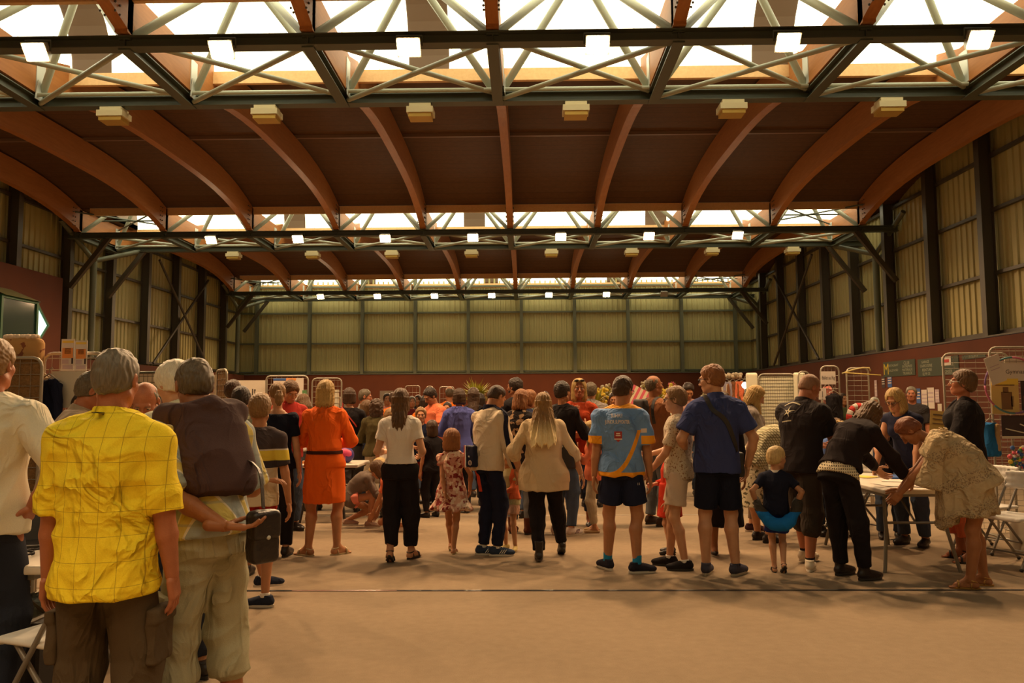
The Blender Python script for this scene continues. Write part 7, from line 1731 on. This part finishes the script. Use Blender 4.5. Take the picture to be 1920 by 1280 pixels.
p = at(1544, 738, 11.5); sign('small white notice hanging below the lettered sign', p.x, 11.54, p.z, .11, .17, '|', .1)
garment('hanging_black_robe', 'black robe hanging below the lettered sign', 1563, 738, 11.4, .24, .45, F_black, None, 31)
garment('hanging_blue_scarf', 'blue and yellow scarf hanging behind the black polo', 1543, 762, 11.3, .14, .50, fab('scarf_blue', (.03, .16, .36)), fab('scarf_yellow', (.55, .38, .10)), 32)
garment('hanging_pink_top', 'pink striped top hanging beside the narrow notice', 1551, 725, 11.65, .14, .40, F_pink, None, 33)
pole_for('thin pole the blue and yellow scarf hangs from', at(1543, 757, 11.33).x, 11.34, at(1543, 760, 11.3).z+.1)
a, c = PW(1588, 1632, 11.8); panel('wire panel with a red and white arch on it', (a+c)/2, 11.8, c-a, zr(694, 11.8), 8, nx=3, nz=26)
p = at(1611, 790, 11.7); t = thing('red_white_arch', 'red and white padded arch leaning on the wire panel', 'arch', (p.x, 11.70, 0))
for k in range(9):
    a0, a1 = pi*k/9, pi*(k+1)/9; b = MB(); b.tube([(.15*cos(a0+(a1-a0)*j/4), 0, p.z+.03+.20*sin(a0+(a1-a0)*j/4)) for j in range(5)], .045, 8); b.build('segment', mat('arch_red', (.55, .04, .03), .7) if k % 2 == 0 else M_paper, t, True)
for s_ in (-1, 1): b = MB(); b.tube([(s_*.15, 0, .0), (s_*.15, 0, p.z+.03)], .03, 8); b.build('post', M_paper, t, True)
t = thing('archery_bow', 'pale curved bow lying across the top of the wire panel', 'bow', tuple(at(1612, 696, 11.7))); b = MB(); b.tube([(-.26, 0, -.03), (-.12, 0, .02), (.05, 0, .055), (.14, 0, .05), (.16, 0, .0)], .012, 6); b.build('limb', mat('bow_wood', (.50, .40, .16), .5), t, True); b = MB(); b.tube([(-.22, -.02, -.02), (.30, -.02, -.06)], .010, 6); b.build('stick', mat('bow_wood2', (.60, .45, .12), .5), t, True)
# boards on the right-hand wall
XW = XR-.50
def wallboard(label, px0, px1, r0, r1, lines, m, name='wall_board'):
    d0 = XW*1470/(px0-985); y0 = at(px0, 757, d0); 
    def yat(px):
        r = ray(px, 690); return r.y*(XW/r.x)
    ya, yb = yat(px0), yat(px1); ym = (ya+yb)/2; z0 = at((px0+px1)/2, r1, ym).z; z1 = at((px0+px1)/2, r0, ym).z; w_ = abs(ya-yb)
    return sign(label, XW-.012, ym, (z0+z1)/2, w_, z1-z0, '', .1, rz=-90, m=m, name=name, lines=[(tx, sz*(z1-z0), zo*(z1-z0), xo*w_, mm) for tx, sz, zo, xo, mm in lines])
M_gb = mat('board_green', (.030, .045, .022), .5); M_wl = mat('board_letter', (.32, .32, .22), .6); M_yl = mat('board_yellow', (.55, .40, .02), .6)
wb = wallboard('dark green sponsor board with a yellow letter M on the right wall', 1657, 1717, 676, 705, [('M', 1.05, -.02, -.40, M_yl), ('RESTAURANT', .22, .22, -.16, M_wl), ('SALLE NORD', .22, -.10, -.16, M_wl), ('CLUB', .30, .30, .25, M_wl), ('ENTREPRISE', .24, .08, .27, M_wl), ('MATERIAUX', .24, -.14, .27, M_wl), ('TRAVAUX', .26, -.36, .27, M_wl)], M_gb)
wb2 = wallboard('dark green sponsor board with a small white sticker on the right wall', 1722, 1799, 670, 704, [('GARAGE', .22, .32, -.30, M_wl), ('CARROSSERIE', .22, .10, -.28, M_wl), ('PEINTURE', .24, -.14, -.26, M_wl), ('02 99 33', .24, -.36, -.28, M_wl), ('ASSURANCES', .22, .05, .25, M_wl), ('CONSEIL', .24, -.32, .25, M_wl)], M_gb)
b = MB(); b.box((.45, -.008, .12), (.16*1.4, .003, .11)); b.build('sticker', M_paper, wb2); b = MB(); b.box((.45, -.012, .12), (.14, .002, .04)); b.build('sticker_print', M_redp, wb2)
wallboard('long dark number board high on the right wall', 1806, 1850, 664, 672, [('35 56 54 4', .9, 0, 0, M_wl)], M_gb)
M_note = [M_paper, M_lil, M_blu, M_pale]
for q, (px_, rw, w_, h_) in enumerate(((1734, 748, .34, .5), (1745, 746, .36, .55), (1757, 742, .20, .34), (1722, 742, .22, .4), (1656, 716, .22, .34), (1668, 714, .26, .36), (1642, 728, .16, .5), (1762, 764, .2, .2))):
    r = ray(px_, rw); k_ = (XW-.01)/r.x; p = Vector((0, 0, CAMZ))+r*k_
    poster('wall_notice', '%s notice on the right wall, %s' % (['white', 'tall white', 'lilac', 'blue', 'small dark', 'blue and white', 'narrow', 'small pale'][q], ['left of the pair by the black cardigan', 'right of the pair by the black cardigan', 'by the face of the black cardigan', 'beside the elderly head', 'below the yellow letter board', 'below the middle of the yellow letter board', 'above the honey bob', 'lowest one near the black cardigan'][q]), XW-.008, p.y, p.z-h_/2, p.z+h_/2, w_, [M_paper, M_paper, M_lil, M_blu, M_drk, M_blu, M_lil, M_pale][q], [(.1, .9, .3+.2*k, .38+.2*k, M_lil if q < 2 else M_paper) for k in range(3)], rz=-90, thick=.004)['group'] = 'notices on the right wall'
p = at(1768, 790, 11.0); poster('tilted_yellow_board', 'tilted dull yellow board behind the black cardigan', p.x, 11.0, p.z-.16, p.z+.14, .36, mat('dull_yellow', (.34, .23, .06), .7), [(.1, .9, .8, .84, M_drk), (.1, .85, .6, .63, M_drk), (.1, .8, .4, .43, M_drk)], tilt=6, cat='board')
b = MB(); b.tube([(p.x, 11.03, 0), (p.x, 11.03, p.z)], .02, 6); tag(b.build('easel_post', M_legk), 'dark post holding the tilted yellow board', 'post')
# gymnastics stand at the right edge
dg = 8.9; a, c = PW(1828, 1862, dg); x1 = at(1860, 757, dg).x; x2 = at(1985, 757, dg).x
panel('wire panel of the gymnastics stand, hidden side behind the black cardigan', (at(1826, 757, 9.3).x+x1)/2, 9.2, .75, zr(668, 9.2), 0, nx=6, nz=30)
panel('front wire panel of the gymnastics stand with hoop and posters', (x1+x2)/2, dg, x2-x1, zr(657, dg), 0, nx=10, nz=34, back=(-.2, .3, 1.90, 2.0), backm=M_pale)
p = at(1866, 697, dg-.04); sign('white sign lettered Gymnastique on the right-hand stand', p.x+.25, dg-.03, p.z, .50, .20, '', .1, lines=[('Gymnastique', .066, .0, .04, M_ink)])
p = at(1882, 747, dg); poster('yellow_photo_poster', 'yellowish poster with a small group photo below the gymnastics sign', p.x, dg-.03, zr(780, dg), zr(715, dg), .30, mat('poster_ochre', (.60, .42, .14), .6), [(0, 1, .82, 1, M_ye), (.15, .85, .80, .83, mat('photo_brown', (.20, .10, .04), .6)), (.35, .75, .12, .62, mat('photo_brown', (.20, .10, .04), .6)), (.42, .62, .6, .76, mat('photo_brown', (.20, .10, .04), .6)), (.7, .8, .2, .5, mat('photo_brown2', (.30, .18, .08), .6))])
p = at(1925, 745, dg); poster('dark_photo_poster', 'dark photo poster cut by the right picture edge', p.x+.04, dg-.03, zr(778, dg), zr(716, dg), .24, M_drk, [(.1, .6, .1, .5, mat('photo_brown', (.2, .1, .04), .6)), (.2, .5, .5, .7, M_redp), (0, 1, -.02, .06, M_pale)])
p = at(1905, 800, dg); t = poster('beam_photo_poster', 'large dark photo of pale bars low on the gymnastics stand', p.x+.06, dg-.035, zr(825, dg), zr(783, dg), .48, M_drk, [(0, 1, -.02, .09, M_pale)])
for k in range(2): b = MB(); b.beam((-.20+.16*k, -.006, -.02+.05*k), (.18+.05*k, -.006, -.11+.02*k), .004, .012); b.build('printed_bar', M_pale, t)
t = thing('hula_hoop', 'purple and pink wrapped hula hoop hooked on the gymnastics stand', 'hoop', (at(1904, 722, dg-.12).x, dg-.08, at(1904, 722, dg-.1).z)); n_ = 48; R_ = .31
for k in range(8):
    b = MB(); b.tube([(R_*cos(2*pi*(k+j/6)/8), 0, R_*sin(2*pi*(k+j/6)/8)) for j in range(7)], .011, 8); b.build('wrapped_band', [mat('hoop_purple', (.16, .08, .20), .25), mat('hoop_pink', (.45, .12, .20), .25), mat('hoop_teal', (.08, .20, .22), .2)][k % 3], t, True)
p = at(1866, 690, dg-.1); poster('tilted_card', 'white card with rounded corners tilted beside the hoop', p.x, dg-.10, p.z-.17, p.z+.14, .20, M_paper, [(.2, .8, .62, .65, M_lil), (.2, .8, .5, .53, M_lil)], tilt=-18, rz=12, cat='card')
garment('hanging_blue_apron', 'blue and tan bag of cloth hanging below the hoop on red ribbon', 1856, 792, dg-.10, .18, .36, fab('apron_blue', (.02, .13, .33)), fab('apron_tan', (.42, .26, .12)), 41)
b = MB(); r_ = np.random.RandomState(12); t = thing('medal_display', 'cluster of colourful medals and pompons on the gymnastics stand', 'medals', (at(1900, 757, dg).x, dg-.08, 0))
for k, m_ in enumerate((M_petal, M_petal2, M_paper, M_grn, M_blu)):
    b = MB()
    for j in range(16): zz = zr(840+60*r_.rand(), dg); b.sphere((.26*(r_.rand()-.5), .03*(r_.rand()-.5), zz), .016+.012*r_.rand(), 7, 5)
    o = b.build('pompons', m_, t, True); o['kind'] = 'stuff'
cx1, cy1 = XY(1915, 8.1); t = thing('lettered_carton', 'pale carton marked MA under the chairs at the right edge', 'box', (cx1+.10, cy1, 0)); b = MB(); b.bbox((-.20, -.15, 0), (.22, .15, .30)); o = b.build('carton', M_pale, t)
cu = bpy.data.curves.new('lettering', 'FONT'); cu.body = 'MAIRIE'; cu.size = .075; tmp = bpy.data.objects.new('lettering', cu); C.objects.link(tmp); me = bpy.data.meshes.new_from_object(tmp.evaluated_get(bpy.context.evaluated_depsgraph_get())); C.objects.unlink(tmp); bpy.data.objects.remove(tmp)
for v in me.vertices: v.co = Vector((v.co.x-.17, -.153, v.co.y+.16))
me.materials.clear(); me.materials.append(M_ink); o = bpy.data.objects.new('lettering', me); C.objects.link(o); o.parent = t
# green bay window and lit diamond window on the tall red block
XB = XL+.50; M_gf = mat('green_frame', (.02, .10, .04), .5)
def wp(px, row, off=0):
    r = ray(px, row); k_ = (XB+off)/r.x; return Vector((0, 0, CAMZ))+r*k_
dm = [wp(69, 575), wp(87, 610), wp(72, 634), wp(64, 634), wp(55, 615), wp(55, 593)]
V = [Vector((XB+.03, p.y, p.z)) for p in dm]; cen = sum(V, Vector())/len(V)
b = MB(); fr = [cen+(p-cen)*1.16 for p in V]; b.add([Vector((XB+.001, p.y, p.z)) for p in fr]+[Vector((XB+.05, p.y, p.z)) for p in fr]+[Vector((XB+.05, p.y, p.z)) for p in V]+[Vector((XB+.012, p.y, p.z)) for p in V], [])
n_ = len(V); b.F = [(i, (i+1) % n_, n_+(i+1) % n_, n_+i) for i in range(n_)]+[(n_+i, n_+(i+1) % n_, 2*n_+(i+1) % n_, 2*n_+i) for i in range(n_)]+[(2*n_+i, 2*n_+(i+1) % n_, 3*n_+(i+1) % n_, 3*n_+i) for i in range(n_)]
o = b.build('window_1', M_gf); tag(o, kind='structure')
link_mesh('pane', [Vector((XB+.014, p.y, p.z)) for p in V], [tuple(range(n_))], mat('lit_pane', (.6, .8, .7), .3, emit=((.62, .95, .78), 1.25)), o)
# bay window: a shallow three-sided box under a sloping hood
ya, yb_ = wp(54, 600).y, wp(-40, 600).y; zt = wp(54, 572).z; zb = wp(54, 650).z; zh = wp(0, 538).z
t = thing('window_2', None, None, (0, 0, 0)); tag(t, kind='structure'); dp_ = .55
y1, y2 = min(ya, yb_), max(ya, yb_)
cr = [(XB, y2), (XB+dp_, y2-.55), (XB+dp_, y1), (XB, y1)]
b = MB()
for k in range(3):
    (xa_, ya_), (xb_, yb2) = cr[k], cr[k+1]
    for z_ in (zb, zt): b.beam((xa_, ya_, z_), (xb_, yb2, z_), .07, .09)
for (xx, yy) in cr[:3]: b.beam((xx, yy, zb), (xx, yy, zt), .08, .08, up=(0, 1, 0))
b.build('window_frame', M_gf, t)
b = MB(); b.add([(xx, yy, z_) for z_ in (zb, zt) for (xx, yy) in cr[:3]], [(0, 1, 4, 3), (1, 2, 5, 4)]); b.build('pane', mat('dark_pane', (.03, .05, .05), .08, spec=.8), t)
b = MB(); b.add([(XB, y2+.05, zt), (XB+dp_+.1, y2-.52, zt+.02), (XB+dp_+.1, y1, zt+.02), (XB, y1, zh), (XB, y2-.8, zh)], [(0, 1, 4), (1, 2, 3, 4)]); b.add([(XB, y2+.05, zb), (XB+dp_+.1, y2-.52, zb), (XB+dp_+.1, y1, zb), (XB, y1, zb)], [(0, 1, 2, 3)]); b.build('hood', mat('hood_olive', (.16, .15, .06), .6), t)
